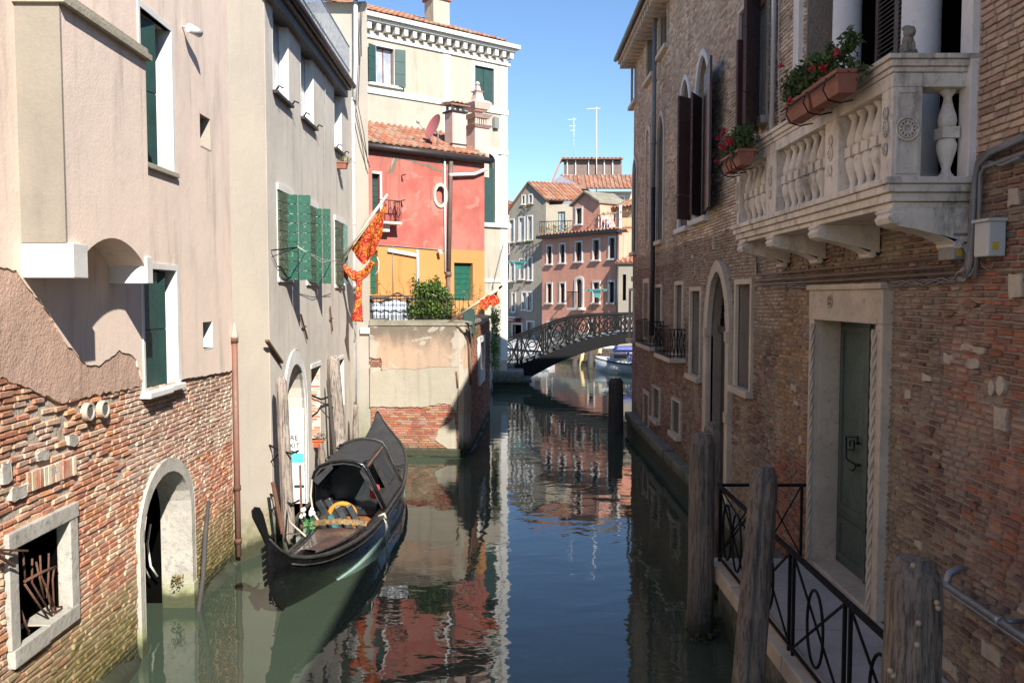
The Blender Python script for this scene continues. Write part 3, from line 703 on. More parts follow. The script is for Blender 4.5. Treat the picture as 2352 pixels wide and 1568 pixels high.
mb = MB(); slab(mb, L1, (y0b - .012, y0b + .01, 3.776, ztb), .0, bd + .004); mb.build('sun_side', M['bay_cream_dimmed'], bay)  # near face of the bay, its colour dimmed against the direct sun
mb = MB(); slab(mb, L1, (y0b - .04, y1b + .03, ztb, ztb + .05), .0, bd + .05)
t0, t1 = y0b - .03, y1b + .02
mb.hexa([L1.w(t0, ztb + .05, 0), L1.w(t1, ztb + .05, 0), L1.w(t1, ztb + .05, bd + .02), L1.w(t0, ztb + .05, bd + .02), L1.w(t0, ztb + .26, 0), L1.w(t1, ztb + .26, 0), L1.w(t1, ztb + .10, bd + .02), L1.w(t0, ztb + .10, bd + .02)])
mb.build('cornice', M['cement'], bay, bevel=.004)
# wall camera
ct, cz = L1.p(418, 66, .02); mb = MB()
mb.tube([L1.w(ct, cz + .02, .02), L1.w(ct, cz + .015, .08)], .012); mb.build_ = None
cam_ = mb.build('wall_lamp', M['box_white']); tag(cam_, 'small white floodlight fixed high on the pink plaster wall', 'lamp')
mb = MB(); mb.tube([L1.w(ct - .03, cz, .10), L1.w(ct + .13, cz - .01, .16)], .045, 12); h = mb.build('lamp_head', M['frame_white'], cam_)
# long downpipe on the corner
mb = MB(); pt = L1.w(L1L - .04, 0, .06); zt = L1.p(525, 778)[1]
mb.tube([(pt.x, pt.y, .1), (pt.x, pt.y, zt)], .036, 12); 
dp = mb.build('downpipe', M['copper_pipe']); tag(dp, 'terracotta painted downpipe at the corner of the brick base, with a pale funnel top', 'pipe')
mb = MB()
for z in (zt - .02, .98, .30): mb.tube([(pt.x, pt.y, z - .03), (pt.x, pt.y, z + .03)], .047, 12); mb.build('collar', M['rust'], dp); mb = MB()
mb = MB(); mb.lathe([(.045, zt), (.05, zt + .03), (.03, zt + .1), (.008, zt + .2)], (pt.x, pt.y, 0), 12); mb.build('funnel', M['cream'], dp)
# foundation ledge
def ledge(name, F, t0, t1, zt, d, seed, m='foot', lab=None, n=26, zv=.05):
    rng = random.Random(seed); mb = MB(); a = []; 
    for i in range(n + 1):
        t = t0 + (t1 - t0) * i / n; q = noise.noise(Vector((t * 2.3, seed, 0))); z = zt + zv * q * 2; en = min(1, (n - i) / 5 + .15); z = z * en; dd = d * en + .05 * noise.noise(Vector((t * 3.1, seed, 4.)))
        a.append([mb.vert(F.w(t, -.5, dd + .04)), mb.vert(F.w(t, z - .05, dd + .02)), mb.vert(F.w(t, z, dd - .03)), mb.vert(F.w(t, z + .03 * q + .02, -.02))])
    for p, q in zip(a, a[1:]):
        for k in range(3): mb.face((p[k], q[k], q[k + 1], p[k + 1]), True)
    mb.face(a[0]); mb.face(a[-1])
    return mb.build(name, M[m])
f1 = ledge('foundation', L1, -1.5, w_arch[0] - .02, .16, .16, 3); f1.parent = pink; f1.location = -wloc(pink)
f2 = ledge('foundation', L1, w_arch[1] + .06, L1L - .02, .03, .10, 5); f2.parent = pink; f2.location = -wloc(pink)
mb = MB(); a = L1.w(*L1.p(452, 1392, .12), .12); a.z = -.1; b = L1.w(*L1.p(479, 1150, .05), .05)
mb.tube([a, a.lerp(b, .35) + Vector((.02, 0, 0)), a.lerp(b, .7), b], .028, 8, rad=[.03, .028, .03, .02]); tag(mb.build('leaning_stake', M['wood_dark']), 'thin dark wooden stake leaning against the brick base beside the water gate', 'stake')
# plants and clutter in the gate
mb = MB(); rng = random.Random(3); q = L1.w(w_arch[1] - .12, .34, -.1)
leaves(mb, q, (.09, .1, .06), 60, .02, [(.2, .16, .05), (.25, .12, .05), (.12, .13, .04)], rng); tag(mb.build('weeds', M['leaf']), 'small dry weeds growing on the stone plinth of the water gate', 'plant')
mb = MB(); mb.tube([L1.w(w_arch[1] - .05, .36, -.34), L1.w(w_arch[1] - .12, .5, -.38), L1.w(w_arch[1] - .14, .75, -.4), L1.w(w_arch[1] - .1, .95, -.38)], .012); mb.tube([L1.w(w_arch[1] - .1, .36, -.4), L1.w(w_arch[1] - .18, .55, -.44), L1.w(w_arch[1] - .16, .9, -.42)], .01)
tag(mb.build('cable_coil', M['cable_white']), 'pale loops of cable hanging in the dark water gate', 'cable')
# ================================================================== GREY HOUSE (left, middle)
L2a = Fac((-3.545, 10.4), (-3.25, 11.0)); L2 = Fac((-3.25, 11.0), (-3.38, 17.7)); L2L = L2.L
grey = thing('grey_house', 'tall grey plastered house with green shutters and dark eaves, behind the moored gondola', 'house', (-5, 14, 0))
Z2 = 7.75
def w2(x0, x1, top, bot): return L2.rc(x0, x1, top, bot)
WU = [w2(623, 659, (655, 31), (662, 241)), w2(688, 717, (712, 115), (722, 297)), w2(729, 778, (765, 189), (783, 353))]
WU[2] = L2.rc(765, 782, (765, 189), (783, 353)); 
WV = [w2(634, 669, (669, 453), (669, 640)), w2(700, 726, (726, 481), (726, 648)), w2(766, 788, (788, 516), (788, 655))]
D_ar = L2.rc(654, 699, (674, 836), (680, 1290)); D_ar = (D_ar[0], D_ar[1], .12, D_ar[3]); A2 = arch(*D_ar, rise=(D_ar[1] - D_ar[0]) * .62)
W_b = w2(713, 733, (733, 838), (730, 1006)); W_c = w2(770, 787, (787, 822), (787, 930))
H2 = [rect(*r) for r in WU + WV] + [A2, rect(*W_b), rect(*W_c)]
mb = MB(); plate(mb, L2, rect(0, L2L + .1, -.4, Z2), H2, .02, -.36); mb.build('wall', M['grey_plaster'], grey)
mb = MB(); plate(mb, L2a, rect(-.02, L2a.L + .01, -.4, Z2 + 1), [], .015, -.3); mb.build('corner_wall', M['cream'], grey, label='cream plastered corner strip')
t_, z_ = L2a.p(617, 1205); mb = MB()
bricks(mb, L2a, ragged(rect(L2a.L - .16, L2a.L, z_ - .26, z_ + .2), .03, .1, 2), [], lambda a, b, r: r.choice(BR_L[:4]), d=.014, dj=.003, seed=7); mb.build('exposed_brick', M['brick_left'], grey)
ledge_ = ledge('foundation', L2a, -.1, L2a.L + .02, .02, .08, 8, n=8); ledge_.parent = grey; ledge_.location = -wloc(grey)
mb = MB(); mb.box((-5.6, 14, Z2 / 2), (3.9, 7.3, Z2 - .1)); mb.build('rear_block', M['grey_plaster'], grey)
for k, r in enumerate(WU):
    w = window(grey, L2, r, 'pale', depth=.11, frame=None, wm='frame_white')
    t0, t1, z0, z1 = r; mb = MB()
    slab(mb, L2, (t1 - .006, t1 + .012, z0, z1), -.10, .023); slab(mb, L2, (t0 - .012, t0 + .006, z0, z1), -.10, .023); slab(mb, L2, (t0, t1, z0 - .012, z0 + .01), -.10, .023); mb.build('reveal', M['white_stone'], w)
    mb = MB(); slab(mb, L2, (t0 - .04, t1 + .04, z0 - .05, z0 - .012), -.01, .09); mb.build('sill', M['gutter'], w)
    mb = MB()
    for t in (t0, t1 + .02): mb.tube([L2.w(t, z0 - .02, .05), L2.w(t, z0 + .05, .1), L2.w(t, z0 + .02, .16)], .012, 6); mb.build('shutter_hook', M['iron'], w); mb = MB()
for k, r in enumerate(WV):
    t0, t1, z0, z1 = r
    w = window(grey, L2, r, 'pale', depth=.16, wm='frame_white')
    mb = MB(); slab(mb, L2, (t0 - .03, t1 + .03, z1, z1 + .09), -.02, .05); slab(mb, L2, (t1 - .004, t1 + .02, z0, z1), -.15, .03); slab(mb, L2, (t0 - .02, t0 + .004, z0, z1), -.15, .03); slab(mb, L2, (t0 - .03, t1 + .03, z0 - .06, z0), -.1, .05); mb.build('surround', M['white_stone'], w, bevel=.003)
    wd = t1 - t0
    shutter(w, L2, t0 + .01, z0 - .02, z1 - .02, wd * .46, .12, 'shutter_old', d=.02, bands=9)
    if k < 2:
        th = t0 + wd * (.40 if k == 0 else .54)
        for q in range(2):
            o_ = .19 if k == 0 else (.155, .125)[q] / .8
            wq = (.19, .17)[q] if k == 0 else (.15, .13)[q]; ds = .03 + (0 if q == 0 else ((.195, .155)[k]))
            s_ = shutter(w, L2, th + (.0 if q == 0 else .03), z0 - .03, z1 - .03, wq, PI / 2 - (.0 if q == 0 else .12), 'shutter_green', d=ds, bands=9, name='shutter')
    else:
        shutter(w, L2, t0 + wd * .55, z0 + .03, z1 - .05, .14, PI / 2 - .25, 'shutter_pale', d=.03, bands=5)
# clothes bracket with line
mb = MB(); a = L2.w(*L2.p(623, 575, .03), .03); b = L2.w(*L2.p(683, 568, .33), .33)
mb.tube([a, b], .011, 6); mb.tube([L2.w(*L2.p(624, 590, .03), .03), b], .006, 5); lb = mb.build('clothes_line_bracket', M['iron']); tag(lb, 'thin iron clothes line bracket standing out beside the first green shutter', 'bracket')
mb = MB(); c = L2.w(*L2.p(781, 603, .33), .33)
for o_ in (0, .05): mb.tube([b + Vector((0, 0, o_ * .4)), b.lerp(c, .5) + Vector((0, 0, -.05 - o_)), c + Vector((0, 0, o_))], .004, 5)
mb.build('line', M['cable_white'], lb)
# iron wall ties
for (x0, y0, x1, y1, m_, wv) in ((613, 782, 647, 832, 'rust', .05), (691, 722, 706, 778, 'rust', .022), (758, 703, 764, 760, 'rust', .018)):
    mb = MB(); a = L2.w(*L2.p(x0, y0, .05), .05); b = L2.w(*L2.p(x1, y1, .05), .05); mb.bar(a, b, wv, .03); c = a.lerp(b, .5); 
    if wv < .04: mb.bar(c - L2.u * .12 + Vector((0, 0, .02)), c + L2.u * .14, .018, .018)
    mb.build('wall_tie', M[m_], grey)
# arched door with fire exit sign
t0, t1, z0, z1 = D_ar
fo = arch(t0 - .16, t1 + .10, .0, z1 + .22, rise=(t1 - t0) * .62 + .2)
mb = MB(); ring(mb, L2, fo, A2, .04, -.02); d = mb.build('arched_doorway', M['white_stone'], grey, bevel=.005, label='arched white stone doorway with notices in its jamb')
mb = MB(); slab(mb, L2, (t0 - .05, t1 + .2, .0, z1 + .05), -1.0, -.98); mb.build('recess', M['dark'], d)
mb = MB(); slab(mb, L2, (t1 - .004, t1 + .03, .1, z1 - (t1 - t0) * .62), -.34, .0); mb.build('jamb', M['white_stone'], d)
mb = MB(); slab(mb, L2, (t0 - .1, t1 + .1, -.4, .12), -.6, .12); mb.build('step', M['ledge'], d, bevel=.01)
jt = t1 - .008          # notices hang on the lit jamb that faces down the canal
def jp(px, py):         # point on the jamb plane
    r = ray(px, py); o_ = L2.w(jt, 0, 0); k = (o_ - Vector((0, 0, CAMZ))).dot(L2.u) / r.dot(L2.u); q = Vector((0, 0, CAMZ)) + r * k
    return ((q - L2.o).dot(L2.n), q.z)
def jplate(x0, y0, x1, y1, e=.0):
    a = jp(x0, y0); b = jp(x1, y1); mbp = MB(); t = jt - e
    mbp.hexa([L2.w(t - .004, b[1], a[0]), L2.w(t, b[1], a[0]), L2.w(t, b[1], b[0]), L2.w(t - .004, b[1], b[0]), L2.w(t - .004, a[1], a[0]), L2.w(t, a[1], a[0]), L2.w(t, a[1], b[0]), L2.w(t - .004, a[1], b[0])])
    return mbp
def jtext(s, px, py, size, par, m='ink', e=.012):
    cu = bpy.data.curves.new('lettering', 'FONT'); cu.body = s; cu.size = size; cu.extrude = .001; cu.materials.append(M[m])
    o1 = bpy.data.objects.new('lettering', cu); COL.objects.link(o1); bpy.context.view_layer.update(); me = bpy.data.meshes.new_from_object(o1); bpy.data.objects.remove(o1)
    o_ = bpy.data.objects.new('lettering', me); COL.objects.link(o_); a = jp(px, py); p = L2.w(jt - e, a[1], a[0])
    X = L2.n; Z = Vector((0, 0, 1)); Y = -L2.u
    o_.rotation_euler = Matrix((X, Z, Y)).transposed().to_euler(); o_.parent = par; o_.location = p - wloc(par); return o_
sg = jplate(650, 980, 696, 1036).build('fire_exit_sign', M['paper_white']); tag(sg, 'white fire exit notice inside the arched doorway', 'sign')
jtext('FIRE', 655, 1010, .115, sg); jtext('EXIT', 655, 1028, .115, sg)
mb = MB(); a = jp(667, 1034); b = jp(684, 1038); mb.bar(L2.w(jt - .012, a[1], a[0]), L2.w(jt - .012, b[1], b[0]), .012, .012); mb.build('arrow', M['ink'], sg)
cy = jplate(662, 1041, 697, 1061).build('blue_label', M['cyan']); tag(cy, 'light blue smudge-shaped label under the fire exit notice', 'sign')
po = jplate(661, 1084, 701, 1145).build('poster', M['paper_white']); tag(po, 'white poster with a red left edge at the foot of the arched doorway', 'poster')
mb = jplate(661, 1086, 672, 1138, .005); mb.build('print', M['poster_red'], po)
mb = jplate(676, 1113, 699, 1119, .005); mb.build('skyline_print', M['ink'], po)
# lower windows
w = window(grey, L2, W_b, 'dark', depth=.33, wm='iron'); t0, t1, z0, z1 = W_b
mb = MB(); slab(mb, L2, (t0 - .04, t1 + .04, z1, z1 + .07), -.02, .04); mb.build('lintel', M['white_stone'], w)
Fj = Fac((0, 0), (1, 0)); q = L2.w(t1 - .005, 0, 0); Fj.o = Vector((q.x, q.y, 0)) - L2.n * .33; Fj.u = L2.n.copy(); Fj.n = -L2.u; mb = MB()
bricks(mb, Fj, rect(0, .35, z0, z1), [], lambda a, b, r: r.choice([(.5, .2, .12), (.6, .42, .32), (.45, .15, .1), (.55, .3, .2)]), d=.0, seed=5); mb.build('brick_reveal', M['brick_left'], w)
w = window(grey, L2, W_c, 'dark', depth=.2, wm='iron'); t0, t1, z0, z1 = W_c
mb = MB(); slab(mb, L2, (t0 - .04, t1 + .02, z1, z1 + .06), -.02, .04); slab(mb, L2, (t1 - .004, t1 + .02, z0, z1), -.2, .03); mb.build('lintel', M['white_stone'], w)
# eaves and gutter
mb = MB(); slab(mb, L2, (-.1, L2L - 1.2, Z2 - .32, Z2 - .22), -.1, .20)
slab(mb, L2, (-.1, L2L - 1.2, Z2 - .46, Z2 - .32), -.1, .13)
mb.build('eaves', M['gutter'], grey)
mb = MB(); mb.tube([L2.w(-.3, Z2 - .22, .24), L2.w(L2L - 1.2, Z2 - .24, .24)], .055, 10); mb.build('gutter', M['gutter'], grey)
# roof terrace railing
tr = thing('terrace_railing', 'thin grey railing of the roof terrace above the dark eaves, with green plants', 'railing', L2.w(2, Z2, 0)); mb = MB()
ta, tb = -.3, L2L - 1.1
for z in (Z2 + .08, Z2 + .55): mb.bar(L2.w(ta, z, .15), L2.w(tb, z, .15), .02, .02)
mb.bar(L2.w(tb, Z2 + .55, .15), L2.w(tb, Z2 + .55, -1.2), .02, .02); mb.bar(L2.w(tb, Z2 + .08, .15), L2.w(tb, Z2 + .08, -1.2), .02, .02)
mb.build('handrail', M['steel'], tr); mb = MB()
k = ta
while k < tb: mb.bar(L2.w(k, Z2 - .2, .15), L2.w(k, Z2 + .55, .15), .011); k += .085
mb.build('bars', M['steel'], tr)
mb = MB(); rng = random.Random(4)
for f in (.2, .36, .62, .75): leaves(mb, L2.w(ta + (tb - ta) * f, Z2 + .35, -.15), (.15, .3, .18), 90, .05, [(.05, .2, .12), (.08, .16, .06), (.3, .1, .1)], rng)
tag(mb.build('terrace_plants', M['leaf']), 'potted green plants along the roof terrace railing', 'plant')
# white cable
mb = MB(); mb.tube([L2.w(*L2.p(748, 60, .1), .1), L2.w(*L2.p(748, 125, .04), .04), L2.w(*L2.p(742, 500, .03), .03)], .007, 5); tag(mb.build('wall_cable', M['cable_white']), 'white cable running straight down the grey plaster wall', 'cable')
# ================================================================== CREAM CORNER HOUSE (L3)
L3 = Fac((-3.385, 17.70), (-3.035, 17.64))
crn = thing('corner_house', 'narrow cream corner house with a white downpipe where the grey house ends', 'house', (-4.5, 18.8, 0))
Z3 = 9.55; mb = MB(); mb.hexa([(-6.5, 17.71, -.4), (-3.385, 17.71, -.4), (-3.035, 17.65, -.4), (-3.035, 20.2, -.4), (-6.5, 17.71, Z3), (-3.385, 17.71, Z3), (-3.035, 17.65, Z3), (-3.035, 20.2, Z3)][:3] + [(-6.5, 20.2, -.4)] + [(-6.5, 17.71, Z3), (-3.385, 17.71, Z3), (-3.035, 17.65, Z3), (-6.5, 20.2, Z3)])
mb = MB(); mb.prism([(-6.5, 17.71, -.4), (-3.385, 17.71, -.4), (-3.035, 17.65, -.4), (-3.48, 20.2, -.4), (-6.5, 20.2, -.4)], (0, 0, Z3 + .4)); mb.build('wall', M['strip'], crn)
mb = MB(); mb.bar((-6.5, 17.55, Z3 + .03), (-2.98, 17.48, Z3 + .03), .1, .09); mb.build('gutter', M['gutter'], crn)
mb = MB(); tiles(mb, (-6.6, 17.45, Z3 + .1), (1, 0, 0), (0, 1, .35), 3.6, 1.6, seed=3); mb.build('roof', M['tile'], crn)
mb = MB(); x = onz(817, 700, 3).x; p_ = L3.w(.03, 0, .06)
mb.tube([(p_.x, p_.y, 2.8), (p_.x, p_.y, 7.55)], .05, 10); mb.tube([(p_.x + .06, p_.y - .03, 7.5), (p_.x + .1, p_.y - .05, 8.3), (p_.x + .11, p_.y - .05, Z3)], .045, 10)
for z in (3.6, 4.9, 6.2, 7.5): mb.tube([(p_.x, p_.y, z), (p_.x, p_.y, z + .05)], .06, 10)
mb.build('downpipe', M['white_pipe'], crn)
mb = MB(); mb.tube([(p_.x, p_.y, .5), (p_.x, p_.y, 2.8)], .045, 10); mb.build('lower_pipe', M['grey_pipe'], crn)
mb = MB()
for k, (a, b) in enumerate((((828, 20), (822, 240)), ((833, 5), (830, 130)), ((822, 240), (845, 375)), ((818, 250), (849, 385)))):
    P0 = ony(*a, 17.5); P1 = ony(*b, 17.52); mb.tube([P0, P0.lerp(P1, .5) + Vector((.02 * (-1) ** k, 0, 0)), P1], .009, 5)
mb.build('cables', M['cable'], crn)
t0, z0 = L3.p(829, 752); t1, z1 = L3.p(850, 766); mb = MB(); slab(mb, L3, (t0, t1 + .01, z1, z0), -.01, .05); mb.build('string_stone', M['white_stone'], crn, bevel=.004)
mb = MB(); rng = random.Random(8)
for x, y, r in ((814, 930, .09), (812, 950, .1), (806, 995, .08), (815, 1000, .06)): leaves(mb, ony(x, y, 17.45), (r, r, r * 1.3), 90, .025, [(.14, .18, .03), (.2, .2, .05), (.08, .13, .03)], rng)
tag(mb.build('wall_weeds', M['leaf']), 'yellow green weeds growing at the foot of the corner house by the downpipe', 'plant')
# ================================================================== GARDEN WALL
gw = thing('garden_wall', 'high garden wall with patchy salmon plaster over red brick, rising from the water at the canal bend', 'wall', (-2, 17.7, 0))
G = Fac((-3.03, 17.62), (-1.14, 17.42)); GL = G.L; GT = 2.80
Gs = Fac((-.90, 17.95), (-.64, 24.0)); Gs.n = Vector((Gs.u.y, -Gs.u.x, 0)); Gs.n = Gs.n if Gs.n.x > 0 else -Gs.n
mb = MB(); plate(mb, G, rect(0, GL + .02, -.4, GT), [], -.022, -.3)
cor = [(-1.14, 17.42), (-1.03, 17.44), (-.955, 17.53), (-.915, 17.70), (-.90, 17.96)]
for a, b in zip(cor, cor[1:]): mb.poly([(a[0], a[1], -.4), (b[0], b[1], -.4), (b[0], b[1], GT), (a[0], a[1], GT)], True)
go_ = [rect(*Gs.rc(1099, 1108, (1104, 785), (1104, 850)))]
plate(mb, Gs, rect(-.02, Gs.L, -.4, GT), go_, -.022, -.3); mb.build('wall', M['mortar'], gw)
g = lambda *a: G.pl(a)
cem = ragline(g((850, 856), (900, 846), (950, 848), (1000, 842), (1049, 842)), .01, .05, 3)
low = ragline(g((1049, 945), (1035, 930), (1020, 925), (975, 934), (920, 934), (870, 933), (850, 934)), .012, .05, 4)
mb = MB(); plate(mb, G, cem + [(GL + .02, cem[-1][1])] + low, [], .02, -.01); mb.build('render', M['cement'], gw)
up_ = cem + [(GL + .02, cem[-1][1]), (GL + .02, GT - .02), (0, GT - .02)]
hb = ragged(rect(.0, .26, g((860, 860))[0][1], g((860, 822))[0][1]), .02, .05, 9)
mb = MB(); plate(mb, G, up_, [hb], .028, -.01); 
for a, b in zip(cor, cor[1:]): mb.poly([(a[0] + .012, a[1] - .012, .9), (b[0] + .012, b[1] - .012, .9), (b[0] + .012, b[1] - .012, GT), (a[0] + .012, a[1] - .012, GT)], True)
mb.build('plaster', M['salmon'], gw)
pg = lambda a, b, r: tuple(x * r.uniform(.62, .88) for x in r.choice([(.50, .17, .09), (.53, .2, .12), (.46, .15, .09), (.55, .27, .17), (.58, .34, .22)]))
mb = MB(); bricks(mb, G, rect(0, GL, .12, 1.32), [], pg, seed=9, dj=.004, bl=.2, bh=.05); bricks(mb, G, rect(0, .26, 1.9, 2.2), [], pg, seed=10, d=.006, dj=.003)
bricks(mb, Gs, rect(0, Gs.L, -.3, GT - .1), [grow(r_, .05) if 0 else q for r_ in () for q in ()] + go_, lambda a, b, r: tuple(x * .8 for x in pg(a, b, r)), seed=11, dj=.005, bl=.2, bh=.05)
mb.build('brickwork', M['brick_garden'], gw)
mb = MB()
t0, z0 = G.p(1010, 1008); pts = ragged([G.p(1008, 985), G.p(1045, 960), G.p(1049, 1030), G.p(1030, 1030), G.p(1000, 1010)], .012, .05, 4); plate(mb, G, pts, [], .018, -.01)
mb.build('plaster_patch', M['cement'], gw)
mb = MB(); slab(mb, G, (.75, GL + .06, .0, .17), -.05, .10); slab(mb, G, (0, .8, -.3, .06), -.05, .06); mb.build('base_stone', M['foot'], gw, bevel=.03)
f_ = ledge('foundation', G, -.1, GL + .05, .0, .12, 18, n=14, zv=.03); f_.parent = gw; f_.location = -wloc(gw)
f_ = ledge('foundation', Gs, -.5, Gs.L, .0, .08, 19, n=24, zv=.03); f_.parent = gw; f_.location = -wloc(gw)
mb = MB()
out = [G.w(0, 0, .05), G.w(GL, 0, .05)] + [Vector((a + .03, b - .03, 0)) for a, b in cor[1:]] + [Gs.w(Gs.L, 0, .05)]
inn = [G.w(0, 0, -.32), G.w(GL - .2, 0, -.32)] + [Vector((-1.3, 17.75, 0)), Vector((-1.25, 17.85, 0)), Vector((-1.22, 17.95, 0)), Vector((-1.2, 18.1, 0))] + [Gs.w(Gs.L, 0, -.32)]
for i in range(len(out) - 1):
    Z = Vector((0, 0, 1)); mb.hexa([out[i] + Z * (GT - .02), out[i + 1] + Z * (GT - .02), inn[i + 1] + Z * (GT - .02), inn[i] + Z * (GT - .02), out[i] + Z * (GT + .04), out[i + 1] + Z * (GT + .04), inn[i + 1] + Z * (GT + .09), inn[i] + Z * (GT + .09)])
mb.hexa([G.w(0, GT + .03, .02), G.w(.33, GT + .03, .02), G.w(.33, GT + .03, -.3), G.w(0, GT + .03, -.3), G.w(0, GT + .11, .02), G.w(.33, GT + .11, .02), G.w(.33, GT + .11, -.3), G.w(0, GT + .11, -.3)])
mb.build('coping', M['coping'], gw)
r_ = Gs.rc(1099, 1108, (1104, 785), (1104, 850)); mb = MB()
ring(mb, Gs, rect(r_[0] - .22, r_[1] + .25, r_[2] - .3, r_[3] + .15), rect(*r_), .05, -.04); wd_ = mb.build('window', M['white_stone'], gw, bevel=.005)
mb = MB(); slab(mb, Gs, (r_[0] - .02, r_[1] + .02, r_[2] - .02, r_[3] + .02), -.2, -.16); mb.build('pane', M['brick_garden'] if 0 else M['dark'], wd_)
mb = MB(); a = G.w(*G.p(1052, 750, .03), .03)
mb.tube([G.w(*G.p(1049, 747, .04), .04), Vector((-1.0, 17.41, 2.62)), Vector((-.93, 17.5, 2.45)), Vector((-.9, 17.55, 1.9)), Vector((-.88, 17.6, 1.5))], .02, 6)
mb.tube([G.w(*G.p(1048, 853, .03), .03), G.w(*G.p(1051, 890, .03), .03)], .018, 6); mb.build('iron_pipe', M['rust'], gw)
mb = MB(); rng = random.Random(21)
for k in range(26):
    y = rng.uniform(23.0, 25.2); z = rng.uniform(1.2, 2.9); leaves(mb, (-.50 + rng.uniform(-.05, .06), y, z), (.14, .3, .22), 60, .04, [(.10, .22, .04), (.14, .28, .05), (.18, .3, .07)], rng)
for k in range(8): leaves(mb, (-.93 + rng.uniform(-.05, .1), 18.2 + k * .25, 2.75 - rng.uniform(0, .5)), (.12, .15, .25), 40, .03, [(.07, .09, .03), (.1, .11, .04)], rng)
tag(mb.build('ivy', M['leaf']), 'bright green ivy hanging over the far end of the garden wall', 'plant')
# garden soil behind the wall and house plinths
mb = MB(); mb.prism([(-7, 20.3, 2.0), (-3.0, 20.3, 2.0), (-3.0, 17.95, 2.0), (-1.3, 17.8, 2.0), (-.95, 24, 2.0), (-.9, 27, 2.0), (-7, 27, 2.0)], (0, 0, .12)); tag(mb.build('garden_ground', M['terra']), kind='structure')
# garden fence, striped cloth, bush, shrubs
gf = thing('garden_fence', 'thin black iron garden fence on top of the garden wall', 'fence', (-2.6, 17.9, GT)); mb = MB(); fa = Vector((-3.0, 17.85, GT + .08)); fb = Vector((-1.05, 17.8, GT + .08))
for z in (.04, .46): mb.bar(fa + Vector((0, 0, z)), fb + Vector((0, 0, z)), .02, .02)
mb.build('rail', M['iron'], gf); mb = MB()
for k in range(24): p = fa.lerp(fb, k / 23); mb.bar(p, p + Vector((0, 0, .5)), .012)
mb.build('bars', M['iron'], gf)
mb = MB(); n = 20
for i in range(n):
    x0, x1 = -3.15 + i * .047, -3.15 + (i + 1) * .047; f = lambda x: 18.15 + .03 * math.sin(x * 30)
    mb.poly([(x0, f(x0), 2.55), (x1, f(x1), 2.55), (x1, f(x1) + .04, 3.32 + .03 * math.sin(x1 * 9)), (x0, f(x0) + .04, 3.32 + .03 * math.sin(x0 * 9))], True)
    mb.poly([(x0, f(x0) + .01, 2.55), (x1, f(x1) + .01, 2.55), (x1, f(x1) + .05, 3.32 + .03 * math.sin(x1 * 9)), (x0, f(x0) + .05, 3.32 + .03 * math.sin(x0 * 9))], True)
tag(mb.build('striped_cloth', M['stripes']), 'grey and white striped cloth screen behind the garden fence', 'cloth')
mb = MB()
for a, b in (((-3.2, 18.1, 3.36), (-2.75, 18.1, 3.36)), ((-2.75, 18.1, 3.36), (-2.5, 18.1, 3.47)), ((-2.5, 18.1, 3.47), (-2.2, 18.1, 3.32))): mb.bar(a, b, .05, .04)
for x in (-3.1, -2.3): mb.bar((x, 18.2, 2.1), (x, 18.2, 3.4), .05)
mb.bar((-3.2, 18.3, 3.4), (-2.2, 18.3, 3.4), .3, .03); tag(mb.build('garden_canopy', M['wood_dark']), 'low dark timber canopy over the striped cloth', 'canopy')
bush = thing('garden_bush', 'dense round green bush rising above the garden wall', 'bush', (-1.75, 18.25, 2.1)); rng = random.Random(31); mb = MB()
bc = [(.045, .10, .012), (.075, .15, .02), (.11, .19, .03), (.15, .23, .045), (.03, .07, .012)]
for k in range(52):
    a = rng.uniform(0, 2 * PI); q = rng.uniform(.1, 1); x = -1.75 + math.cos(a) * .50 * q; y = 18.3 + math.sin(a) * .38 * q; z = 3.05 + rng.uniform(-.4, .66) * (1.15 - .6 * q)
    leaves(mb, (x, y, z), (.22, .2, .21), 200, .042, bc, rng, shell=.2)
for k in range(9): leaves(mb, (-1.75 + rng.uniform(-.45, .4), 18.25, 3.55 + rng.uniform(-.1, .22)), (.05, .05, .16), 40, .03, bc, rng, shell=.1)
mb.build('foliage', M['leaf'], bush); mb = MB()
for k in range(7): mb.tube([(-1.75 + k * .02, 18.25, 2.1), (-1.75 + (k - 3) * .1, 18.25, 2.7), (-1.75 + (k - 3) * .16, 18.2, 3.3)], .015, 6)
mb.build('stems', M['wood_dark'], bush)
def twiggy(name, lab, c, h, n, seed, cols=((.2, .16, .08), (.16, .18, .07), (.12, .1, .06)), lf=40):
    rng = random.Random(seed); t = thing(name, lab, 'shrub', c); mb = MB(); ml = MB(); c = Vector(c)
    for k in range(n):
        p = c.copy(); d = Vector((rng.gauss(0, .25), rng.gauss(0, .2), 1)).normalized(); pts = [p.copy()]
        for s in range(6): p = p + d * h / 6; d = (d + Vector((rng.gauss(0, .2), rng.gauss(0, .2), .1))).normalized(); pts.append(p.copy())
        mb.tube(pts, .01, 5, rad=[.012 - .0015 * i for i in range(7)])
        for s in range(2, 7): leaves(ml, pts[s], (.08, .08, .08), lf // 6, .022, cols, rng)
    mb.build('twigs', M['wood_dark'], t); ml.build('foliage', M['leaf'], t)
twiggy('bare_shrub', 'spindly half bare shrub against the orange wall, left of the green bush', (-2.52, 19.0, 2.1), 1.75, 11, 5)
twiggy('bare_shrub', 'dark twiggy shrub in front of the green door, right of the bush', (-1.02, 19.0, 2.1), 1.6, 11, 6)
twiggy('bare_shrub', 'small shrub behind the striped cloth beside the left green door', (-3.15, 19.2, 2.1), 1.5, 6, 7)
pt_ = thing('garden_pots', 'dark planters and an orange pot behind the wall near its rounded corner', 'pots', (-1.1, 18.1, 2.1))
mb = MB(); mb.lathe([(.1, 2.7), (.16, 2.98), (.17, 3.0), (.15, 3.0)], (-1.22, 18.2, 0)); mb.build('orange_pot', M['pot'], pt_)
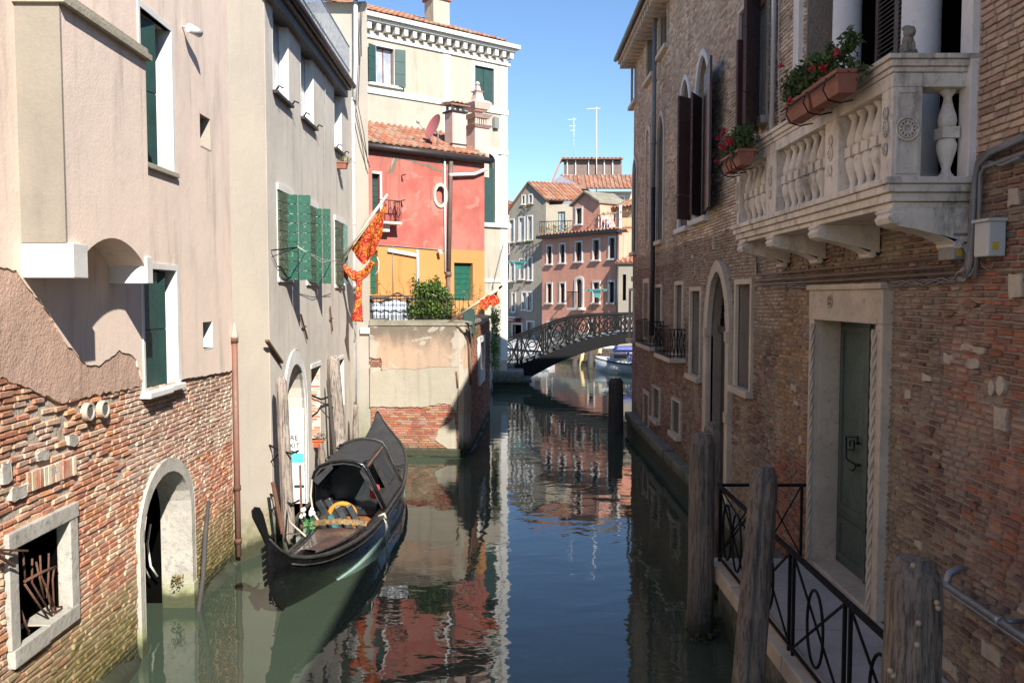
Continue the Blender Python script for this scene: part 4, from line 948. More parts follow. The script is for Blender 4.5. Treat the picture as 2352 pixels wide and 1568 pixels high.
mb = MB(); mb.box((-.98, 18.3, 2.85), (.3, .3, .55)); mb.build('planter', M['shutter_dark'], pt_, bevel=.01)
# second flagpole with furled flag
fp = thing('furled_flagpole', 'pale flagpole leaning out over the garden wall with an orange flag furled at its end', 'flagpole', (-1.37, 17.6, 2.85))
a = ony(1026, 744, 17.5); b = ony(1146, 662, 16.6); mb = MB(); mb.tube([a, b], .03, 8, rad=[.028, .034]); mb.build('pole', M['flagpole'], fp)
mb = MB(); mb.tube([b, b + (b - a).normalized() * .09], .022, 8); mb.build('tip', M['iron'], fp)
def cloth_strip(mb, path, width, n=10, amp=.02, seed=0):
    rows = []
    for i, (p, w_) in enumerate(path):
        p = Vector(p); rows.append([mb.vert(p + Vector(((j / n - .5) * w_, amp * math.sin(j * 2.1 + i * .6 + seed), 0))) for j in range(n + 1)])
    for a_, b_ in zip(rows, rows[1:]):
        for j in range(n): mb.face((a_[j], a_[j + 1], b_[j + 1], b_[j]), True)
mb = MB(); q = lambda x, y: ony(x, y, 16.72)
mb_path = [(q(1092, 703), .26), (q(1108, 700), .2)]
A_ = [q(1100, 690), q(1145, 664)]; rows = []
for i in range(9):
    f = i / 8; t_ = A_[0].lerp(A_[1], f); dep = .22 + .12 * math.sin(f * 5) + (.12 if f > .7 else 0); dep *= .6 + .7 * f
    rows.append([mb.vert(t_ + Vector((.03 * math.sin(f * 9 + j), .03 * math.sin(j * 1.9 + f * 12), -dep * j / 6))) for j in range(7)])
for a_, b_ in zip(rows, rows[1:]):
    for j in range(6): mb.face((a_[j], a_[j + 1], b_[j + 1], b_[j]), True)
mb.build('flag', M['flag'], fp)
# ================================================================== RED AND ORANGE HOUSE
R1 = Fac((-3.95, 21.84), (-.80, 24.2)); RL = R1.L
red = thing('red_house', 'small house, faded red above and bright orange below, behind the garden wall', 'house', (-3, 24, 2))
rdoor = R1.rc(855, 872, (872, 400), (872, 492)); rov = R1.p(1011, 449); rd2 = R1.rc(1043, 1086, (1043, 603), (1043, 690)); rd3 = R1.rc(850, 868, (868, 575), (868, 676))
oval = [(rov[0] + .155 * math.cos(2 * PI * k / 28), rov[1] + .25 * math.sin(2 * PI * k / 28)) for k in range(28)]
ovo = [(rov[0] + .245 * math.cos(2 * PI * k / 28), rov[1] + .345 * math.sin(2 * PI * k / 28)) for k in range(28)]
zo = R1.p(990, 571)[1]; zg = R1.p(853, 338)[1]
HR = [rect(*rdoor), oval, rect(*rd2), rect(*rd3)]
mb = MB(); plate(mb, R1, rect(0, RL, zo, zg + .05), HR, 0, -.2); mb.build('upper_wall', M['red'], red)
mb = MB(); plate(mb, R1, rect(0, RL, 1.9, zo), HR, .004, -.2); mb.build('lower_wall', M['orange'], red)
mb = MB(); mb.prism([R1.w(RL, 1.9, 0), R1.w(RL, 1.9, -3), R1.w(0, 1.9, -3), R1.w(0, 1.9, -.25), R1.w(RL - .02, 1.9, -.25)], (0, 0, zg - 1.9)); mb.build('side_wall', M['red'], red)
for r_, k, m_ in ((rdoor, 'door', 'shutter_dark'), (rd2, 'door', 'green_bright'), (rd3, 'door', 'green_bright')):
    if 'green_bright' not in M: M['green_bright'] = paint('garden_green_paint', (.01, .11, .07), (.01, .08, .05), rough=.5)
    mb = MB(); nb = 7; h = (r_[3] - r_[2]) / nb
    for i in range(nb): slab(mb, R1, (r_[0], r_[1], r_[2] + i * h + .008, r_[2] + (i + 1) * h), -.16, -.12)
    o_ = mb.build(k, M[m_], red)
    if r_ is rdoor:
        mb = MB(); slab(mb, R1, (r_[0], r_[1] + .06, r_[3], r_[3] + .06), -.02, .03); slab(mb, R1, (r_[1], r_[1] + .06, r_[2], r_[3]), -.02, .03); mb.build('frame', M['white_stone'], o_)
mb = MB(); ring(mb, R1, ovo, oval, .04, -.1); ow = mb.build('oval_window', M['istria'], red)
mb = MB(); plate(mb, R1, oval, [], -.12, -.14); mb.build('pane', M['red'], ow)
bl_ = MB(); t0, z0 = R1.p(876, 511); t1, z1 = R1.p(906, 518); slab(bl_, R1, (t0 - .3, t1, z1, z0), -.1, .42); bc_ = bl_.build('small_balcony', M['white_stone'], red, bevel=.01)
mb = MB(); zr = z0 + .55
mb.bar(R1.w(t1 - .02, zr, .4), R1.w(t0 - .3, zr, .4), .02); mb.bar(R1.w(t1 - .02, zr, .4), R1.w(t1 - .02, zr, 0), .02)
for k in range(7): mb.bar(R1.w(t1 - .02 - k * .08, z0, .4), R1.w(t1 - .02 - k * .08 + (.04 if k % 2 else 0), zr, .4), .012)
for k in range(4): mb.bar(R1.w(t1 - .02, z0, .1 + .1 * k), R1.w(t1 - .02, zr, .1 + .1 * k), .012)
for k in range(3): mb.tube([R1.w(t1 - .1 - .12 * k + .05 * math.cos(a_), z0 + .25 + .12 * math.sin(a_), .41) for a_ in [i * PI / 5 for i in range(11)]], .008, 5)
mb.build('railing', M['iron'], bc_); mb = MB(); slab(mb, R1, (t0 - .1, t0 + .12, z1 - .2, z1), 0, .25); mb.build('bracket', M['white_stone'], bc_, bevel=.02)
mb = MB(); t, z = R1.p(1030, 440, .08); zb1 = R1.p(1030, 372)[1]; zm = R1.p(1030, 625)[1]
mb.tube([R1.w(t + .09, zb1, .08), R1.w(t + .07, zb1 - .5, .08), R1.w(t, zm, .08)], .06, 10); mb.tube([R1.w(t, zm, .08), R1.w(t - .01, zm - .12, .08)], .085, 10); mb.tube([R1.w(t - .01, zm - .1, .08), R1.w(t - .01, 2.0, .08)], .055, 10); mb.build('downpipe', M['brown_pipe'], red)
mb = MB(); mb.tube([R1.w(t - .1, zb1 + .05, .05), R1.w(t - .09, zm, .05)], .03, 8)
mb.tube([R1.w(*R1.p(1032, 402, .1), .1), R1.w(*R1.p(1090, 400, .1), .1), R1.w(*R1.p(1118, 388, .1), .1)], .05, 8); mb.build('white_pipe', M['white_pipe'], red)
mb = MB(); mb.tube([R1.w(-.1, zg, .14), R1.w(RL + .1, zg - .02, .14)], .09, 10); slab(mb, R1, (-.1, RL + .08, zg + .02, zg + .1), -.2, .1); mb.build('gutter', M['gutter'], red)
mb = MB(); v = (-R1.n * .92 + Vector((0, 0, .40))); tiles(mb, R1.w(-.1, zg + .08, .16), R1.u, v, RL + .1, 2.6, pitch=.2, row=.32, seed=4, cut=None); mb.build('roof', M['tile'], red)
mb = MB()
for a_, b_ in (((923, 403), (926, 415)), ((922, 461), (925, 474))):
    P0 = R1.w(*R1.p(*a_, .02), .02); mb.bar(P0, P0 + R1.n * .2, .02); mb.bar(P0, P0 + Vector((0, 0, -.15)), .02)
mb.build('hook', M['iron'], red)
fl = R1.rc(889, 958, (958, 587), (958, 660)); mb = MB(); mb.bar(R1.w(fl[0], fl[3] + .12, .05), R1.w(fl[1], fl[3], .05), .06, .09); mb.bar(R1.w(fl[1], fl[3] + .15, .05), R1.w(fl[1], fl[2] - .3, .05), .06, .09)
mb.build('white_frame', M['frame_white'], red)
mb = MB(); pts = [R1.w(*R1.p(*a_, .03), .03) for a_ in ((870, 563), (905, 565), (940, 568), (990, 572), (1008, 574), (1028, 576))]; mb.tube(pts, .012, 5); mb.tube([R1.w(*R1.p(902, 566, .03), .03), R1.w(*R1.p(903, 680, .03), .03)], .012, 5)
mb.build('cable', M['box_grey'], red)
mb = MB(); q_ = R1.w(*R1.p(1008, 577, .1), .1); mb.tube([q_, q_ + R1.n * .12 - Vector((0, 0, .03))], .05, 10); wl_ = mb.build('garden_lamp', M['frame_white'], red)
mb = MB(); t0, z0 = R1.p(905, 398); pts = ragged([R1.p(*a_) for a_ in ((890, 400), (903, 397), (916, 360), (908, 352), (898, 378))], .015, .05, 5); plate(mb, R1, pts, [], .006, -.01)
for pts_ in (((880, 352), (930, 362), (970, 378), (1010, 392), (1030, 394)), ((985, 362), (1010, 375), (1040, 380), (1060, 376))):
    L_ = [R1.p(*a_) for a_ in pts_]; up2 = ragline([(a_, b_ + .035) for a_, b_ in L_], .03, .09, 3); dn = ragline([(a_, b_ - .03) for a_, b_ in L_[::-1]], .03, .09, 4)
    plate(mb, R1, up2 + dn, [], .005, -.01)
mb.build('bare_plaster', M['salmon'], red)
# chimneys on the red house
def cpos(px, py, back=.5):
    t, z = R1.p(px, py, -back); return R1.w(t, 0, -back)
ch = thing('chimney', 'plain pink chimney with a small tiled cap on the red house', 'chimney', cpos(1045, 345)); c = cpos(1046, 345, .5); rz = math.atan2(R1.u.y, R1.u.x)
zc0 = 6.9; zt = 3.4 + (680 - 268) / 1900 * (c.y)
mb = MB(); mb.box((c.x, c.y, (zc0 + zt) / 2), (.46, .42, zt - zc0), rz); mb.build('stack', M['far_pale_pink'] if 'far_pale_pink' in M else M.setdefault('far_pale_pink', plaster('pale_pink_chimney_plaster', (.66, .46, .38), (.6, .44, .38))), ch)
mb = MB(); mb.box((c.x, c.y, zt + .03), (.56, .5, .05), rz); mb.box((c.x, c.y, zt - .9), (.5, .46, .03), rz); mb.build('band', M['gutter'], ch)
mb = MB()
for sx in (-.18, .18):
    for sy in (-.15, .15): mb.box(c + Matrix.Rotation(rz, 3, 'Z') @ Vector((sx, sy, 0)) + Vector((0, 0, zt + .13)), (.07, .07, .2), rz)
mb.build('pier', M['frame_white'], ch)
mb = MB(); tiles(mb, c + Matrix.Rotation(rz, 3, 'Z') @ Vector((-.34, -.32, 0)) + Vector((0, 0, zt + .22)), R1.u, -R1.n + Vector((0, 0, .12)), .66, .62, pitch=.15, seed=6); mb.build('cap', M['tile'], ch)
c = cpos(1097, 345, .55); ch = thing('ornate_chimney', 'tall pink Venetian chimney pot with slotted lantern and ball finial', 'chimney', c)
Zp = lambda py: 3.4 + (680 - py) / 1900 * c.y
mb = MB(); mb.box((c.x, c.y, (zc0 + Zp(302)) / 2), (.5, .46, Zp(302) - zc0), rz)
mb.box((c.x, c.y, (Zp(257) + Zp(246)) / 2), (.42, .4, Zp(246) - Zp(270)), rz); mb.build('stack', M['far_pale_pink'], ch)
R3 = Matrix.Rotation(rz, 3, 'Z')
def frus(mb, z0, z1, w0, w1):
    P = []
    for z, w_ in ((z0, w0), (z1, w1)):
        for sx, sy in ((-1, -1), (1, -1), (1, 1), (-1, 1)): P.append(c + R3 @ Vector((sx * w_ / 2, sy * w_ / 2, 0)) + Vector((0, 0, z)))
    mb.hexa(P)
mb = MB(); frus(mb, Zp(302), Zp(296), .52, .66); mb.build('lower_cornice', M['far_pale_pink'], ch)
mb = MB()
for k in range(6):
    for s_ in (-1, 1):
        mb.box(c + R3 @ Vector((-.2 + k * .08, s_ * .19, 0)) + Vector((0, 0, (Zp(278) + Zp(296)) / 2)), (.04, .04, Zp(278) - Zp(296)), rz)
        mb.box(c + R3 @ Vector((s_ * .19, -.2 + k * .08, 0)) + Vector((0, 0, (Zp(278) + Zp(296)) / 2)), (.04, .04, Zp(278) - Zp(296)), rz)
mb.build('slotted_lantern', M['far_pale_pink'], ch); mb = MB(); mb.box(c + Vector((0, 0, (Zp(278) + Zp(296)) / 2)), (.25, .25, Zp(278) - Zp(296)), rz); mb.build('flue', M['dark'], ch)
mb = MB(); frus(mb, Zp(280), Zp(272), .5, .66); frus(mb, Zp(260), Zp(246), .5, .62); frus(mb, Zp(246), Zp(241), .62, .5); frus(mb, Zp(241), Zp(222), .30, .2); frus(mb, Zp(222), Zp(218), .2, .3); frus(mb, Zp(218), Zp(206), .16, .1); mb.build('crown', M['far_pale_pink'], ch)
mb = MB(); bm_ = [(0.001 + .07 * math.sin(PI * k / 8), Zp(201) - .07 * math.cos(PI * k / 8)) for k in range(9)]; mb.lathe(bm_, (c.x, c.y, 0), 12); mb.build('ball_finial', M['istria'], ch)
# satellite dish
c = cpos(1000, 325, .15); ds = thing('satellite_dish', 'red painted satellite dish on the tiles of the red house', 'satellite dish', c); mb = MB(); z = 3.4 + (680 - 299) / 1900 * c.y
cc_ = Vector((c.x - .02, c.y, z)); ax = Vector((-.75, -.5, .35)).normalized(); s1 = ax.cross(Vector((0, 0, 1))).normalized(); s2 = s1.cross(ax); rings = []
for k in range(7):
    r_ = .38 * k / 6; rings.append([mb.vert(cc_ + (s1 * math.cos(2 * PI * j / 20) + s2 * math.sin(2 * PI * j / 20)) * max(.001, r_) + ax * (r_ * r_ * .5)) for j in range(20)])
for a_, b_ in zip(rings, rings[1:]):
    for j in range(20): mb.face((a_[j], a_[(j + 1) % 20], b_[(j + 1) % 20], b_[j]), True)
mb.build('reflector', M['dish'], ds); mb = MB(); mb.tube([cc_, cc_ - ax * .12 + Vector((0, 0, -.1)), (c.x + .05, c.y, z - .5)], .025, 6); mb.tube([cc_ - s2 * .36, cc_ + ax * .5 - s2 * .1], .012, 6); mb.tube([cc_ + ax * .48 - s2 * .1, cc_ + ax * .56 - s2 * .1], .035, 8); mb.build('arm', M['box_grey'], ds)
# ================================================================== TALL BEIGE HOUSE
B1 = Fac((-5.6, 26.93), (-.18, 31.0)); BL = B1.L; BZ = 12.4
bh = thing('beige_house', 'tall pale beige palazzo with white dentil cornice and tiled roof at the canal bend', 'house', (-3, 31, 0))
bw1 = B1.rc(863, 904, (904, 114), (904, 198)); bw2 = B1.rc(1090, 1134, (1090, 150), (1090, 235)); bw3 = B1.rc(1106, 1137, (1137, 355), (1137, 513))
A3 = arch(*bw3, rise=(bw3[1] - bw3[0]) * .5)
mb = MB(); plate(mb, B1, rect(0, BL, -.4, BZ), [rect(*bw1), rect(*bw2), A3], 0, -.3)
mb.prism([B1.w(BL, -.4, 0), B1.w(BL, -.4, -6), B1.w(0, -.4, -6), B1.w(0, -.4, -.32), B1.w(BL - .02, -.4, -.32)], (0, 0, BZ + .4)); mb.build('wall', M['beige'], bh)
mb = MB()
for k in range(2): pass
zs = B1.p(990, 229)[1]; slab(mb, B1, (0, BL + .02, zs - .12, zs + .07), -.01, .05)
zs2 = B1.p(1150, 350)[1]; slab(mb, B1, (BL - 1.2, BL + .02, zs2 - .08, zs2 + .08), -.01, .05)
zs3 = B1.p(1150, 518)[1]; slab(mb, B1, (bw3[0] - .2, BL + .12, zs3 - .08, zs3 + .07), -.01, .09)
zs4 = B1.p(1150, 645)[1]; slab(mb, B1, (BL - 1.2, BL + .02, zs4 - .05, zs4 + .07), -.01, .04)
for t_ in (B1.p(1027, 300)[0],): slab(mb, B1, (t_ - .16, t_ + .16, zs + .07, BZ - .5), -.01, .012); slab(mb, B1, (t_ - .16, t_ + .16, 6, zs - .12), -.01, .012)
slab(mb, B1, (BL - .3, BL + .015, 1.0, BZ - .6), -.01, .014); mb.build('string_course', M['white_stone'], bh)
w = window(bh, B1, bw1, 'pale', depth=.14, frame=.1, fm='white_stone', sill=.3, wm='frame_brown')
t0, t1, z0, z1 = bw1
shutter(w, B1, t0 - .02, z0, z1, (t1 - t0) * .46, .25, 'shutter_dark', d=.04, sgn=-1, bands=3); shutter(w, B1, t1 + .02, z0 - .03, z1, (t1 - t0) * .55, .28, 'shutter_dark', d=.04, bands=3)
w = window(bh, B1, bw2, 'glass', depth=.14, frame=.14, fm='white_stone', wm='shutter_dark', bars=False); t0, t1, z0, z1 = bw2
mb = MB(); slab(mb, B1, (t0, (t0 + t1) / 2 - .01, z0, z1), -.10, -.06); slab(mb, B1, ((t0 + t1) / 2 + .01, t1, z0, z1), -.10, -.06); mb.build('shutter', M['shutter_dark'], w)
w = window(bh, B1, bw3, 'glass', depth=.2, frame=.18, fm='white_stone', wm='shutter_dark', arched=A3); t0, t1, z0, z1 = bw3
mb = MB(); slab(mb, B1, (t0 + .02, t1 - .02, z0, z1 - .5), -.12, -.06); mb.build('shutter', M['shutter_dark'], w)
mb = MB(); slab(mb, B1, (-.2, BL + .12, BZ - .55, BZ - .4), -.02, .06); slab(mb, B1, (-.2, BL + .22, BZ - .08, BZ + .02), -.1, .30); slab(mb, B1, (-.2, BL + .32, BZ + .02, BZ + .16), -.1, .42)
k = 0
while k * .34 < BL + .05: slab(mb, B1, (k * .34 - .05, k * .34 + .10, BZ - .32, BZ - .08), -.02, .24); k += 1
mb.build('cornice', M['white_stone'], bh, bevel=.01)
mb = MB(); tiles(mb, B1.w(-.3, BZ + .2, .35), B1.u, -B1.n + Vector((0, 0, .42)), BL + .3, 3.2, pitch=.2, row=.36, seed=9, cut=lambda a_, b_: a_ < BL + .15 - b_ * .8); mb.build('roof', M['tile'], bh)
t_, z_ = B1.p(1004, 70, -.5); c = B1.w(t_, 0, -.5); cb = thing('roof_chimney', 'cream square chimney with a wide tiled cap on the beige palazzo', 'chimney', c); zb_ = BZ + .1; zt_ = 3.4 + (680 - 20) / 1900 * c.y; rz = math.atan2(B1.u.y, B1.u.x)
mb = MB(); mb.box((c.x, c.y, (zb_ + zt_) / 2), (.66, .6, zt_ - zb_), rz); mb.build('stack', M['far_cream'], cb)
mb = MB(); mb.box((c.x, c.y, zt_ + .06), (.78, .72, .12), rz); mb.build('band', M['pot'], cb)
mb = MB(); tiles(mb, c + Matrix.Rotation(rz, 3, 'Z') @ Vector((-.5, -.45, 0)) + Vector((0, 0, zt_ + .2)), B1.u, -B1.n + Vector((0, 0, .25)), 1.0, .9, pitch=.2, seed=2); mb.build('cap', M['tile'], cb)
mb = MB(); mb.tube([B1.w(*B1.p(1157, 560, .1), .1), B1.w(*B1.p(1133, 655, .1), .1), B1.w(*B1.p(1133, 760, .1), .1)], .02, 5); mb.build('cable', M['box_grey'], bh)
mb = MB(); t_, z_ = B1.p(1140, 282, .1); mb.box(B1.w(t_, z_, .08), (.22, .1, .4), rz + .2); mb.build('bracket_box', M['box_grey'], bh)
# ================================================================== FAR SIDE: quay, houses, bridge, boats
def ext(F, z0, z1, dep, mb):
    mb.prism([F.w(F.L, z0, -.32), F.w(F.L, z0, -dep), F.w(0, z0, -dep), F.w(0, z0, -.32)], (0, 0, z1 - z0))
qy = MB(); qz = .95
qy.prism([(-9, 60, -.9), (-9, 47.0, -.9), (1.95, 44.3, -.9), (5.5, 39.7, -.9), (30, 39.7, -.9), (30, 60, -.9)], (0, 0, qz + .9)); tag(qy.build('quay', M['blue_stone']), kind='structure')
Q = Fac((1.95, 44.2), (5.5, 39.6)); mb = MB(); bricks(mb, Q, rect(0, Q.L, 0, qz - .12), [], lambda a, b, r: r.choice([(.38, .26, .17), (.42, .3, .2), (.35, .2, .14), (.3, .22, .15)]), bl=.3, bh=.08, dj=.008, d=.03, seed=2); tag(mb.build('quay_wall', M['brick_garden']), 'low brown brick quay wall along the water beyond the bridge', 'wall')
F2 = Fac((1.63, 45.0), (5.2, 40.5)); F2L = F2.L
ph = thing('salmon_house', 'salmon pink house with two rows of dark windows and a dormer, beyond the bridge', 'house', (5, 43, 1))
def rws(F, xs, yt, yb): return [F.rc(a, b, (b, yt(b)), (b, yb(b))) for a, b in xs]
yt1 = lambda x: 566 - (x - 1262) * .133; yb1 = lambda x: 606 - (x - 1262) * .085
yt2 = lambda x: 652 - (x - 1262) * .03; yb2 = lambda x: 695 + (x - 1262) * .0
WA = rws(F2, [(1257, 1267), (1287, 1297), (1323, 1336), (1363, 1376), (1400, 1412)], yt1, yb1)
WB = rws(F2, [(1257, 1267), (1287, 1297), (1363, 1376), (1399, 1411)], yt2, yb2)
dr = F2.rc(1324, 1337, (1337, 640), (1337, 706)); zr2 = F2.p(1335, 540)[1]
gd = rws(F2, [(1257, 1268), (1352, 1364)], lambda x: 741, lambda x: 785)
mb = MB(); plate(mb, F2, rect(0, F2L, 0, zr2), [rect(*r) for r in WA + WB + gd] + [arch(*dr)], 0, -.3); ext(F2, 0, zr2, 5, mb); mb.build('wall', M['far_pink'], ph)
for r in WA + WB + gd: window(ph, F2, r, 'glass', depth=.14, frame=.09, fm='white_stone', sill=.12, wm='shutter_dark', fd=.03)
window(ph, F2, dr, 'glass', depth=.14, frame=.14, fm='white_stone', arched=arch(*dr), wm='shutter_dark')
mb = MB(); t0, z0 = F2.p(1318, 706); t1, _ = F2.p(1345, 706); slab(mb, F2, (t0, t1, z0 - .12, z0), 0, .5); bb = mb.build('balcony', M['white_stone'], ph); mb = MB(); k = t0
while k < t1 + .01: mb.bar(F2.w(k, z0, .46), F2.w(k, z0 + .8, .46), .03); k += (t1 - t0) / 9
mb.bar(F2.w(t0, z0 + .8, .46), F2.w(t1, z0 + .8, .46), .04); mb.bar(F2.w(t0, z0 + .8, .46), F2.w(t0, z0 + .8, 0), .04); mb.build('railing', M['iron'], bb)
mb = MB(); slab(mb, F2, (-.2, F2L + .15, zr2 - .03, zr2 + .12), -.2, .28); mb.build('eaves', M['gutter'], ph)
mb = MB(); tiles(mb, F2.w(-.2, zr2 + .12, .25), F2.u, -F2.n + Vector((0, 0, .12)), F2L + .3, 1.2, pitch=.26, row=.4, seed=5); mb.build('roof', M['tile'], ph)
mb = MB(); slab(mb, F2, (-.1, 5.2, .95, 1.6), 0, .02); mb.build('plinth', M['cement'], ph)
mb = MB(); t_, _ = F2.p(1418, 650, .1); mb.tube([F2.w(t_, zr2, .1), F2.w(t_, .95, .1)], .06, 8); mb.build('downpipe', M['gutter'], ph)
# dormer
D_ = Fac(F2.w(F2.p(1310, 520)[0], 0, -.15).xy, F2.w(F2.p(1372, 520)[0], 0, -.15).xy); dl = D_.L; ze = 3.4 + (680 - 465) / 1900 * 41.5; zp = 3.4 + (680 - 440) / 1900 * 41.5
dw = D_.rc(1324, 1336, (1336, 478), (1336, 514)); mb = MB(); ol = [(-.25, zr2), (dl + .3, zr2), (dl + .1, zr2 + .5), (dl, ze), (dl / 2, zp), (0, ze), (0, zr2 + .6)]
plate(mb, D_, ol, [rect(*dw)], 0, -1.6); dm = mb.build('dormer', M['far_pink'], ph); window(ph, D_, dw, 'glass', depth=.12, frame=.1, fm='white_stone', sill=.1, wm='shutter_dark')
mb = MB()
for a, b in ((-.12, dl / 2), (dl + .12, dl / 2)):
    za = ze - .05; q = [D_.w(a, za, .15), D_.w(b, zp + .03, .15), D_.w(b, zp + .03, -2), D_.w(a, za, -2)]; mb.hexa([*q, *[x + Vector((0, 0, .09)) for x in q]])
mb.build('roof', M['coping'], dm)
# terrace wall with fan right of the dormer, then tiled lean-to
T_ = Fac(F2.w(F2.p(1366, 520)[0], 0, -1.2).xy, F2.w(F2L, 0, -1.2).xy); mb = MB(); zt = 3.4 + (680 - 502) / 1900 * 37.8; z2 = 3.4 + (680 - 462) / 1900 * 38.5
plate(mb, T_, rect(0, T_.L, zr2, z2), [], 0, -2); mb.build('terrace_wall', M['far_cream'], ph)
mb = MB(); slab(mb, F2, (F2.p(1372, 500)[0], F2L, zr2 + .1, zr2 + .12), -.15, -.1)
k = F2.p(1372, 500)[0]
while k < F2L: mb.bar(F2.w(k, zr2 + .1, -.1), F2.w(k, zr2 + .95, -.1), .03); k += .2
mb.bar(F2.w(F2.p(1372, 500)[0], zr2 + .95, -.1), F2.w(F2L, zr2 + .95, -.1), .05); mb.bar(F2.w(F2L, zr2 + .1, -.1), F2.w(F2L, zr2 + 1.3, -.1), .12); tt = mb.build('terrace_rail', M['frame_white'], ph)
t_, z_ = F2.p(1383, 517, -.3); mb = MB(); c = F2.w(t_, z_, -.3); slab(mb, F2, (t_ - .35, t_ + .35, z_ - .28, z_ + .28), -.6, -.3); ac = mb.build('air_conditioner', M.setdefault('pink_panel', paint('pink_panel', (.7, .35, .38), rough=.5)), ph, bevel=.02)
mb = MB(); mb.tube([F2.w(t_, z_, -.3), F2.w(t_, z_, -.27)], .2, 16); mb.build('fan', M['maroon'], ac)
mb = MB(); tiles(mb, T_.w(-.2, z2, .3), T_.u, -T_.n + Vector((0, 0, .35)), T_.L + .3, 1.5, pitch=.24, row=.35, seed=15); mb.build('terrace_roof', M['tile'], ph)
mb = MB(); rng = random.Random(9)
for k in range(5): leaves(mb, F2.w(F2.p(1372, 500)[0] + k * .5, zr2 + .95, -.05), (.3, .1, .1), 30, .05, [(.2, .2, .05), (.3, .28, .1)], rng)
tag(mb.build('terrace_planter', M['leaf']), 'dry yellow planting along the roof terrace rail of the salmon house', 'plant')
# tan gabled house
tan = thing('tan_house', 'tan gabled house with a red shop sign, beyond the left end of the bridge', 'house', (.5, 51, 1))
F1 = Fac((-.05, 50.5), (1.98, 48.6)); F1.L = F1.L; L_ = F1.L
ap = 3.4 + (680 - 421) / 1900 * 49.6; el = 3.4 + (680 - 484) / 1900 * 50.6; er = 3.4 + (680 - 462) / 1900 * 48.8
w1_ = [F1.rc(a, b, (b, t), (b, t2)) for a, b, t, t2 in ((1193, 1204, 500, 552), (1213, 1222, 497, 550), (1171, 1180, 505, 555), (1194, 1203, 596, 640), (1214, 1222, 592, 642), (1172, 1181, 602, 645), (1177, 1183, 674, 715), (1200, 1209, 672, 710), (1213, 1222, 672, 712), (1200, 1205, 450, 468), (1216, 1222, 448, 466))]
gdo = F1.rc(1178, 1198, (1198, 745), (1198, 790)); g2 = F1.rc(1212, 1226, (1226, 740), (1226, 795))
mb = MB(); plate(mb, F1, [(-.15, 0), (L_, 0), (L_, er), (L_ * .52, ap), (-.15, el)], [rect(*r) for r in w1_ + [gdo, g2]], 0, -.3)
mb.prism([F1.w(L_, 0, -.32), F1.w(L_ + 1, 0, -6), F1.w(-.3, 0, -6), F1.w(-.15, 0, -.32)], (0, 0, el)); mb.build('wall', M['far_tan'], tan)
for k, r in enumerate(w1_):
    w = window(tan, F1, r, 'pale' if k < 9 else 'glass', depth=.12, frame=.08, fm='white_stone', wm='frame_white', sill=.08)
for r in (gdo, g2): window(tan, F1, r, 'dark' if r is gdo else 'pale', depth=.2, frame=.1, fm='white_stone', wm='frame_white')
t0, z0 = F1.p(1165, 729); t1, z1 = F1.p(1197, 739); mb = MB(); slab(mb, F1, (t0 + .02, t1, z1, z0), .05, .5); sg2 = mb.build('shop_sign', M['maroon'], tan)
mb = MB(); slab(mb, F1, (t0, t1 + .05, z0, z0 + .06), 0, .6); mb.build('canopy', M['frame_white'], sg2); mb = MB(); slab(mb, F1, (t0 + .2, t1 - .2, z1 + .1, z1 + .14), .5, .505); mb.build('lettering', M['paper_white'], sg2)
RM = Fac(F1.w(L_, 0, 0).xy, (F1.w(L_, 0, 0) + Vector((2.0, -.75, 0))).xy); RM.n = Vector((-.35, -.93, 0)).normalized(); lr = RM.L
mb = MB(); rdw = RM.rc(1281, 1298, (1290, 486), (1290, 540)); plate(mb, RM, rect(0, 2.4, 0, er - .3), [rect(*rdw)], 0, -.3); mb.build('side_wall', M['far_cream'], tan)
window(tan, RM, rdw, 'pale', depth=.1, wm='shutter_pale', back='glass_pale'); mb = MB(); slab(mb, RM, (-.1, 2.2, 3.4 + (680 - 545) / 1900 * 48 - .1, 3.4 + (680 - 545) / 1900 * 48), 0, 1.0)
zz = 3.4 + (680 - 545) / 1900 * 48
mb = MB(); slab(mb, RM, (-.1, 2.2, zz - .12, zz), 0, .9); tb_ = mb.build('balcony', M['cement'], tan); mb = MB(); k = -.1
while k < 2.2: mb.bar(RM.w(k, zz, .86), RM.w(k, zz + .85, .86), .025); k += .14
mb.bar(RM.w(-.1, zz + .85, .86), RM.w(2.2, zz + .85, .86), .04); mb.build('railing', M['iron'], tb_); mb = MB(); rng = random.Random(5)
for k in range(6): leaves(mb, RM.w(.1 + k * .35, zz + .4, .9), (.2, .1, .3), 50, .06, [(.12, .15, .04), (.2, .2, .07), (.3, .12, .1)], rng)
mb.build('balcony_plants', M['leaf'], tb_)
apx = F1.w(L_ * .52, ap, .15); er_ = F1.w(L_ + .1, er, .15); el_ = F1.w(-.3, el - .1, .15); dv = Vector((2.75, 1.0, 0))
mb = MB(); u = dv.normalized(); v = (apx - er_); tiles(mb, er_, u, v, 3.1, v.length, pitch=.25, row=.4, seed=12); v2 = (apx - el_); tiles(mb, el_, u, v2, 3.2, v2.length, pitch=.25, row=.4, seed=13); mb.build('roof', M['tile'], tan)
mb = MB(); rng = random.Random(6)
for px, py in ((1204, 475), (1220, 471), (1180, 560), (1203, 556), (1220, 554), (1178, 650), (1202, 648)):
    leaves(mb, F1.w(*F1.p(px, py, .15), .15), (.25, .12, .14), 34, .06, [(.06, .12, .02), (.12, .17, .04), (.35, .08, .06)], rng)
tag(mb.build('window_box_plants', M['leaf']), 'green plants in the window boxes of the tan gabled house', 'plant')
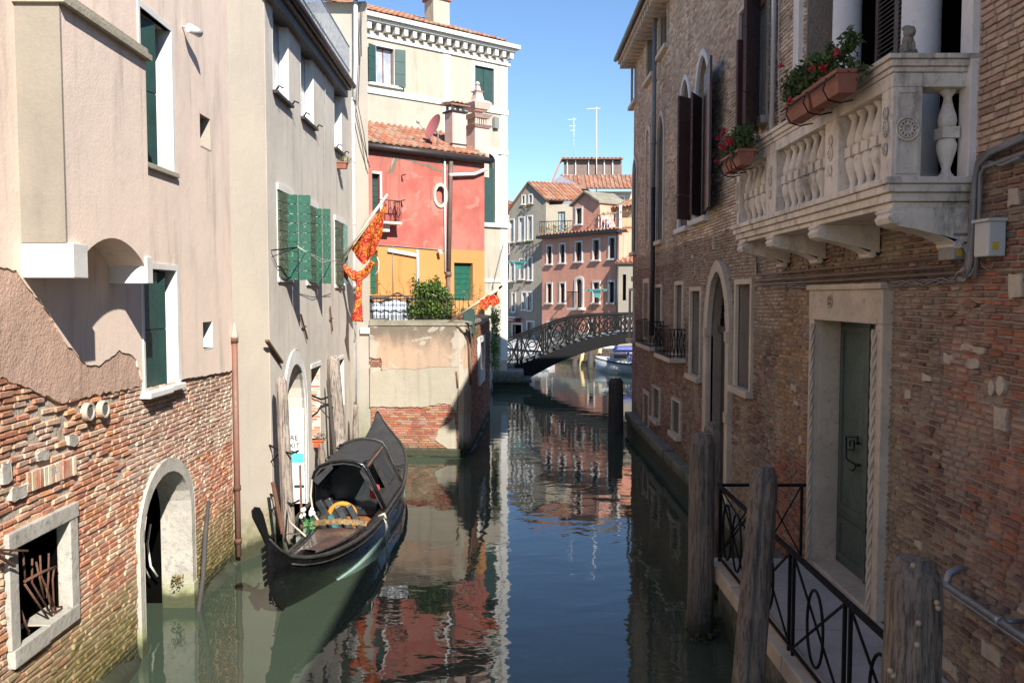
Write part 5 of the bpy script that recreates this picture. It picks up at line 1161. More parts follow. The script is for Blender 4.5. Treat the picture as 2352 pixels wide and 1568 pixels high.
tw = thing('white_chimney', 'small white chimney with a tiled hood behind the beige palazzo corner', 'chimney', (.1, 52, 8)); mb = MB(); mb.box((.18, 52, 8.2), (.7, .6, 1.6)); mb.build('stack', M['far_cream'], tw); mb = MB(); tiles(mb, (-.3, 51.6, 9.0), (1, 0, 0), (0, 1, .2), .9, .9, seed=3); mb.build('cap', M['tile'], tw)
# grey house with roof loggia behind
gh = thing('grey_roof_house', 'large grey house with a tiled loggia roof and glazed attic terrace, farthest back', 'house', (5, 60, 0)); yb_ = 57.0
Y = lambda px, py, y=yb_: ony(px, py, y)
F3 = Fac(Y(1362, 500).xy, Y(1470, 500).xy); F3.n = Vector((0, -1, 0)); f3 = lambda px, py: (F3.p(px, py))
r3 = [F3.rc(1372, 1384, (1380, 452), (1380, 480)), F3.rc(1390, 1412, (1400, 448), (1400, 484)), F3.rc(1418, 1432, (1425, 452), (1425, 484))]
mb = MB(); plate(mb, F3, rect(0, F3.L, 0, F3.p(1380, 440)[1]), [rect(*r) for r in r3], 0, -.3); mb.prism([Y(1271, 700), Y(1362, 700), Y(1362, 700) + Vector((0, 3, 0)), Y(1271, 700) + Vector((0, 3, 0))], (0, 0, 5)); mb.build('wall', M['far_cream'], gh)
for r in r3: window(gh, F3, r, 'pale', depth=.2, frame=.1, fm='white_stone', wm='frame_white')
pp = [(1270, 420), (1292, 362), (1350, 400), (1362, 437), (1362, 520), (1250, 520)]
mb = MB(); mb.prism([Y(a, b, 56.9) for a, b in ((1262, 520), (1271, 416), (1287, 403), (1348, 432), (1363, 445), (1363, 520))], (0, 3.0, 0)); mb.build('gable_wall', M['far_grey'], gh)
mb = MB(); a = Y(1290, 403, 58.6); e = Y(1362, 434, 56.0)
LL = (1345 - 1290) / 1900 * 57; tiles(mb, Y(1345, 433, 56.2), (1, 0, 0), (0, 1.8, 1.16), 3.4, 2.14, pitch=.28, row=.4, seed=31); tiles(mb, Y(1345, 433, 56.2) - Vector((LL, 0, 0)), (1, 0, 0), (0, 1.8, 1.16), LL, 2.14, pitch=.28, row=.3, seed=32, cut=lambda a_, b_: a_ > LL * (1 - b_ / 2.14))
mb.build('roof', M['tile'], gh)
mb = MB(); mb.hexa([Y(1295, 402, 59), Y(1428, 406, 59), Y(1428, 406, 61), Y(1295, 402, 61), Y(1295, 367, 59), Y(1428, 370, 59), Y(1428, 370, 61), Y(1295, 367, 61)]); mb.build('loggia', M['cement'] if 0 else M['brown_pipe'], gh)
mb = MB()
for px in (1303, 1322, 1352, 1370, 1388, 1407): mb.bar(Y(px, 402, 58.9), Y(px, 368, 58.9), .07)
mb.bar(Y(1292, 403, 58.8), Y(1440, 408, 58.8), .12); mb.build('loggia_frame', M['frame_white'], gh)
mb = MB(); mb.hexa([Y(1270, 418, 58.9), Y(1294, 362, 58.9), Y(1294, 362, 61.5), Y(1270, 418, 61.5), Y(1266, 417, 58.9), Y(1291, 359, 58.9), Y(1291, 359, 61.5), Y(1266, 417, 61.5)])
tiles(mb, Y(1291, 364, 58.6), (1, 0, 0), (0, 1, .08), 4.3, 2.6, pitch=.28, row=.4, seed=18); mb.build('loggia_roof', M['tile'], gh)
mb = MB(); rng = random.Random(7)
for px in (1405, 1425, 1435): leaves(mb, Y(px, 482, 56), (.4, .3, .4), 60, .08, [(.04, .08, .03), (.1, .14, .04)], rng)
tag(mb.build('attic_plants', M['leaf']), 'dark plants on the attic terrace of the grey house', 'plant')
# peach building edge + low grey building at right
pe = thing('peach_house', 'narrow peach coloured house edge behind the salmon house, next to the dark brick palazzo', 'house', (6, 38, 0)); P3 = Fac((5.35, 41.5), (7.5, 41.0)); z = 3.4 + (680 - 500) / 1900 * 41
mb = MB(); plate(mb, P3, rect(0, P3.L, 0, z), [], 0, -3); mb.build('wall', M['orange'] if 0 else M.setdefault('peach', plaster('peach_plaster', (.72, .37, .22), (.66, .35, .23))), pe)
lg = thing('low_grey_house', 'low grey outbuilding with a small tiled roof at the right end of the bridge', 'house', (5.5, 35, 0)); P4 = Fac((5.15, 40.3), (7.2, 39.8)); z = 3.4 + (680 - 604) / 1900 * 40.2
rr = P4.rc(1430, 1438, (1435, 630), (1435, 690)); mb = MB(); plate(mb, P4, rect(0, P4.L, -.4, z), [rect(*rr)], 0, -2.); mb.build('wall', M['far_tan'], lg); window(lg, P4, rr, 'dark', depth=.1, wm='iron')
mb = MB(); tiles(mb, P4.w(-.15, z, .15), P4.u, -P4.n + Vector((0, 0, .35)), 2.2, 1.5, pitch=.22, seed=5); mb.build('roof', M['tile'], lg)
mb = MB(); mb.tube([P4.w(-.02, z, .1), P4.w(-.02, 1, .1)], .05, 8); mb.build('downpipe', M['gutter'], lg)
# distant block closing the gap left of the tan house
db = thing('distant_house', 'pale distant house glimpsed between the beige palazzo and the tan house', 'house', (-1.5, 56, 0)); F5 = Fac((-4, 55.2), (.1, 55)); mb = MB(); zt = 3.4 + (680 - 488) / 1900 * 55
wr = [F5.rc(1164, 1169, (1168, y), (1168, y + 28)) for y in (555, 600)]; plate(mb, F5, rect(0, F5.L, 0, zt), [rect(*r) for r in wr], 0, -3); mb.build('wall', M['far_cream'], db)
for r in wr: window(db, F5, r, 'glass', depth=.1, frame=.07, fm='white_stone')
mb = MB(); tiles(mb, F5.w(-.2, zt, .2), F5.u, (0, 1, .4), F5.L + .3, 2.5, pitch=.26, seed=7); mb.build('roof', M['tile'], db)
# ------------------------------------------------------------------ bridge
br = thing('iron_footbridge', 'black iron footbridge with openwork railings arching over the canal', 'bridge', (2, 33, 1))
ya, yb = 32.0, 33.9
def lerp_(T, x):
    if x <= T[0][0]: return T[0][1]
    for p, q in zip(T, T[1:]):
        if x <= q[0]: f = (x - p[0]) / (q[0] - p[0]); f = f if 1 else f; return p[1] + (q[1] - p[1]) * f
    return T[-1][1]
def sm_(T, x): return (lerp_(T, x - .45) + lerp_(T, x - .2) + lerp_(T, x) + lerp_(T, x + .2) + lerp_(T, x + .45)) / 5
GB = [(.1, -.1), (.74, .27), (1.6, .75), (2.48, 1.11), (3.32, 1.38), (4.5, 1.60), (6, 1.68), (8, 1.5), (9.5, 1.1)]
GT_ = [(-1, .70), (.2, .72), (.9, .98), (1.6, 1.28), (2.48, 1.64), (3.32, 1.84), (4.28, 1.97), (6, 2.02), (8, 1.9), (9.5, 1.55)]
RT_ = [(-.8, 1.42), (-.55, 1.5), (.3, 1.85), (1.55, 2.32), (2.3, 2.58), (2.9, 2.66), (4.5, 2.70), (6, 2.72), (8, 2.6), (9.5, 2.3)]
for y in (ya, yb):
    mb = MB(); xs_ = [.1 + i * (9.4 - .1) / 40 for i in range(41)]; rw = [[mb.vert((x, y + dy, z)) for dy, z in ((-.05, sm_(GB, x)), (.05, sm_(GB, x)), (.05, sm_(GT_, x)), (-.05, sm_(GT_, x)))] for x in xs_]
    for p, q in zip(rw, rw[1:]):
        for k in range(4): mb.face((p[k], p[(k + 1) % 4], q[(k + 1) % 4], q[k]))
    mb.face(rw[0]); mb.face(rw[-1]); mb.build('girder', M['iron'], br)
mb = MB(); x = -.2
while x < 4.2: z = sm_(GT_, x) + .0; mb.box((x + .13, (ya + yb) / 2, z), (.20, yb - ya - .12, .045)); x += .27
mb.box((6.2, (ya + yb) / 2, 1.98), (3.9, yb - ya - .1, .05)); mb.build('steps', M['blue_stone'], br)
mb = MB(); x = .0
while x < 9: mb.box((x, (ya + yb) / 2, sm_(GB, x) + .12 if x > .8 else .4), (.06, yb - ya - .1, .12)); x += .8
mb.build('cross_beams', M['iron'], br)
for y in (ya, yb):
    X0 = -.78; xx = [X0 + i * (9 - X0) / 70 for i in range(71)]; top = lambda x: sm_(RT_, x); bot = lambda x: sm_(GT_, x) + .05
    mb = MB(); mb.tube([(x, y, top(x)) for x in xx], .045, 6); mb.tube([(x, y, bot(x)) for x in xx], .02, 5); mb.tube([(x, y, top(x) - .11) for x in xx], .014, 5)
    mb.build('handrail', M['iron'], br); mb = MB(); pan = 1.0; x = X0
    while x < 8.8:
        for e_ in (0, .16): mb.bar((x + e_, y, bot(x + e_) - .1), (x + e_, y, top(x + e_) + .03), .065)
        for j in range(3):
            h = (top(x) - bot(x)) / 3; mb.bar((x, y, bot(x) + j * h), (x + .16, y, bot(x) + (j + 1) * h), .02); mb.bar((x + .16, y, bot(x) + j * h), (x, y, bot(x) + (j + 1) * h), .02)
        a, b = x + .16, x + pan; m_ = (a + b) / 2
        for s_ in (0, 1):
            mb.tube([(a + (b - a) * i / 12, y, bot(a + (b - a) * i / 12) + (top(m_) - bot(m_) - .1) * ((1 - abs(i / 6 - 1) ** 1.7) if s_ else abs(i / 6 - 1) ** 1.7)) for i in range(13)], .026, 5)
        r_ = (top(m_) - bot(m_)) * .16; mb.tube([(m_ + r_ * math.cos(2 * PI * i / 14), y, (bot(m_) + top(m_) - .1) / 2 + r_ * math.sin(2 * PI * i / 14)) for i in range(15)], .024, 5)
        for q in (.25, .75): mb.bar((a + (b - a) * q, y, bot(a + (b - a) * q)), (a + (b - a) * q, y, top(a + (b - a) * q) - .1), .014)
        x += pan
    mb.build('railing_panel', M['iron'], br)
mb = MB(); mb.box((-.30, 32.3, .1), (1.46, 3.4, 1.04)); mb.box((-.15, 32.3, .26), (1.74, 3.6, .14)); mb.box((-.15, 32.4, -.3), (1.6, 3.4, .9)); mb.build('abutment', M['ledge'], br, bevel=.02)
mb = MB(); mb.box((-4.5, 34, .2), (7, 7, 1.3)); mb.box((-3.2, 28, .2), (4.9, 9, 1.2)); tag(mb.build('left_bank_path', M['blue_stone']), kind='structure')
# yellow poles, dark piles, boats, boat cover
for (x0, y0, x1, y1, lab) in ((1333, 840, 1341, 796, 'pale yellow mooring pole under the bridge, the left one of the pair'), (1372, 843, 1379, 799, 'pale yellow mooring pole beside the white boat')):
    b = onz(x0, y0, -.3); b = onz(x0, y0, 0); t = ony(x1, y1, b.y); d = (b - t).normalized(); mb = MB(); mb.tube([b + d * .5, t], .09, 8); tag(mb.build('mooring_pole', M['yellow_pole']), lab, 'mooring pole', 'yellow mooring poles beyond the bridge')
mb = MB(); a = ony(1376, 796, 39.0); mb.bar(a, a + Vector((1.2, 0, -.04)), .09, .1); tag(mb.build('white_beam', M['frame_white']), 'white horizontal beam between the yellow pole and the blue cover', 'beam')
for k, (x, y, tp, lab) in enumerate(((1318, 842, 822, 'dark stub of a pile at the quay wall left of the second yellow pole'), (1354, 843, 806, 'dark pile leaning between the two yellow poles'))):
    b = onz(x, y, 0); t = ony(x + 3, tp, b.y); mb = MB(); mb.tube([b - Vector((0, 0, .4)), t], .2, 10, rad=[.22, .1]); tag(mb.build('old_pile', M['wood_dark']), lab, 'pile')
def boat(name, lab, c, L, W, H, rz, cab=True, hullm='boat_white'):
    t = thing(name, lab, 'boat', c); mb = MB(); R = Matrix.Rotation(rz, 3, 'Z'); c = Vector(c); rows = []
    for i in range(11):
        f = i / 10; w_ = W / 2 * (1 - f ** 3) ** .7 if f < 1 else .01; h = H * (1 + .25 * f * f); y = -L / 2 + L * f
        rows.append([mb.vert(c + R @ Vector(p)) for p in ((-w_, y, h), (-w_ * .85, y, -.1), (0, y, -.25), (w_ * .85, y, -.1), (w_, y, h))])
    for a, b in zip(rows, rows[1:]):
        for k in range(4): mb.face((a[k], a[k + 1], b[k + 1], b[k]), True)
        mb.face((a[0], b[0], b[4], a[4]))
    mb.face(rows[0]); mb.build('hull', M[hullm], t)
    mb = MB()
    for s_ in (0, 4): mb.tube([Vector(mb_v) for mb_v in [tuple(c + R @ Vector(((-1 if s_ == 0 else 1) * (W / 2 * (1 - (i / 10) ** 3) ** .7 + .02), -L / 2 + L * i / 10, H * (1 + .25 * (i / 10) ** 2) - .08))) for i in range(11)]], .03, 5)
    mb.build('rubbing_strake', M['iron'], t)
    if cab:
        mb = MB(); mb.box(c + Vector((0, 0, H + .15)), (W * .6, L * .35, .3), rz); mb.build('cabin', M['frame_white'], t, bevel=.04)
        mb = MB(); mb.box(c + Vector((0, 0, H + .2)), (W * .62, L * .2, .14), rz); mb.build('cabin_window', M['glass'], t)
boat('motor_boat', 'white motor boat moored under the bridge near the brick palazzo', (5.1, 36.8, 0), 3.6, 1.4, .52, .75)
boat('small_boat', 'small white boat at the quay seen through the left bridge railing', (.75, 44.5, 0), 3.4, 1.4, .6, 1.1, cab=False)
mb = MB(); c = ony(1434, 802, 36.5); mb.hexa([c + Vector(p) for p in ((-.5, -.6, -.1), (.6, -.6, -.1), (.6, .6, -.1), (-.5, .6, -.1), (-.35, -.5, .12), (.5, -.5, .14), (.5, .5, .14), (-.35, .5, .12))])
mb.bar(c + Vector((.1, -.4, -.1)), c + Vector((.35, -.4, -.8)), .1); tag(mb.build('boat_cover', M['blue_cover'], bevel=.03), 'blue canvas cover over a boat by the right end of the bridge', 'cover')
for px, py, Yd, lab in ((1190, 604, 47.5, 'teal clothes drying rack outside the tan gabled house'), (1370, 668, 41.0, 'teal clothes drying rack under a salmon house window')):
    q = ony(px, py, Yd); mb = MB()
    for k in range(5): mb.bar(q + Vector((-.6, -.1 * k, .02 * k)), q + Vector((.5, -.1 * k, .02 * k)), .025)
    mb.bar(q + Vector((-.4, 0, 0)), q + Vector((-.4, -.4, .1)), .03); mb.bar(q + Vector((.3, 0, 0)), q + Vector((.3, -.4, .1)), .03); mb.poly([q + Vector(p) for p in ((-.2, -.2, .05), (.2, -.2, .05), (.15, -.22, -.35), (-.15, -.22, -.3))])
    tag(mb.build('drying_rack', M['teal']), lab, 'drying rack')
# antennas
for (px, y0, y1, Yd, lab, arms) in ((1370, 440, 246, 58, 'tall thin white aerial mast on the grey house', ((250, 22),)), (1318, 330, 270, 60, 'small television aerial above the rooftops', ((275, 14), (290, 10), (300, 8)))):
    mb = MB(); a = ony(px, y0 + (30 if Yd == 60 else 0), Yd); b = ony(px, y1, Yd); mb.tube([a, b], .035 if Yd == 58 else .02, 5)
    for yy, w_ in arms: q = ony(px, yy, Yd); s_ = w_ / 1900 * Yd; mb.bar(q + Vector((-s_, 0, 0)), q + Vector((s_ * .4, 0, .03)), .03)
    tag(mb.build('aerial', M['cable_white']), lab, 'aerial')
# ================================================================== BRICK PALAZZO (right bank, in shade)
RX = 3.1
RW = Fac((RX, -6.0), (RX, 21.3)); RWL = RW.L
pal_ = thing('brick_palazzo', 'old brown brick palazzo with stone balcony and pointed arch windows along the right bank', 'palazzo', (5, 10, 0))
rr = RW.rc; ZR = 9.35; ZM, ZN = 8.3, 7.35  # lower heights belong to unseen roof steps, set to shape the palazzo's shadow
def ar(x0, x1, top, bot, rise=1.25, pt=.35):
    r = rr(x0, x1, top, bot); return r, arch(*r, rise=(r[1] - r[0]) / 2 * rise, point=pt) if r[0] < r[1] else arch(r[1], r[0], r[2], r[3], rise=(r[0] - r[1]) / 2 * rise, point=pt)
def fx(r): return (min(r[0], r[1]), max(r[0], r[1]), min(r[2], r[3]), max(r[2], r[3]))
R_ = lambda x0, x1, t, b: fx(rr(x0, x1, t, b))
AW = [(1455, 1463, (1459, 368), (1455, 580)), (1511, 1525, (1518, 266), (1511, 555)), (1563, 1584, (1574, 185), (1565, 525)), (1600, 1628, (1614, 130), (1600, 505))]
AW = [(fx(rr(*a)), ) for a in AW]; AW = [(r[0], arch(*r[0], rise=(r[0][1] - r[0][0]) / 2 * 1.35, point=.35)) for r in AW]
big = R_(1700, 1762, (1762, -40), (1700, 310))
UP = [R_(1452, 1463, (1460, 130), (1460, 232)), R_(1487, 1503, (1503, 20), (1503, 165)), R_(1517, 1535, (1535, -60), (1535, 100))]
GW = [R_(1447, 1457, (1457, 668), (1457, 780)), R_(1505, 1520, (1520, 660), (1520, 800)), R_(1553, 1569, (1569, 654), (1569, 815)), R_(1588, 1610, (1610, 668), (1600, 862)), R_(1693, 1726, (1726, 652), (1700, 888))]
LW = [R_(1501, 1516, (1510, 893), (1510, 962)), R_(1546, 1563, (1555, 922), (1555, 995))]
gate = R_(1629, 1674, (1651, 624), (1640, 1180)); gate = (gate[0], gate[1], .12, gate[3]); GA = arch(*gate, rise=(gate[1] - gate[0]) / 2 * 1.7, point=.12)
door = R_(1880, 2023, (1950, 738), (1880, 1290)); door = (door[0], door[1], .69, door[3])
bz0 = 4.2; cols = [R_(1826, 1900, (1900, 0), (1850, 200)), ]
yA, yB = -RW.o.y, 0
Yt = lambda px, X=RX: X * 1900 / (px - 1176) - RW.o.y      # pixel column -> t on the facade
bd0, bd1 = Yt(2205), Yt(1838)
bdoor = (bd0, bd1, bz0, 7.2)
HRW = [rect(*r) for r in [big] + UP + GW + LW + [door]] + [a for r, a in AW] + [GA, rect(*bdoor)]
WOUT = [(0, -.4), (RWL, -.4), (RWL, ZR), (18.7, ZR), (18.7, ZM), (14.1, ZM), (14.1, ZN), (9.5, ZN), (9.5, ZM), (0, ZM)]
mb = MB(); plate(mb, RW, WOUT, HRW, -.018, -.30); mb.prism([(RX, 21.3, -.4), (9, 21.3, -.4), (9, 21.28, -.4), (RX + .02, 21.28, -.4)], (0, 0, ZR + .4))
mb.prism([(RX + 1.3, -6, 2.0), (9, -6, 2.0), (9, 21.2, 2.0), (RX + 1.3, 21.2, 2.0)], (0, 0, ZN - 2.2)); mb.build('wall', M['mortar_dark'], pal_)
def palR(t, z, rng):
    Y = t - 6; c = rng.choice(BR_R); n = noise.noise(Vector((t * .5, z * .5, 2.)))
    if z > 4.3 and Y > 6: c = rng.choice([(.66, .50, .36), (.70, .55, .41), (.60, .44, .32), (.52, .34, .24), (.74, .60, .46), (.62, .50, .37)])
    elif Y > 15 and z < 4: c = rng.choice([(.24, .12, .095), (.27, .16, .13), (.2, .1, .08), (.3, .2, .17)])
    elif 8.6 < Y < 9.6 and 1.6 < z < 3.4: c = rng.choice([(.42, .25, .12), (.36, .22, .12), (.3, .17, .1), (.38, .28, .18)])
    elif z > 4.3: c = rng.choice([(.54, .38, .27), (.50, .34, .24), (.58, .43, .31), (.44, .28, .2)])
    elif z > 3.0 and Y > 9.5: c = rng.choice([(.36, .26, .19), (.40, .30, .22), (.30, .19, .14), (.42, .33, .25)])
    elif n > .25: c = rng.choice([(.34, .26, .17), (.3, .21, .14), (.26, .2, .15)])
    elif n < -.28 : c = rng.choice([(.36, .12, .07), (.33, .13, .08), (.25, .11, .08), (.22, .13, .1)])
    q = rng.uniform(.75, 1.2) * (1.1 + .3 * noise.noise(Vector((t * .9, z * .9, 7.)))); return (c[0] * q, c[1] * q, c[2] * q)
def framed(r, e): return rect(r[0] - e, r[1] + e, r[2] - .08, r[3] + e)
outer_gate = [((a - (gate[0] + gate[1]) / 2) * 1.32 + (gate[0] + gate[1]) / 2, -.4 + (b + .4) * 1.0 if b < .2 else b + .17) for a, b in GA]
HB = [framed(r, .05) for r in [big] + UP] + [framed(r, .07) for r in GW + LW] + [rect(door[0] - .12, door[1] + .10, .6, door[3] + .25)] + [a for r, a in AW] + [outer_gate, rect(bd0 - .02, bd1 + .02, bz0, 7.22)]
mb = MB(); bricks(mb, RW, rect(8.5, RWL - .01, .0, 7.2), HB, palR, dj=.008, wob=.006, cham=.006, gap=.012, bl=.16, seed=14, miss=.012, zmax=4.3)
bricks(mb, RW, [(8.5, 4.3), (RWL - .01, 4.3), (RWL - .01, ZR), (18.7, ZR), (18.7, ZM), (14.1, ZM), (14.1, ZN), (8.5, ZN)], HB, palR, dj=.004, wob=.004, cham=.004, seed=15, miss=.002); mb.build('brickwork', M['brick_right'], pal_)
M['wallstone'] = stone('reused_wall_stone', (.52, .43, .32), (.42, .34, .26), dirt=.5, bump=.008)
# blocks of reused stone in the brickwork
def blocks(lst, name='embedded_stone', m='wallstone', d=.008):
    for px, py, w_, h_, sh in lst:
        t, z = RW.p(px, py); mb = MB()
        pts = ragged(rect(t - w_ / 2, t + w_ / 2, z - h_ / 2, z + h_ / 2), .010, .05, int(px + py)) if sh == 'r' else [(t + w_ / 2 * math.cos(2 * PI * k / 16) * (1 + .06 * math.sin(k * 5)), z + h_ / 2 * math.sin(2 * PI * k / 16)) for k in range(16)]
        plate(mb, RW, pts, [], d + random.Random(int(px)).uniform(-.004, .008), -.02); mb.build(name, M[m], pal_, bevel=.004)
blocks([(2330, 452, .10, .11, 'r'), (2335, 655, .12, .15, 'r'), (2235, 800, .28, .045, 'r'), (2180, 822, .12, .06, 'r'), (2235, 835, .14, .06, 'r'), (2130, 868, .12, .05, 'r'), (2300, 885, .09, .12, 'c'), (2278, 890, .07, .10, 'c'), (2300, 960, .13, .14, 'r'), (2085, 905, .08, .07, 'r'),
    (1840, 1010, .06, .08, 'r'), (1825, 890, .16, .07, 'r'), (1830, 925, .14, .05, 'r'), (2340, 1460, .08, .07, 'c'), (2110, 1250, .10, .05, 'r'), (2280, 1500, .2, .1, 'r'), (2180, 1530, .22, .09, 'r'), (1452, 640, .3, .12, 'r'), (1640, 550, .05, .3, 'r'), (1740, 610, .12, .2, 'r'), (1590, 590, .2, .06, 'r'), (1570, 580, .05, .2, 'r'), (1598, 620, .05, .18, 'r')])
blocks([(2250, 395, .03, .03, 'r'), (2230, 700, .16, .035, 'r'), (2180, 720, .16, .035, 'r'), (2200, 740, .14, .035, 'r'), (2130, 990, .15, .035, 'r'), (2150, 1065, .12, .035, 'r'), (2240, 1160, .07, .035, 'r')], 'orange_brick', 'copper_pipe', .012)
# windows
def win(r, out=None, kind='glass', fr=.06, sl=.1, sm='rstone', back=None, dp=.14, lab=None, fm='rstone'):
    return window(pal_, RW, r, kind, depth=dp, frame=fr, fm=fm, sill=sl, arched=out, wm='shutter_brown', back=back, lab=lab, fd=.03)
for r in UP: win(r, fr=.04, back='glass')
for k, (r, a) in enumerate(AW):
    w = win(r, a, fr=.10, fm='white_stone' if k > 1 else 'rstone', dp=.16, back='glass')
w_bl = fx(rr(1485, 1493, (1490, 300), (1485, 565))); ab = arch(*w_bl, rise=.2, point=.3); mb = MB(); out_ = [((a - (w_bl[0] + w_bl[1]) / 2) * 1.5 + (w_bl[0] + w_bl[1]) / 2, b if b < w_bl[2] + .1 else b + .12) for a, b in ab]
plate(mb, RW, out_, [ab], .03, -.02); mb.build('blind_arch', M['rstone'], pal_)
for k, r in enumerate(GW):
    w = win(r, fr=.07, dp=.20, kind='pale' if k != 0 else 'glass', back='curtain' if k else None) if 0 else window(pal_, RW, r, 'glass', depth=.22, frame=.07, fm='rstone', sill=.1, sillm='rstone', wm='frame_white', back='glass_pale', bars=k < 3)
for r in LW: window(pal_, RW, r, 'dark', depth=.2, frame=.05, fm='rstone', sill=.06, wm='iron')
# blind openings
for (x0, x1, tp, bt) in ((1479, 1490, 650, 775), (1479, 1490, 905, 980)):
    r = R_(x0, x1, ((x0 + x1) / 2, tp), ((x0 + x1) / 2, bt)); mb = MB(); ring(mb, RW, rect(r[0] - .07, r[1] + .07, r[2] - .08, r[3] + .1), rect(*r), .022, -.02); mb.build('blocked_opening', M['rstone'], pal_)
r = R_(1684, 1700, (1700, 440), (1690, 560))
# brown shutters of the arched pair and the tall window
def shR(px0, px1, tp, bt, ang, m='shutter_brown', bands=6, par=None, X=RX):
    r0 = Yt(px0); return r0
r3, r4 = AW[2][0], AW[3][0]
for (px_h, px_e, ptop, pbot, nm, ang) in ((1563, 1590, (1590, 232), (1590, 505), 'a', 1.1), (1628, 1612, (1612, 228), (1612, 500), 'b', 1.0), (1768, 1716, (1716, 30), (1716, 305), 'c', 1.2)): pass
def leaf_from(ax, ay0, ay1, bx, by0, by1, Xa, Xb, name='shutter', m='shutter_brown', par=None, bands=5):
    """shutter leaf between a vertical edge at picture column ax on plane X=Xa and one at bx on X=Xb"""
    A0, A1 = onx(ax, ay0, Xa), onx(ax, ay1, Xa); B = onx(bx, (by0 + by1) / 2, Xb); mb = MB(); z0, z1 = A1.z, A0.z
    if z0 > z1: z0, z1 = z1, z0
    a = Vector((Xa, A0.y, 0)); b = Vector((Xb, B.y, 0)); n_ = (b - a).cross(Vector((0, 0, 1))).normalized() * .035
    for k in range(bands):
        c0 = z0 + (z1 - z0) * k / bands + .004; c1 = z0 + (z1 - z0) * (k + 1) / bands - .004; Z0, Z1 = Vector((0, 0, c0)), Vector((0, 0, c1))
        mb.hexa([a + Z0, b + Z0, b + n_ + Z0, a + n_ + Z0, a + Z1, b + Z1, b + n_ + Z1, a + n_ + Z1])
    return mb.build(name, M[m], par or pal_)
leaf_from(1590, 226, 505, 1559, 240, 505, RX - .02, RX - .28)
leaf_from(1613, 226, 497, 1590, 228, 500, RX - .02, RX - .26)
leaf_from(1622, 175, 490, 1634, 175, 490, RX - .02, RX - .20)
leaf_from(1748, -40, 305, 1713, 92, 310, RX - .03, RX - .38)
leaf_from(1713, 92, 308, 1694, 92, 308, RX - .30, RX - .40, bands=1)
w = window(pal_, RW, big, 'glass', depth=.18, frame=.06, fm='rstone', wm='shutter_brown', sill=.1)
# gate: pointed arch doorway with grille
mb = MB(); ring(mb, RW, outer_gate, GA, .06, -.05); gt = mb.build('arched_gate', M['rstone'], pal_, bevel=.008, label='tall pointed stone arch with grey wooden gate and iron fanlight')
mb = MB(); zt_ = RW.p(1655, 758)[1]; slab(mb, RW, (gate[0], gate[1], zt_ - .06, zt_ + .04), -.24, -.12)
slab(mb, RW, (gate[0], (gate[0] + gate[1]) / 2 - .006, .12, zt_ - .06), -.24, -.18); slab(mb, RW, ((gate[0] + gate[1]) / 2 + .006, gate[1], .12, zt_ - .06), -.24, -.18)
for z in (.5, 1.3, 2.2): slab(mb, RW, (gate[0] + .05, gate[1] - .05, z, z + .08), -.19, -.165)
mb.build('wooden_gate', M['door_wood'], gt); mb = MB(); k = gate[0] + .04
while k < gate[1]: mb.tube([RW.w(k, zt_, -.16), RW.w(k, gate[3] - .05, -.16)], .008, 5); k += .055
for j in range(7):
    zz = zt_ + .08 + j * .13; mb.tube([RW.w(gate[0] + (gate[1] - gate[0]) * i / 12, zz + .04 * math.sin(i * PI / 2 + j), -.155) for i in range(13)], .007, 5)
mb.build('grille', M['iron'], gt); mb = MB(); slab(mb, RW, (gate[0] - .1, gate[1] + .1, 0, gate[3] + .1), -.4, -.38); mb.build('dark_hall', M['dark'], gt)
mb = MB(); slab(mb, RW, (gate[0] - .13, gate[0] + .0, 1.6, 1.75), -.05, .085); slab(mb, RW, (gate[1] + .0, gate[1] + .13, 2.75, 2.9), -.05, .085); slab(mb, RW, (gate[0] - .13, gate[0] + .0, 2.75, 2.9), -.05, .085); mb.build('impost', M['rstone'], gt, bevel=.008)
# portal with dark green door
dp_ = thing('portal', 'carved pale stone doorway with tall weathered green door opening on the landing stage', 'doorway', (RX, 7.7, .69))
mb = MB(); z1 = 3.46; zi = door[3]
slab(mb, RW, (door[0] - .135, door[0] - .0, .69, zi + .0), -.22, .07); slab(mb, RW, (door[1], door[1] + .135, .69, zi), -.22, .07)
slab(mb, RW, (door[0] - .14, door[1] + .14, zi, z1), -.2, .075); mb.build('surround', M['rstone'], dp_, bevel=.008)
mb = MB(); slab(mb, RW, (door[0] - .15, door[1] + .15, z1, z1 + .05), -.02, .10); slab(mb, RW, (door[0] - .05, door[1] + .03, zi - .0, zi + .05), .0, .09); mb.build('lintel_moulding', M['rstone'], dp_, bevel=.006)
for t_, s_ in ((door[0] - .012, 1), (door[1] + .012, -1)):
    mb = MB(); zz = .72
    for ph_ in range(3):
        pts = []
        for i in range(int((zi - .75) / .012)): a_ = ph_ * 2 * PI / 3 + i * .22; pts.append(RW.w(t_ + .014 * math.cos(a_), .72 + i * .012, .08 + .014 * math.sin(a_)))
        mb.tube(pts, .014, 5)
    mb.build('rope_moulding', M['rstone'], dp_)
mb = MB(); slab(mb, RW, (door[1] - .006, door[1] + .0, .69, zi), -.2, .0); slab(mb, RW, (door[0], door[1], .60, .72), -.25, .05); mb.build('threshold', M['rstone'], dp_, bevel=.004)
mb = MB(); cm = (door[0] + door[1]) / 2
slab(mb, RW, (door[0], door[1], .72, zi), -.26, -.205)
for a, b in ((door[0] + .04, cm - .03), (cm + .03, door[1] - .04)):
    ring(mb, RW, rect(a, b, .78, 1.2), rect(a + .06, b - .06, .84, 1.14), -.188, -.205); ring(mb, RW, rect(a, b, 1.28, zi - .06), rect(a + .06, b - .06, 1.34, zi - .12), -.188, -.205)
slab(mb, RW, (cm - .02, cm + .02, .72, zi), -.21, -.18); dr_ = mb.build('door', M['green_door'], dp_, bevel=.003)
mb = MB(); hx = RW.p(1958, 1035, -.19); S = .0052
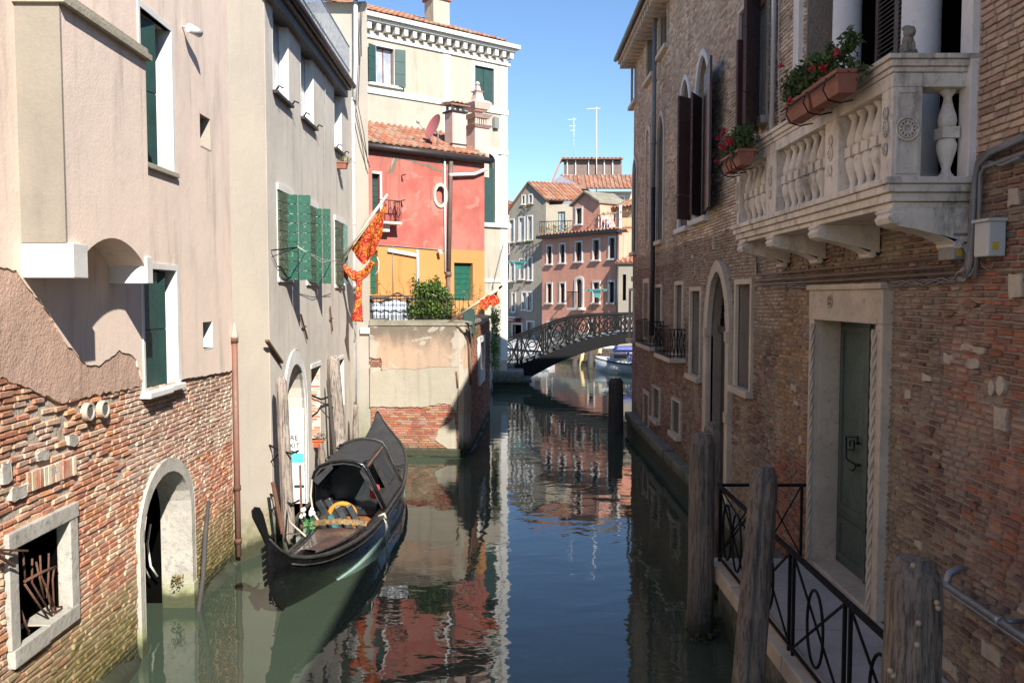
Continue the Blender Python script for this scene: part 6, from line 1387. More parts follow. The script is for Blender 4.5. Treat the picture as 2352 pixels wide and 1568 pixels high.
sp = [(1970, 1018), (1970, 1003), (1944, 1003), (1944, 1032), (1962, 1032), (1962, 1012), (1952, 1012), (1952, 1024)]
mb.tube([RW.w(*RW.p(a, b, -.16), -.16) for a, b in sp], .008, 6); mb.tube([RW.w(*RW.p(a, b, -.16), -.16) for a, b in ((1944, 1032), (1944, 1052), (1950, 1058), (1962, 1064), (1966, 1072), (1960, 1080), (1953, 1079))], .008, 6)
for a, b in ((1972, 1018), (1972, 1068)): mb.tube([RW.w(*RW.p(a, b, -.18), -.19), RW.w(*RW.p(a, b, -.16), -.14)], .012, 6)
mb.build('handle', M['iron'], dr_)
t_, z_ = RW.p(1906, 692, .08); mb = MB(); n = 22
ring(mb, RW, [(t_ + .062 * math.cos(2 * PI * k / n), z_ + .062 * math.sin(2 * PI * k / n)) for k in range(n)], [(t_ + .05 * math.cos(2 * PI * k / n), z_ + .05 * math.sin(2 * PI * k / n)) for k in range(n)], .086, .074); nr = mb.build('number_ring', M['cement'], dp_)
# ledge along the water
mb = MB(); rng = random.Random(4); k = 15.0
while k < RWL:
    L_ = rng.uniform(.7, 1.3); e = min(RWL, k + L_); q = rng.uniform(-.02, .02); slab(mb, RW, (k + .006, e - .004, .26 + q * .5, .44 + q), -.05, .20 + q); k = e
slab(mb, RW, (8, RWL + .02, -.4, .30), -.05, .13); lg_ = mb.build('water_ledge', M['ledge'], pal_, bevel=.02)
# eaves and roof; the unseen near steps are shaped for the shadow they cast
mb = MB(); slab(mb, RW, (18.7, RWL + .3, ZR - .02, ZR + .10), -.4, .38); slab(mb, RW, (14.1, 18.7, ZM, ZM + .1), -.3, .2); slab(mb, RW, (9.5, 14.1, ZN, ZN + .1), -.3, .2); slab(mb, RW, (0, 9.5, ZM, ZM + .1), -.3, .2); k = 18.7
while k < RWL + .25: slab(mb, RW, (k, k + .12, ZR - .15, ZR - .02), -.1, .34); k += .3
mb.build('eaves', M['rstone'], pal_); mb = MB(); [mb.prism([(RX - .3, y1_, z_ + .1), (RX - .3, y0_, z_ + .1), (9, y0_, z_ + .3), (9, y1_, z_ + .3)], (0, 0, .1)) for y0_, y1_, z_ in ((12.7, 21.6, ZR), (8.1, 12.7, ZM), (3.5, 8.1, ZN), (-6, 3.5, ZM))]; mb.prism([(RX - .02, 12.7, ZM), (9, 12.7, ZM), (9, 12.8, ZM), (RX - .02, 12.8, ZM)], (0, 0, ZR - ZM)); mb.prism([(RX, 8.1, ZN), (9, 8.1, ZN), (9, 8.2, ZN), (RX, 8.2, ZN)], (0, 0, ZM - ZN)); mb.build('roof', M['tile'], pal_)
mb = MB(); mb.tube([(RX - .44, 21.6, ZR + .1), (RX - .44, 12.7, ZR + .1)], .06, 8); mb.build('gutter', M['gutter'], pal_)
mb = MB(); t_ = Yt(1500, RX - .08); mb.tube([RW.w(t_, ZR, .10), RW.w(t_, 5.7, .10)], .045, 10); 
for z in (6.6, 7.9): mb.tube([RW.w(t_, z, .10), RW.w(t_, z + .05, .10)], .058, 10)
mb.build('downpipe', M['grey_pipe'], pal_); mb = MB(); mb.tube([RW.w(t_, 5.7, .10), RW.w(t_, RW.p(1498, 768)[1], .10)], .05, 10); mb.build('lower_downpipe', M['gutter'], pal_)
mb = MB(); t_ = Yt(1765, RX - .06); mb.tube([RW.w(t_, 8.5, .06), RW.w(t_, 4.75, .06)], .03, 8); mb.tube([RW.w(t_ - .08, 8.5, .03), RW.w(t_ - .1, 6.2, .03), RW.w(t_ - .25, 4.9, .03), RW.w(t_ - .3, 4.4, .03)], .007, 5); mb.build('cable_pipe', M['box_white'], pal_)
# three brown pipes and bunch of cables under the balcony
mb = MB()
for z, c in ((3.56, 0), (3.61, .0), (3.68, .02)): mb.tube([RW.w(Yt(2205), z, .04), RW.w(Yt(1950), z - .01, .045), RW.w(Yt(1745), z - .02, .04)], .014, 7)
mb.tube([RW.w(Yt(1745), 3.68, .04), RW.w(Yt(1742), 3.9, .04)], .014, 7); mb.build('brown_pipes', M['brown_pipe'], pal_)
mb = MB(); rng = random.Random(3)
for k in range(3):
    pts = []; 
    for i in range(40):
        f = i / 39; px = 2210 + (1780 - 2210) * f; pts.append(RW.w(Yt(px), 3.515 + .018 * math.sin(f * 40 + k * 2) + rng.uniform(-.006, .006) - .02 * math.sin(f * PI), .03 + .006 * k))
    mb.tube(pts, .006, 5)
mb.build('cable_bundle', M['grey_pipe'], pal_)
mb = MB()
def cv(pts, r, m=None): mb.tube([RW.w(*RW.p(a, b, .05), .05) for a, b in pts], r, 8)
cv([(2222, 640), (2232, 600), (2236, 500), (2240, 420), (2248, 378), (2275, 352), (2352, 318), (2420, 290)], .018); cv([(2214, 640), (2226, 560), (2230, 480), (2236, 420), (2244, 372), (2270, 346), (2352, 310)], .011)
cv([(2240, 640), (2248, 540), (2252, 400), (2262, 384), (2352, 352), (2400, 335)], .014); cv([(2272, 372), (2300, 380), (2345, 360)], .011); mb.build('conduits', M['grey_pipe'], pal_)
mb = MB()
for k in range(6): cv([(2210 + k * 4, 560), (2226 + k, 590 + k * 5), (2215 - k * 4, 618 + k * 2), (2196, 628 + k * 2)], .007)
for k in range(3): cv([(2200, 636 + k * 4), (2215, 640 + 3 * k), (2232, 628), (2244, 600)], .007)
mb.tube([RW.w(*RW.p(a, b, .03), .03) for a, b in ((2246, 590), (2258, 612), (2274, 622), (2284, 600))], .004, 5); mb.build('loose_cables', M['box_grey'], pal_)
for nm, lab, (x0, x1, tp, bt), m_, dd in (('meter_box', 'pale meter box with yellow sticker beside the cables on the palazzo wall', (2276, 2311, 508, 588), 'box_white', .11), ('junction_box', 'grey junction box with loops of cable under the balcony', (2184, 2222, 542, 596), 'box_grey', .09)):
    r = R_(x0, x1, (x1, tp), (x1, bt)); mb = MB(); slab(mb, RW, r, .0, dd); bx = mb.build(nm, M[m_], bevel=.01); tag(bx, lab, 'electrical box')
    mb = MB(); slab(mb, RW, (r[0] - .012, r[1] + .012, r[3] - .0, r[3] + .02), .0, dd + .015); mb.build('lid', M[m_], bx, bevel=.004)
    mb = MB(); q = RW.w(r[0], r[2] + (r[3] - r[2]) * .3, dd * .6); mb.box(q - Vector((0, .0015, 0)), (.04, .002, .05)); mb.build('sticker', M['yellow'], bx)
# handrail pipe at bottom right
mb = MB(); mb.tube([RW.w(Yt(2190, 2.95), 1.44, .15), RW.w(8.0, 1.44, .15)], .026, 10); mb.tube([RW.w(Yt(2178, 2.95), 1.43, .19), RW.w(8.0, 1.41, .19)], .008, 6)
for y in (10.9, 9.9, 8.9): mb.tube([RW.w(y, 1.44, -.01), RW.w(y, 1.44, .15)], .014, 6); mb.tube([RW.w(y - .02, 1.44, .15), RW.w(y + .02, 1.44, .15)], .034, 10)
mb.tube([RW.w(Yt(2190, 2.95), 1.44, .15), RW.w(Yt(2190, 2.95) + .05, 1.5, .1), RW.w(Yt(2190, 2.95) + .03, 1.56, .02)], .026, 10)
tag(mb.build('wall_pipe', M['steel']), 'galvanised pipe running along the brick wall beside the landing stage', 'pipe')
# small window balconies
for nm, (a, b, c_, d_) in (('near', (1528, 1574, 770, 822)), ('far', (1483, 1525, 767, 810))):
    pass
for xa, xb, pt, pb in ((1536, 1574, 772, 838), (1489, 1524, 768, 812)):
    t0, t1 = Yt(xb), Yt(xa); z0 = RW.p(xb, pb - 12, .0)[1] + .02; z1 = z0 + .52; mb = MB(); dd = .26
    for z in (z0 + .04, z1): mb.bar(RW.w(t0, z, dd), RW.w(t1, z, dd), .022); mb.bar(RW.w(t0, z, dd), RW.w(t0, z, 0), .022); mb.bar(RW.w(t1, z, dd), RW.w(t1, z, 0), .022)
    k = t0
    while k <= t1 + .01: mb.bar(RW.w(k, z0, dd), RW.w(k, z1, dd), .013); k += (t1 - t0) / 11
    for k in range(4): mb.bar(RW.w(t0, z0, dd * k / 4), RW.w(t0, z1, dd * k / 4), .012)
    for k in range(4): mb.bar(RW.w(t0, z0 + .04, dd * k / 4), RW.w(t0, z1, dd * (k + 1) / 4), .01); mb.bar(RW.w(t0, z1, dd * k / 4), RW.w(t0, z0 + .04, dd * (k + 1) / 4), .01)
    mb.build('window_railing', M['iron'], pal_); mb = MB(); slab(mb, RW, (t0 - .03, t1 + .03, z0 - .08, z0), -.02, dd + .03); mb.build('window_ledge', M['rstone'], pal_, bevel=.01)
# ------------------------------------------------------------------ balcony
bl = thing('stone_balcony', 'weathered white stone balcony with bulbous balusters and scrolled brackets, high on the palazzo', 'balcony', (2.8, 7.5, 4.2))
BX = 2.555; yb0, yb1 = 5.63, 9.5
def pf(mb, prof, y0, y1, xb):  # moulding: profile (dx outwards, z) run along front and near end
    pass
def band(mb, z0, z1, ov):
    mb.hexa([(BX - ov, yb0 - ov, z0), (RX + .02, yb0 - ov, z0), (RX + .02, yb1 + ov, z0), (BX - ov, yb1 + ov, z0), (BX - ov, yb0 - ov, z1), (RX + .02, yb0 - ov, z1), (RX + .02, yb1 + ov, z1), (BX - ov, yb1 + ov, z1)])
mb = MB(); band(mb, 4.155, 4.20, .05); band(mb, 4.10, 4.153, .03); band(mb, 4.04, 4.098, .0); band(mb, 4.00, 4.038, -.03); mb.build('slab', M['balcony_stone'], bl, bevel=.008)
def railband(mb, z0, z1, ov, w_=.2):
    mb.hexa([(BX - ov, yb0 - ov, z0), (BX + w_ + ov, yb0 - ov, z0), (BX + w_ + ov, yb1 + ov, z0), (BX - ov, yb1 + ov, z0), (BX - ov, yb0 - ov, z1), (BX + w_ + ov, yb0 - ov, z1), (BX + w_ + ov, yb1 + ov, z1), (BX - ov, yb1 + ov, z1)])
    mb.hexa([(BX + w_ + ov + .002, yb0 - ov, z0), (RX, yb0 - ov, z0), (RX, yb0 + w_ + ov, z0), (BX + w_ + ov + .002, yb0 + w_ + ov, z0), (BX + w_ + ov + .002, yb0 - ov, z1), (RX, yb0 - ov, z1), (RX, yb0 + w_ + ov, z1), (BX + w_ + ov + .002, yb0 + w_ + ov, z1)])
mb = MB(); railband(mb, 4.80, 4.895, .0); railband(mb, 4.897, 4.93, .012); railband(mb, 4.932, 4.975, .03); railband(mb, 4.977, 5.01, .05); mb.build('handrail', M['balcony_stone'], bl, bevel=.007)
def pier(y0, y1):
    mb = MB(); mb.hexa([(BX, y0, 4.2), (BX + .2, y0, 4.2), (BX + .2, y1, 4.2), (BX, y1, 4.2), (BX, y0, 4.8), (BX + .2, y0, 4.8), (BX + .2, y1, 4.8), (BX, y1, 4.8)])
    p_ = mb.build('pier', M['balcony_stone'], bl, bevel=.008); mb = MB(); ym = (y0 + y1) / 2; w_ = (y1 - y0)
    for zz, r_ in ((4.54, .055), (4.40, .04), (4.64, .04)):
        for rr_ in (r_, r_ * .6): mb.tube([(BX - .012 + (0 if rr_ == r_ else -.006), ym + rr_ * .7 * math.cos(2 * PI * i / 14), zz + rr_ * math.sin(2 * PI * i / 14)) for i in range(15)], .006, 5)
    mb.build('carved_rosette', M['balcony_stone'], p_); return p_
P1 = pier(yb0, yb0 + .17); P2_ = pier(2.55 * 1900 / (1915 - 1176) , 2.55 * 1900 / (1885 - 1176) ); P3_ = pier(2.55 * 1900 / (1775 - 1176), 2.55 * 1900 / (1753 - 1176)); P4_ = pier(yb1 - .12, yb1)
mb = MB(); Yn = yb0 - .004
for z0, z1, a, b in ((4.23, 4.36, .05, .15), (4.66, 4.77, .05, .15)): pass
F_ = Fac((BX, yb0), (BX + .2, yb0)); F_.n = Vector((0, -1, 0)); F_.u = Vector((1, 0, 0))
ring(mb, F_, rect(.025, .175, 4.225, 4.775), rect(.04, .16, 4.24, 4.76), .01, -.01)
for R__, th in ((.075, .009), (.058, .006), (.03, .008)): mb.tube([(BX + .1 + R__ * math.cos(2 * PI * i / 24), Yn - .008, 4.52 + R__ * math.sin(2 * PI * i / 24)) for i in range(25)], th, 6)
for i in range(12): a_ = 2 * PI * i / 12; mb.tube([(BX + .1 + .03 * math.cos(a_), Yn - .008, 4.52 + .03 * math.sin(a_)), (BX + .1 + .056 * math.cos(a_), Yn - .008, 4.52 + .056 * math.sin(a_))], .007, 5)
mb.lathe([(.001, 0), (.014, .004), (.018, .01)], (0, 0, 0), 8) if 0 else None
mb.build('carved_medallion', M['balcony_stone'], P1)
bprof = [(.052, 4.2), (.052, 4.225), (.036, 4.24), (.028, 4.27), (.044, 4.33), (.062, 4.39), (.066, 4.43), (.055, 4.465), (.04, 4.475)]
tprof = [(.04, 4.545), (.055, 4.555), (.062, 4.59), (.056, 4.63), (.04, 4.68), (.028, 4.73), (.026, 4.755), (.04, 4.77), (.05, 4.785), (.05, 4.80)]
mb = MB(); mb.lathe(bprof, (0, 0, 0), 18); mb.lathe(tprof, (0, 0, 0), 18); mb.box((0, 0, 4.51), (.115, .115, .075)); bal0 = mb.build('baluster', M['balcony_stone'], None)
bal0.parent = bl; first = True
def putbal(x, y, s=1.0):
    global first
    o_ = bal0 if first else bal0.copy()
    if not first: COL.objects.link(o_)
    o_.parent = bl; o_.location = Vector((x, y, 0)) - wloc(bl); first = False
    return o_
secs = [(yb0 + .17, 2.55 * 1900 / (1915 - 1176), 5), (2.55 * 1900 / (1885 - 1176), 2.55 * 1900 / (1775 - 1176), 7), (2.55 * 1900 / (1753 - 1176), yb1 - .12, 5)]
for a, b, n in secs:
    for k in range(n): putbal(BX + .10, a + (b - a) * (k + .5) / n)
putbal(BX + .42, yb0 + .10)
for y in (5.65, 7.0, 8.2, 9.25):
    mb = MB(); w_ = .23 if y < 6 else .2; pr = [(RX, 4.0), (BX + .02, 4.0), (BX + .0, 3.97), (BX + .02, 3.945), (BX - .0, 3.91), (BX + .02, 3.86), (BX + .08, 3.83), (BX + .2, 3.80), (BX + .33, 3.755), (BX + .42, 3.70), (BX + .47, 3.65), (BX + .53, 3.64), (BX + .56, 3.68), (RX, 3.66)]
    mb.prism([(x, y, 4.0 - (4.0 - z) * .74) for x, z in pr], (0, w_, 0)); c_ = mb.build('bracket', M['balcony_stone'], bl, bevel=.006)
    mb = MB(); mb.tube([(BX + .48, y - .012, 3.752), (BX + .48, y + w_ + .012, 3.752)], .03, 12); mb.build('scroll', M['balcony_stone'], c_); mb = MB(); mb.tube([(BX + .055, y - .01, 3.93), (BX + .055, y + w_ + .01, 3.93)], .04, 12); mb.build('scroll', M['balcony_stone'], c_)
# balcony door wall: columns, jambs, louvred shutters
def column(px, r_, X=RX + .02):
    y = Yt(px, X) - 6; mb = MB(); mb.lathe([(r_ * 1.25, 4.2), (r_ * 1.25, 4.27), (r_ * 1.1, 4.3), (r_ * 1.02, 4.34), (r_, 4.4), (r_ * .9, 7.2)], (X, y, 0), 24); return mb.build('column', M['column'], pal_)
column(1931, .135); column(2098, .145)
for px, w_ in ((1826, .17), (2217, .14)):
    y = Yt(px); mb = MB(); slab(mb, RW, (y - w_ / 2, y + w_ / 2, 4.2, 7.2), -.3, .05); mb.build('pilaster', M['column'], pal_, bevel=.006)
def louvre(y0, y1, z0, z1, d):
    mb = MB(); z = z0 + .06
    for a, b in ((y0, y0 + .05), (y1 - .05, y1)): slab(mb, RW, (a, b, z0, z1), d - .04, d)
    for zz in (z0, z1 - .06): slab(mb, RW, (y0 + .05, y1 - .05, zz, zz + .06), d - .04, d)
    while z < z1 - .06:
        mb.hexa([RW.w(y0 + .05, z, d - .045), RW.w(y1 - .05, z, d - .045), RW.w(y1 - .05, z - .022, d), RW.w(y0 + .05, z - .022, d), RW.w(y0 + .05, z + .008, d - .045), RW.w(y1 - .05, z + .008, d - .045), RW.w(y1 - .05, z - .014, d), RW.w(y0 + .05, z - .014, d)]); z += .04
    mb.build('louvred_shutter', M['louver'], pal_)
ys = [bd0, Yt(2135), Yt(2062), Yt(1962), Yt(1900), bd1]
louvre(bd0 + .07, (bd0 + Yt(2150)) / 2 + .04, 4.2, 7.15, -.2); louvre((bd0 + Yt(2150)) / 2 + .06, Yt(2120), 4.55, 7.15, -.24)
louvre(Yt(2040) , Yt(1990) - .02, 4.2, 7.15, -.18); louvre(Yt(1990), Yt(1945), 4.2, 7.15, -.2)
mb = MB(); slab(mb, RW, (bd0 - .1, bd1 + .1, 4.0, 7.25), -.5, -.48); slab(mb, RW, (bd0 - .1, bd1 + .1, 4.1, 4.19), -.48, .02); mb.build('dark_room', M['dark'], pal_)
# number plate digits
def rtext(s, t, z, size, par, d):
    cu = bpy.data.curves.new('digits', 'FONT'); cu.body = s; cu.size = size; cu.extrude = .0015; cu.align_x = 'CENTER'
    o_ = bpy.data.objects.new('digits', cu); COL.objects.link(o_); bpy.context.view_layer.update()
    me = bpy.data.meshes.new_from_object(o_); bpy.data.objects.remove(o_); o2 = bpy.data.objects.new('digits', me); COL.objects.link(o2); me.materials.append(M['frame_brown'])
    o2.rotation_euler = Matrix((-RW.u, Vector((0, 0, 1)), RW.n)).transposed().to_euler(); o2.parent = par; o2.location = RW.w(t, z, d) - wloc(par)
rtext('170', t_ if 0 else RW.p(1906, 692, .08)[0], RW.p(1906, 692, .08)[1] + .008, .035, nr, .078); rtext('1170', RW.p(1906, 692, .08)[0], RW.p(1906, 692, .08)[1] - .03, .035, nr, .078)
# lion statuette
mb = MB(); c = Vector((BX + .13, yb0 + .1, 5.01)); mb.box(c + Vector((0, 0, .02)), (.11, .10, .04))
for p, r_ in (((0, 0, .07), (.048, .045, .045)), ((.005, -.005, .12), (.04, .036, .045)), ((.012, -.012, .175), (.042, .04, .042)), ((.012, -.05, .165), (.022, .02, .018)), ((.0, .0, .205), (.036, .03, .02)), ((-.02, -.035, .07), (.014, .016, .045)), ((.03, -.035, .07), (.014, .016, .045)), ((-.022, -.045, .045), (.018, .022, .012)), ((.032, -.045, .045), (.018, .022, .012)), ((-.018, -.005, .205), (.012, .01, .014)), ((.04, -.005, .205), (.012, .01, .014))):
    for i in range(6):
        pass
    rings = []
    for i in range(1, 6):
        th = PI * i / 6; rings.append([mb.vert(c + Vector(p) + Vector((r_[0] * math.sin(th) * math.cos(2 * PI * j / 10), r_[1] * math.sin(th) * math.sin(2 * PI * j / 10), r_[2] * math.cos(th)))) for j in range(10)])
    for a, b in zip(rings, rings[1:]):
        for j in range(10): mb.face((a[j], a[(j + 1) % 10], b[(j + 1) % 10], b[j]), True)
    mb.face(rings[0], True); mb.face(rings[-1][::-1], True)
tag(mb.build('lion_statuette', M['coping']), 'small dark stone lion sitting on the near end of the balcony rail', 'statuette')
# flower boxes
def flowerbox(lab, c, L_, ang, seed, fol=1.0, grp='flower boxes on the palazzo balcony', nb=18, flw='petal_red'):
    t = thing('flower_box', lab, 'flower box', c, grp); c = Vector(c); R = Matrix.Rotation(ang, 3, 'Z'); rng = random.Random(seed)
    nbx = 2 if L_ > .6 else 1
    for k in range(nbx):
        l2 = L_ / nbx - .02; o_ = c + R @ Vector((0, (k - (nbx - 1) / 2) * L_ / nbx, 0)); mb = MB()
        q = [(-.06, -l2 / 2 + .03, 0), (.06, -l2 / 2 + .03, 0), (.06, l2 / 2 - .03, 0), (-.06, l2 / 2 - .03, 0), (-.085, -l2 / 2, .15), (.085, -l2 / 2, .15), (.085, l2 / 2, .15), (-.085, l2 / 2, .15)]
        mb.hexa([o_ + R @ Vector(a_) for a_ in q]); q = [(-.095, -l2 / 2 - .01, .13), (.095, -l2 / 2 - .01, .13), (.095, l2 / 2 + .01, .13), (-.095, l2 / 2 + .01, .13), (-.095, -l2 / 2 - .01, .16), (.095, -l2 / 2 - .01, .16), (.095, l2 / 2 + .01, .16), (-.095, l2 / 2 + .01, .16)]
        mb.hexa([o_ + R @ Vector(a_) for a_ in q]); mb.build('planter', M['pot'], t, bevel=.005)
    mb = MB()
    for k in range(int(46 * fol * L_)):
        p = c + R @ Vector((rng.uniform(-.09, .08), rng.uniform(-L_ / 2, L_ / 2), rng.uniform(.14, .38))); leaves(mb, p, (.08, .08, .075), 44, .026, [(.03, .075, .02), (.05, .11, .02), (.08, .13, .035), (.03, .05, .02)], rng, shell=.1)
    mb.build('foliage', M['leaf'], t); mb = MB()
    for k in range(nb):
        p = c + R @ Vector((rng.uniform(-.19, -.06), rng.uniform(-L_ / 2 - .06, L_ / 2), rng.uniform(.12, .46)))
        leaves(mb, p, (.032, .032, .026), 30, .016, [(.5, .02, .03)], rng, shell=.2)
    mb.build('blossoms', M[flw], t); mb = MB()
    for s_ in (-.35, 0, .35):
        o_ = c + R @ Vector((0, s_ * L_, 0)); mb.tube([o_ + R @ Vector(a_) for a_ in ((.12, 0, .14), (.0, 0, .145), (-.1, 0, .13), (-.12, 0, .05), (-.08, 0, -.02), (0, 0, -.04), (.1, 0, -.02))], .006, 5)
    mb.bar(c + R @ Vector((-.105, -L_ / 2, .11)), c + R @ Vector((-.105, L_ / 2, .11)), .008, .012); mb.build('bracket', M['iron'], t); return t
flowerbox('long terracotta flower boxes with red geraniums hung on the near balcony rail', (2.36, 6.45, 4.83), 1.15, 0, 3, fol=1.5, nb=8)
kids_ = None
flowerbox('short terracotta flower box with many red geraniums at the far end of the balcony', (2.36, 8.75, 4.72), .72, 0, 5, fol=1.5, nb=13)
mb = MB(); p = onx(1800, 283, 2.6); mb.box(p, (.02, .09, .07)); mb.bar(p, p + Vector((.12, -.25, .03)), .012); tag(mb.build('balcony_floodlight', M['iron'], bevel=.003), 'small black floodlight clamped to the balcony rail', 'lamp')
# ------------------------------------------------------------------ landing stage
ls = thing('landing_stage', 'pale stone landing stage in front of the palazzo portal', 'landing stage', (2.6, 6, 0)); PX = 2.05; PZ = .69
mb = MB(); y = 2.4; rng = random.Random(3)
while y < 8.45:
    e = min(8.45, y + 1.05); mb.hexa([(PX + .16, y + .004, PZ - .14), (RX - .02, y + .004, PZ - .14), (RX - .02, e - .004, PZ - .14), (PX + .16, e - .004, PZ - .14), (PX + .16, y + .004, PZ), (RX - .02, y + .004, PZ), (RX - .02, e - .004, PZ), (PX + .16, e - .004, PZ)]); y = e
mb.build('paving', M['paving'], ls, bevel=.004); mb = MB(); y = 2.4
while y < 8.4:
    e = min(8.46, y + .74); q = rng.uniform(-.006, .006); mb.hexa([(PX - .02, y + .005, PZ - .14), (PX + .155, y + .005, PZ - .14), (PX + .155, e - .005, PZ - .14), (PX - .02, e - .005, PZ - .14), (PX - .02 + q, y + .005, PZ + .008 + q), (PX + .155, y + .005, PZ + .008 + q), (PX + .155, e - .005, PZ + .008 + q), (PX - .02 + q, e - .005, PZ + .008 + q)]); y = e
mb.build('edge_stone', M['rstone'], ls, bevel=.012); mb = MB(); mb.hexa([(PX + .08, 2.4, -.5), (RX, 2.4, -.5), (RX, 8.38, -.5), (PX + .08, 8.38, -.5), (PX + .08, 2.4, PZ - .145), (RX, 2.4, PZ - .145), (RX, 8.38, PZ - .145), (PX + .08, 8.38, PZ - .145)]); mb.build('base', M['ledge'], ls)
rl = thing('landing_railing', 'dark iron railing with crossed bars and ovals around the landing stage', 'railing', (PX + .06, 6, PZ)); X = PX + .07; H_ = .78
ends = [8.38, 7.26, 6.16, 5.12, 4.1, 3.1]
mb = MB(); mb.bar((X, 8.40, PZ + H_), (X, 2.6, PZ + H_), .035, .028); mb.bar((X, 8.38, PZ + .05), (X, 2.6, PZ + .05), .02, .02); mb.bar((X, 8.38, PZ + H_), (RX - .02, 8.38, PZ + H_), .035, .028); mb.build('handrail', M['iron'], rl)
mb0 = MB()
for a, b in zip(ends, ends[1:]):
    mb = MB(); a -= .045; b += .045
    for y in (a, b): mb.bar((X, y, PZ), (X, y, PZ + H_), .022); mb.build('baluster', M['iron'], rl); mb = MB()
    mb.bar((X, a, PZ + .06), (X, b, PZ + H_ - .02), .014); mb.bar((X, b, PZ + .06), (X, a, PZ + H_ - .02), .014)
    for sg_ in (.33, .67) if a > 7.5 or 0 else (.5,):
        m_ = a + (b - a) * sg_; mb.tube([(X - .012, m_ + .15 * math.cos(2 * PI * i / 24), PZ + .40 + .27 * math.sin(2 * PI * i / 24)) for i in range(25)], .011, 6)
    mb.build('cross_panel', M['iron'], rl)
mb = MB()
for x in (X + .02, X + .45, X + .85, RX - .06): mb.bar((x, 8.38, PZ), (x, 8.38, PZ + H_), .024)
for a, b in ((X, X + .45), (X + .45, X + .85)): mb.bar((a, 8.38, PZ + .05), (b, 8.38, PZ + H_), .013); mb.bar((b, 8.38, PZ + .05), (a, 8.38, PZ + H_), .013)
mb.build('end_panel', M['iron'], rl)
# ------------------------------------------------------------------ wooden mooring posts, right
PG = 'wooden mooring posts in front of the palazzo'
post('mooring_post', 'tall grey mooring post standing in the water left of the landing stage', (1.88, 8.15, -.6), (1.905, 8.2, 2.03), .135, .118, seed=1, group=PG)
post('mooring_post', 'darker mooring post just behind the tall one, by the pointed arch gate', (2.28, 9.25, -.6), (2.26, 9.25, 1.98), .12, .1, seed=2, group=PG)
post('mooring_post', 'leaning split mooring post with a long crack in front of the iron railing', (1.60, 5.72, -.6), (1.84, 5.95, 2.16), .125, .10, seed=3, crack=True, group=PG)
pc_ = post('mooring_post', 'thick mooring post dotted with snail shells at the bottom right', (1.93, 3.93, -.6), (1.985, 4.02, 2.11), .155, .125, seed=4, group=PG)
M['shell'] = stone('snail_shell_tan', (.46, .36, .24), (.36, .27, .18), dirt=.3)
mb = MB(); rng = random.Random(2)
for (px, py) in ((2155, 1395), (2110, 1430), (2107, 1480), (2052, 1550), (2045, 1540), (2098, 1298), (2152, 1383)):
    p = ony(px, py, 3.86); rings = []
    for i in range(1, 6): th = PI * i / 6; rings.append([mb.vert(p + Vector((.014 * math.sin(th) * math.cos(2 * PI * j / 10), .014 * math.sin(th) * math.sin(2 * PI * j / 10), .015 * math.cos(th)))) for j in range(10)])
    for a, b in zip(rings, rings[1:]):
        for j in range(10): mb.face((a[j], a[(j + 1) % 10], b[(j + 1) % 10], b[j]), True)
    mb.face(rings[0], True); mb.face(rings[-1], True); mb.build('snail_shell', M['shell'], pc_); mb = MB()
post('mooring_post', 'dark thick pile in the middle distance beside the far end of the palazzo', (2.62, 20.75, -.6), (2.62, 20.8, 1.33), .2, .185, m='wood_dark', seed=5, group=PG, cham=.05)
mb = MB(); rng = random.Random(6)
for p_ in ((1.88, 8.05, .03), (2.26, 9.15, .03), (1.6, 5.65, .03), (2.1, 8.3, .1)): leaves(mb, p_, (.18, .14, .07), 90, .035, [(.02, .025, .01), (.035, .04, .015), (.05, .05, .03)], rng, shell=.2)
tag(mb.build('seaweed', M['leaf']), 'dark seaweed clinging around the feet of the mooring posts at the waterline', 'seaweed', kind='stuff')
# ------------------------------------------------------------------ mooring poles, left
PL = 'pale mooring poles beside the gondola'
post('mooring_pole', 'pale sunlit mooring pole in front of the arched doorway', (-2.90, 10.72, -.6), (-3.03, 10.8, 2.36), .088, .072, m='wood_pole_pale', seed=7, group=PL, cham=.1, cat='mooring pole')
post('mooring_pole', 'thick pale mooring pole behind the gondola cabin', (-2.98, 14.6, -.6), (-3.20, 14.75, 2.34), .135, .11, m='wood_pole_pale', seed=8, group=PL, cham=.1, cat='mooring pole')
post('mooring_pole', 'short broken mooring pole farther along the grey wall', (-3.12, 16.3, -.6), (-3.1, 16.3, 1.25), .09, .05, m='wood_pole_pale', seed=9, group=PL, cham=.3, cat='mooring pole')
post('mooring_pole', 'dark weathered pole stump beside the red flowerpot', (-3.0, 13.3, -.6), (-3.12, 13.4, 1.0), .08, .06, m='wood_pole', seed=10, group=PL, cham=.2, cat='mooring pole')
post('mooring_pole', 'thin dark leaning pole between wall and gondola', (-2.95, 14.2, -.6), (-3.2, 14.3, 1.95), .035, .03, m='wood_dark', seed=11, group=PL, cham=.05, cat='mooring pole')
mb = MB(); c = Vector((-2.97, 10.75, 1.38))
for z in (1.38, .72): mb.tube([(-3.25, 10.98, z + .03), (-3.05, 10.78, z), (-2.86 - (1.38 - z) * .02, 10.64, z - .02), (-2.80, 10.75, z)], .014, 6); mb.tube([(-3.24, 11.0, z - .2), (-3.04, 10.8, z - .02)], .01, 5)
tag(mb.build('pole_bracket', M['iron']), 'black iron brackets holding the pale mooring pole to the corner', 'bracket')
mb = MB(); p0, p1, p2 = L2.w(*L2.p(716, 908, .02), .02), ony(738, 917, 13.8), L2.w(*L2.p(770, 905, .1), .12)
mb.tube([p0, (p0 + p1) / 2, p1, p2], .016, 6); mb.tube([p0 - Vector((0, 0, .05)), p1 + Vector((.05, 1, -.3)), p2 - Vector((0, 0, .3))], .01, 5); tag(mb.build('mooring_bracket', M['iron']), 'bent iron bracket between the brick lined window and the thick pole', 'bracket')
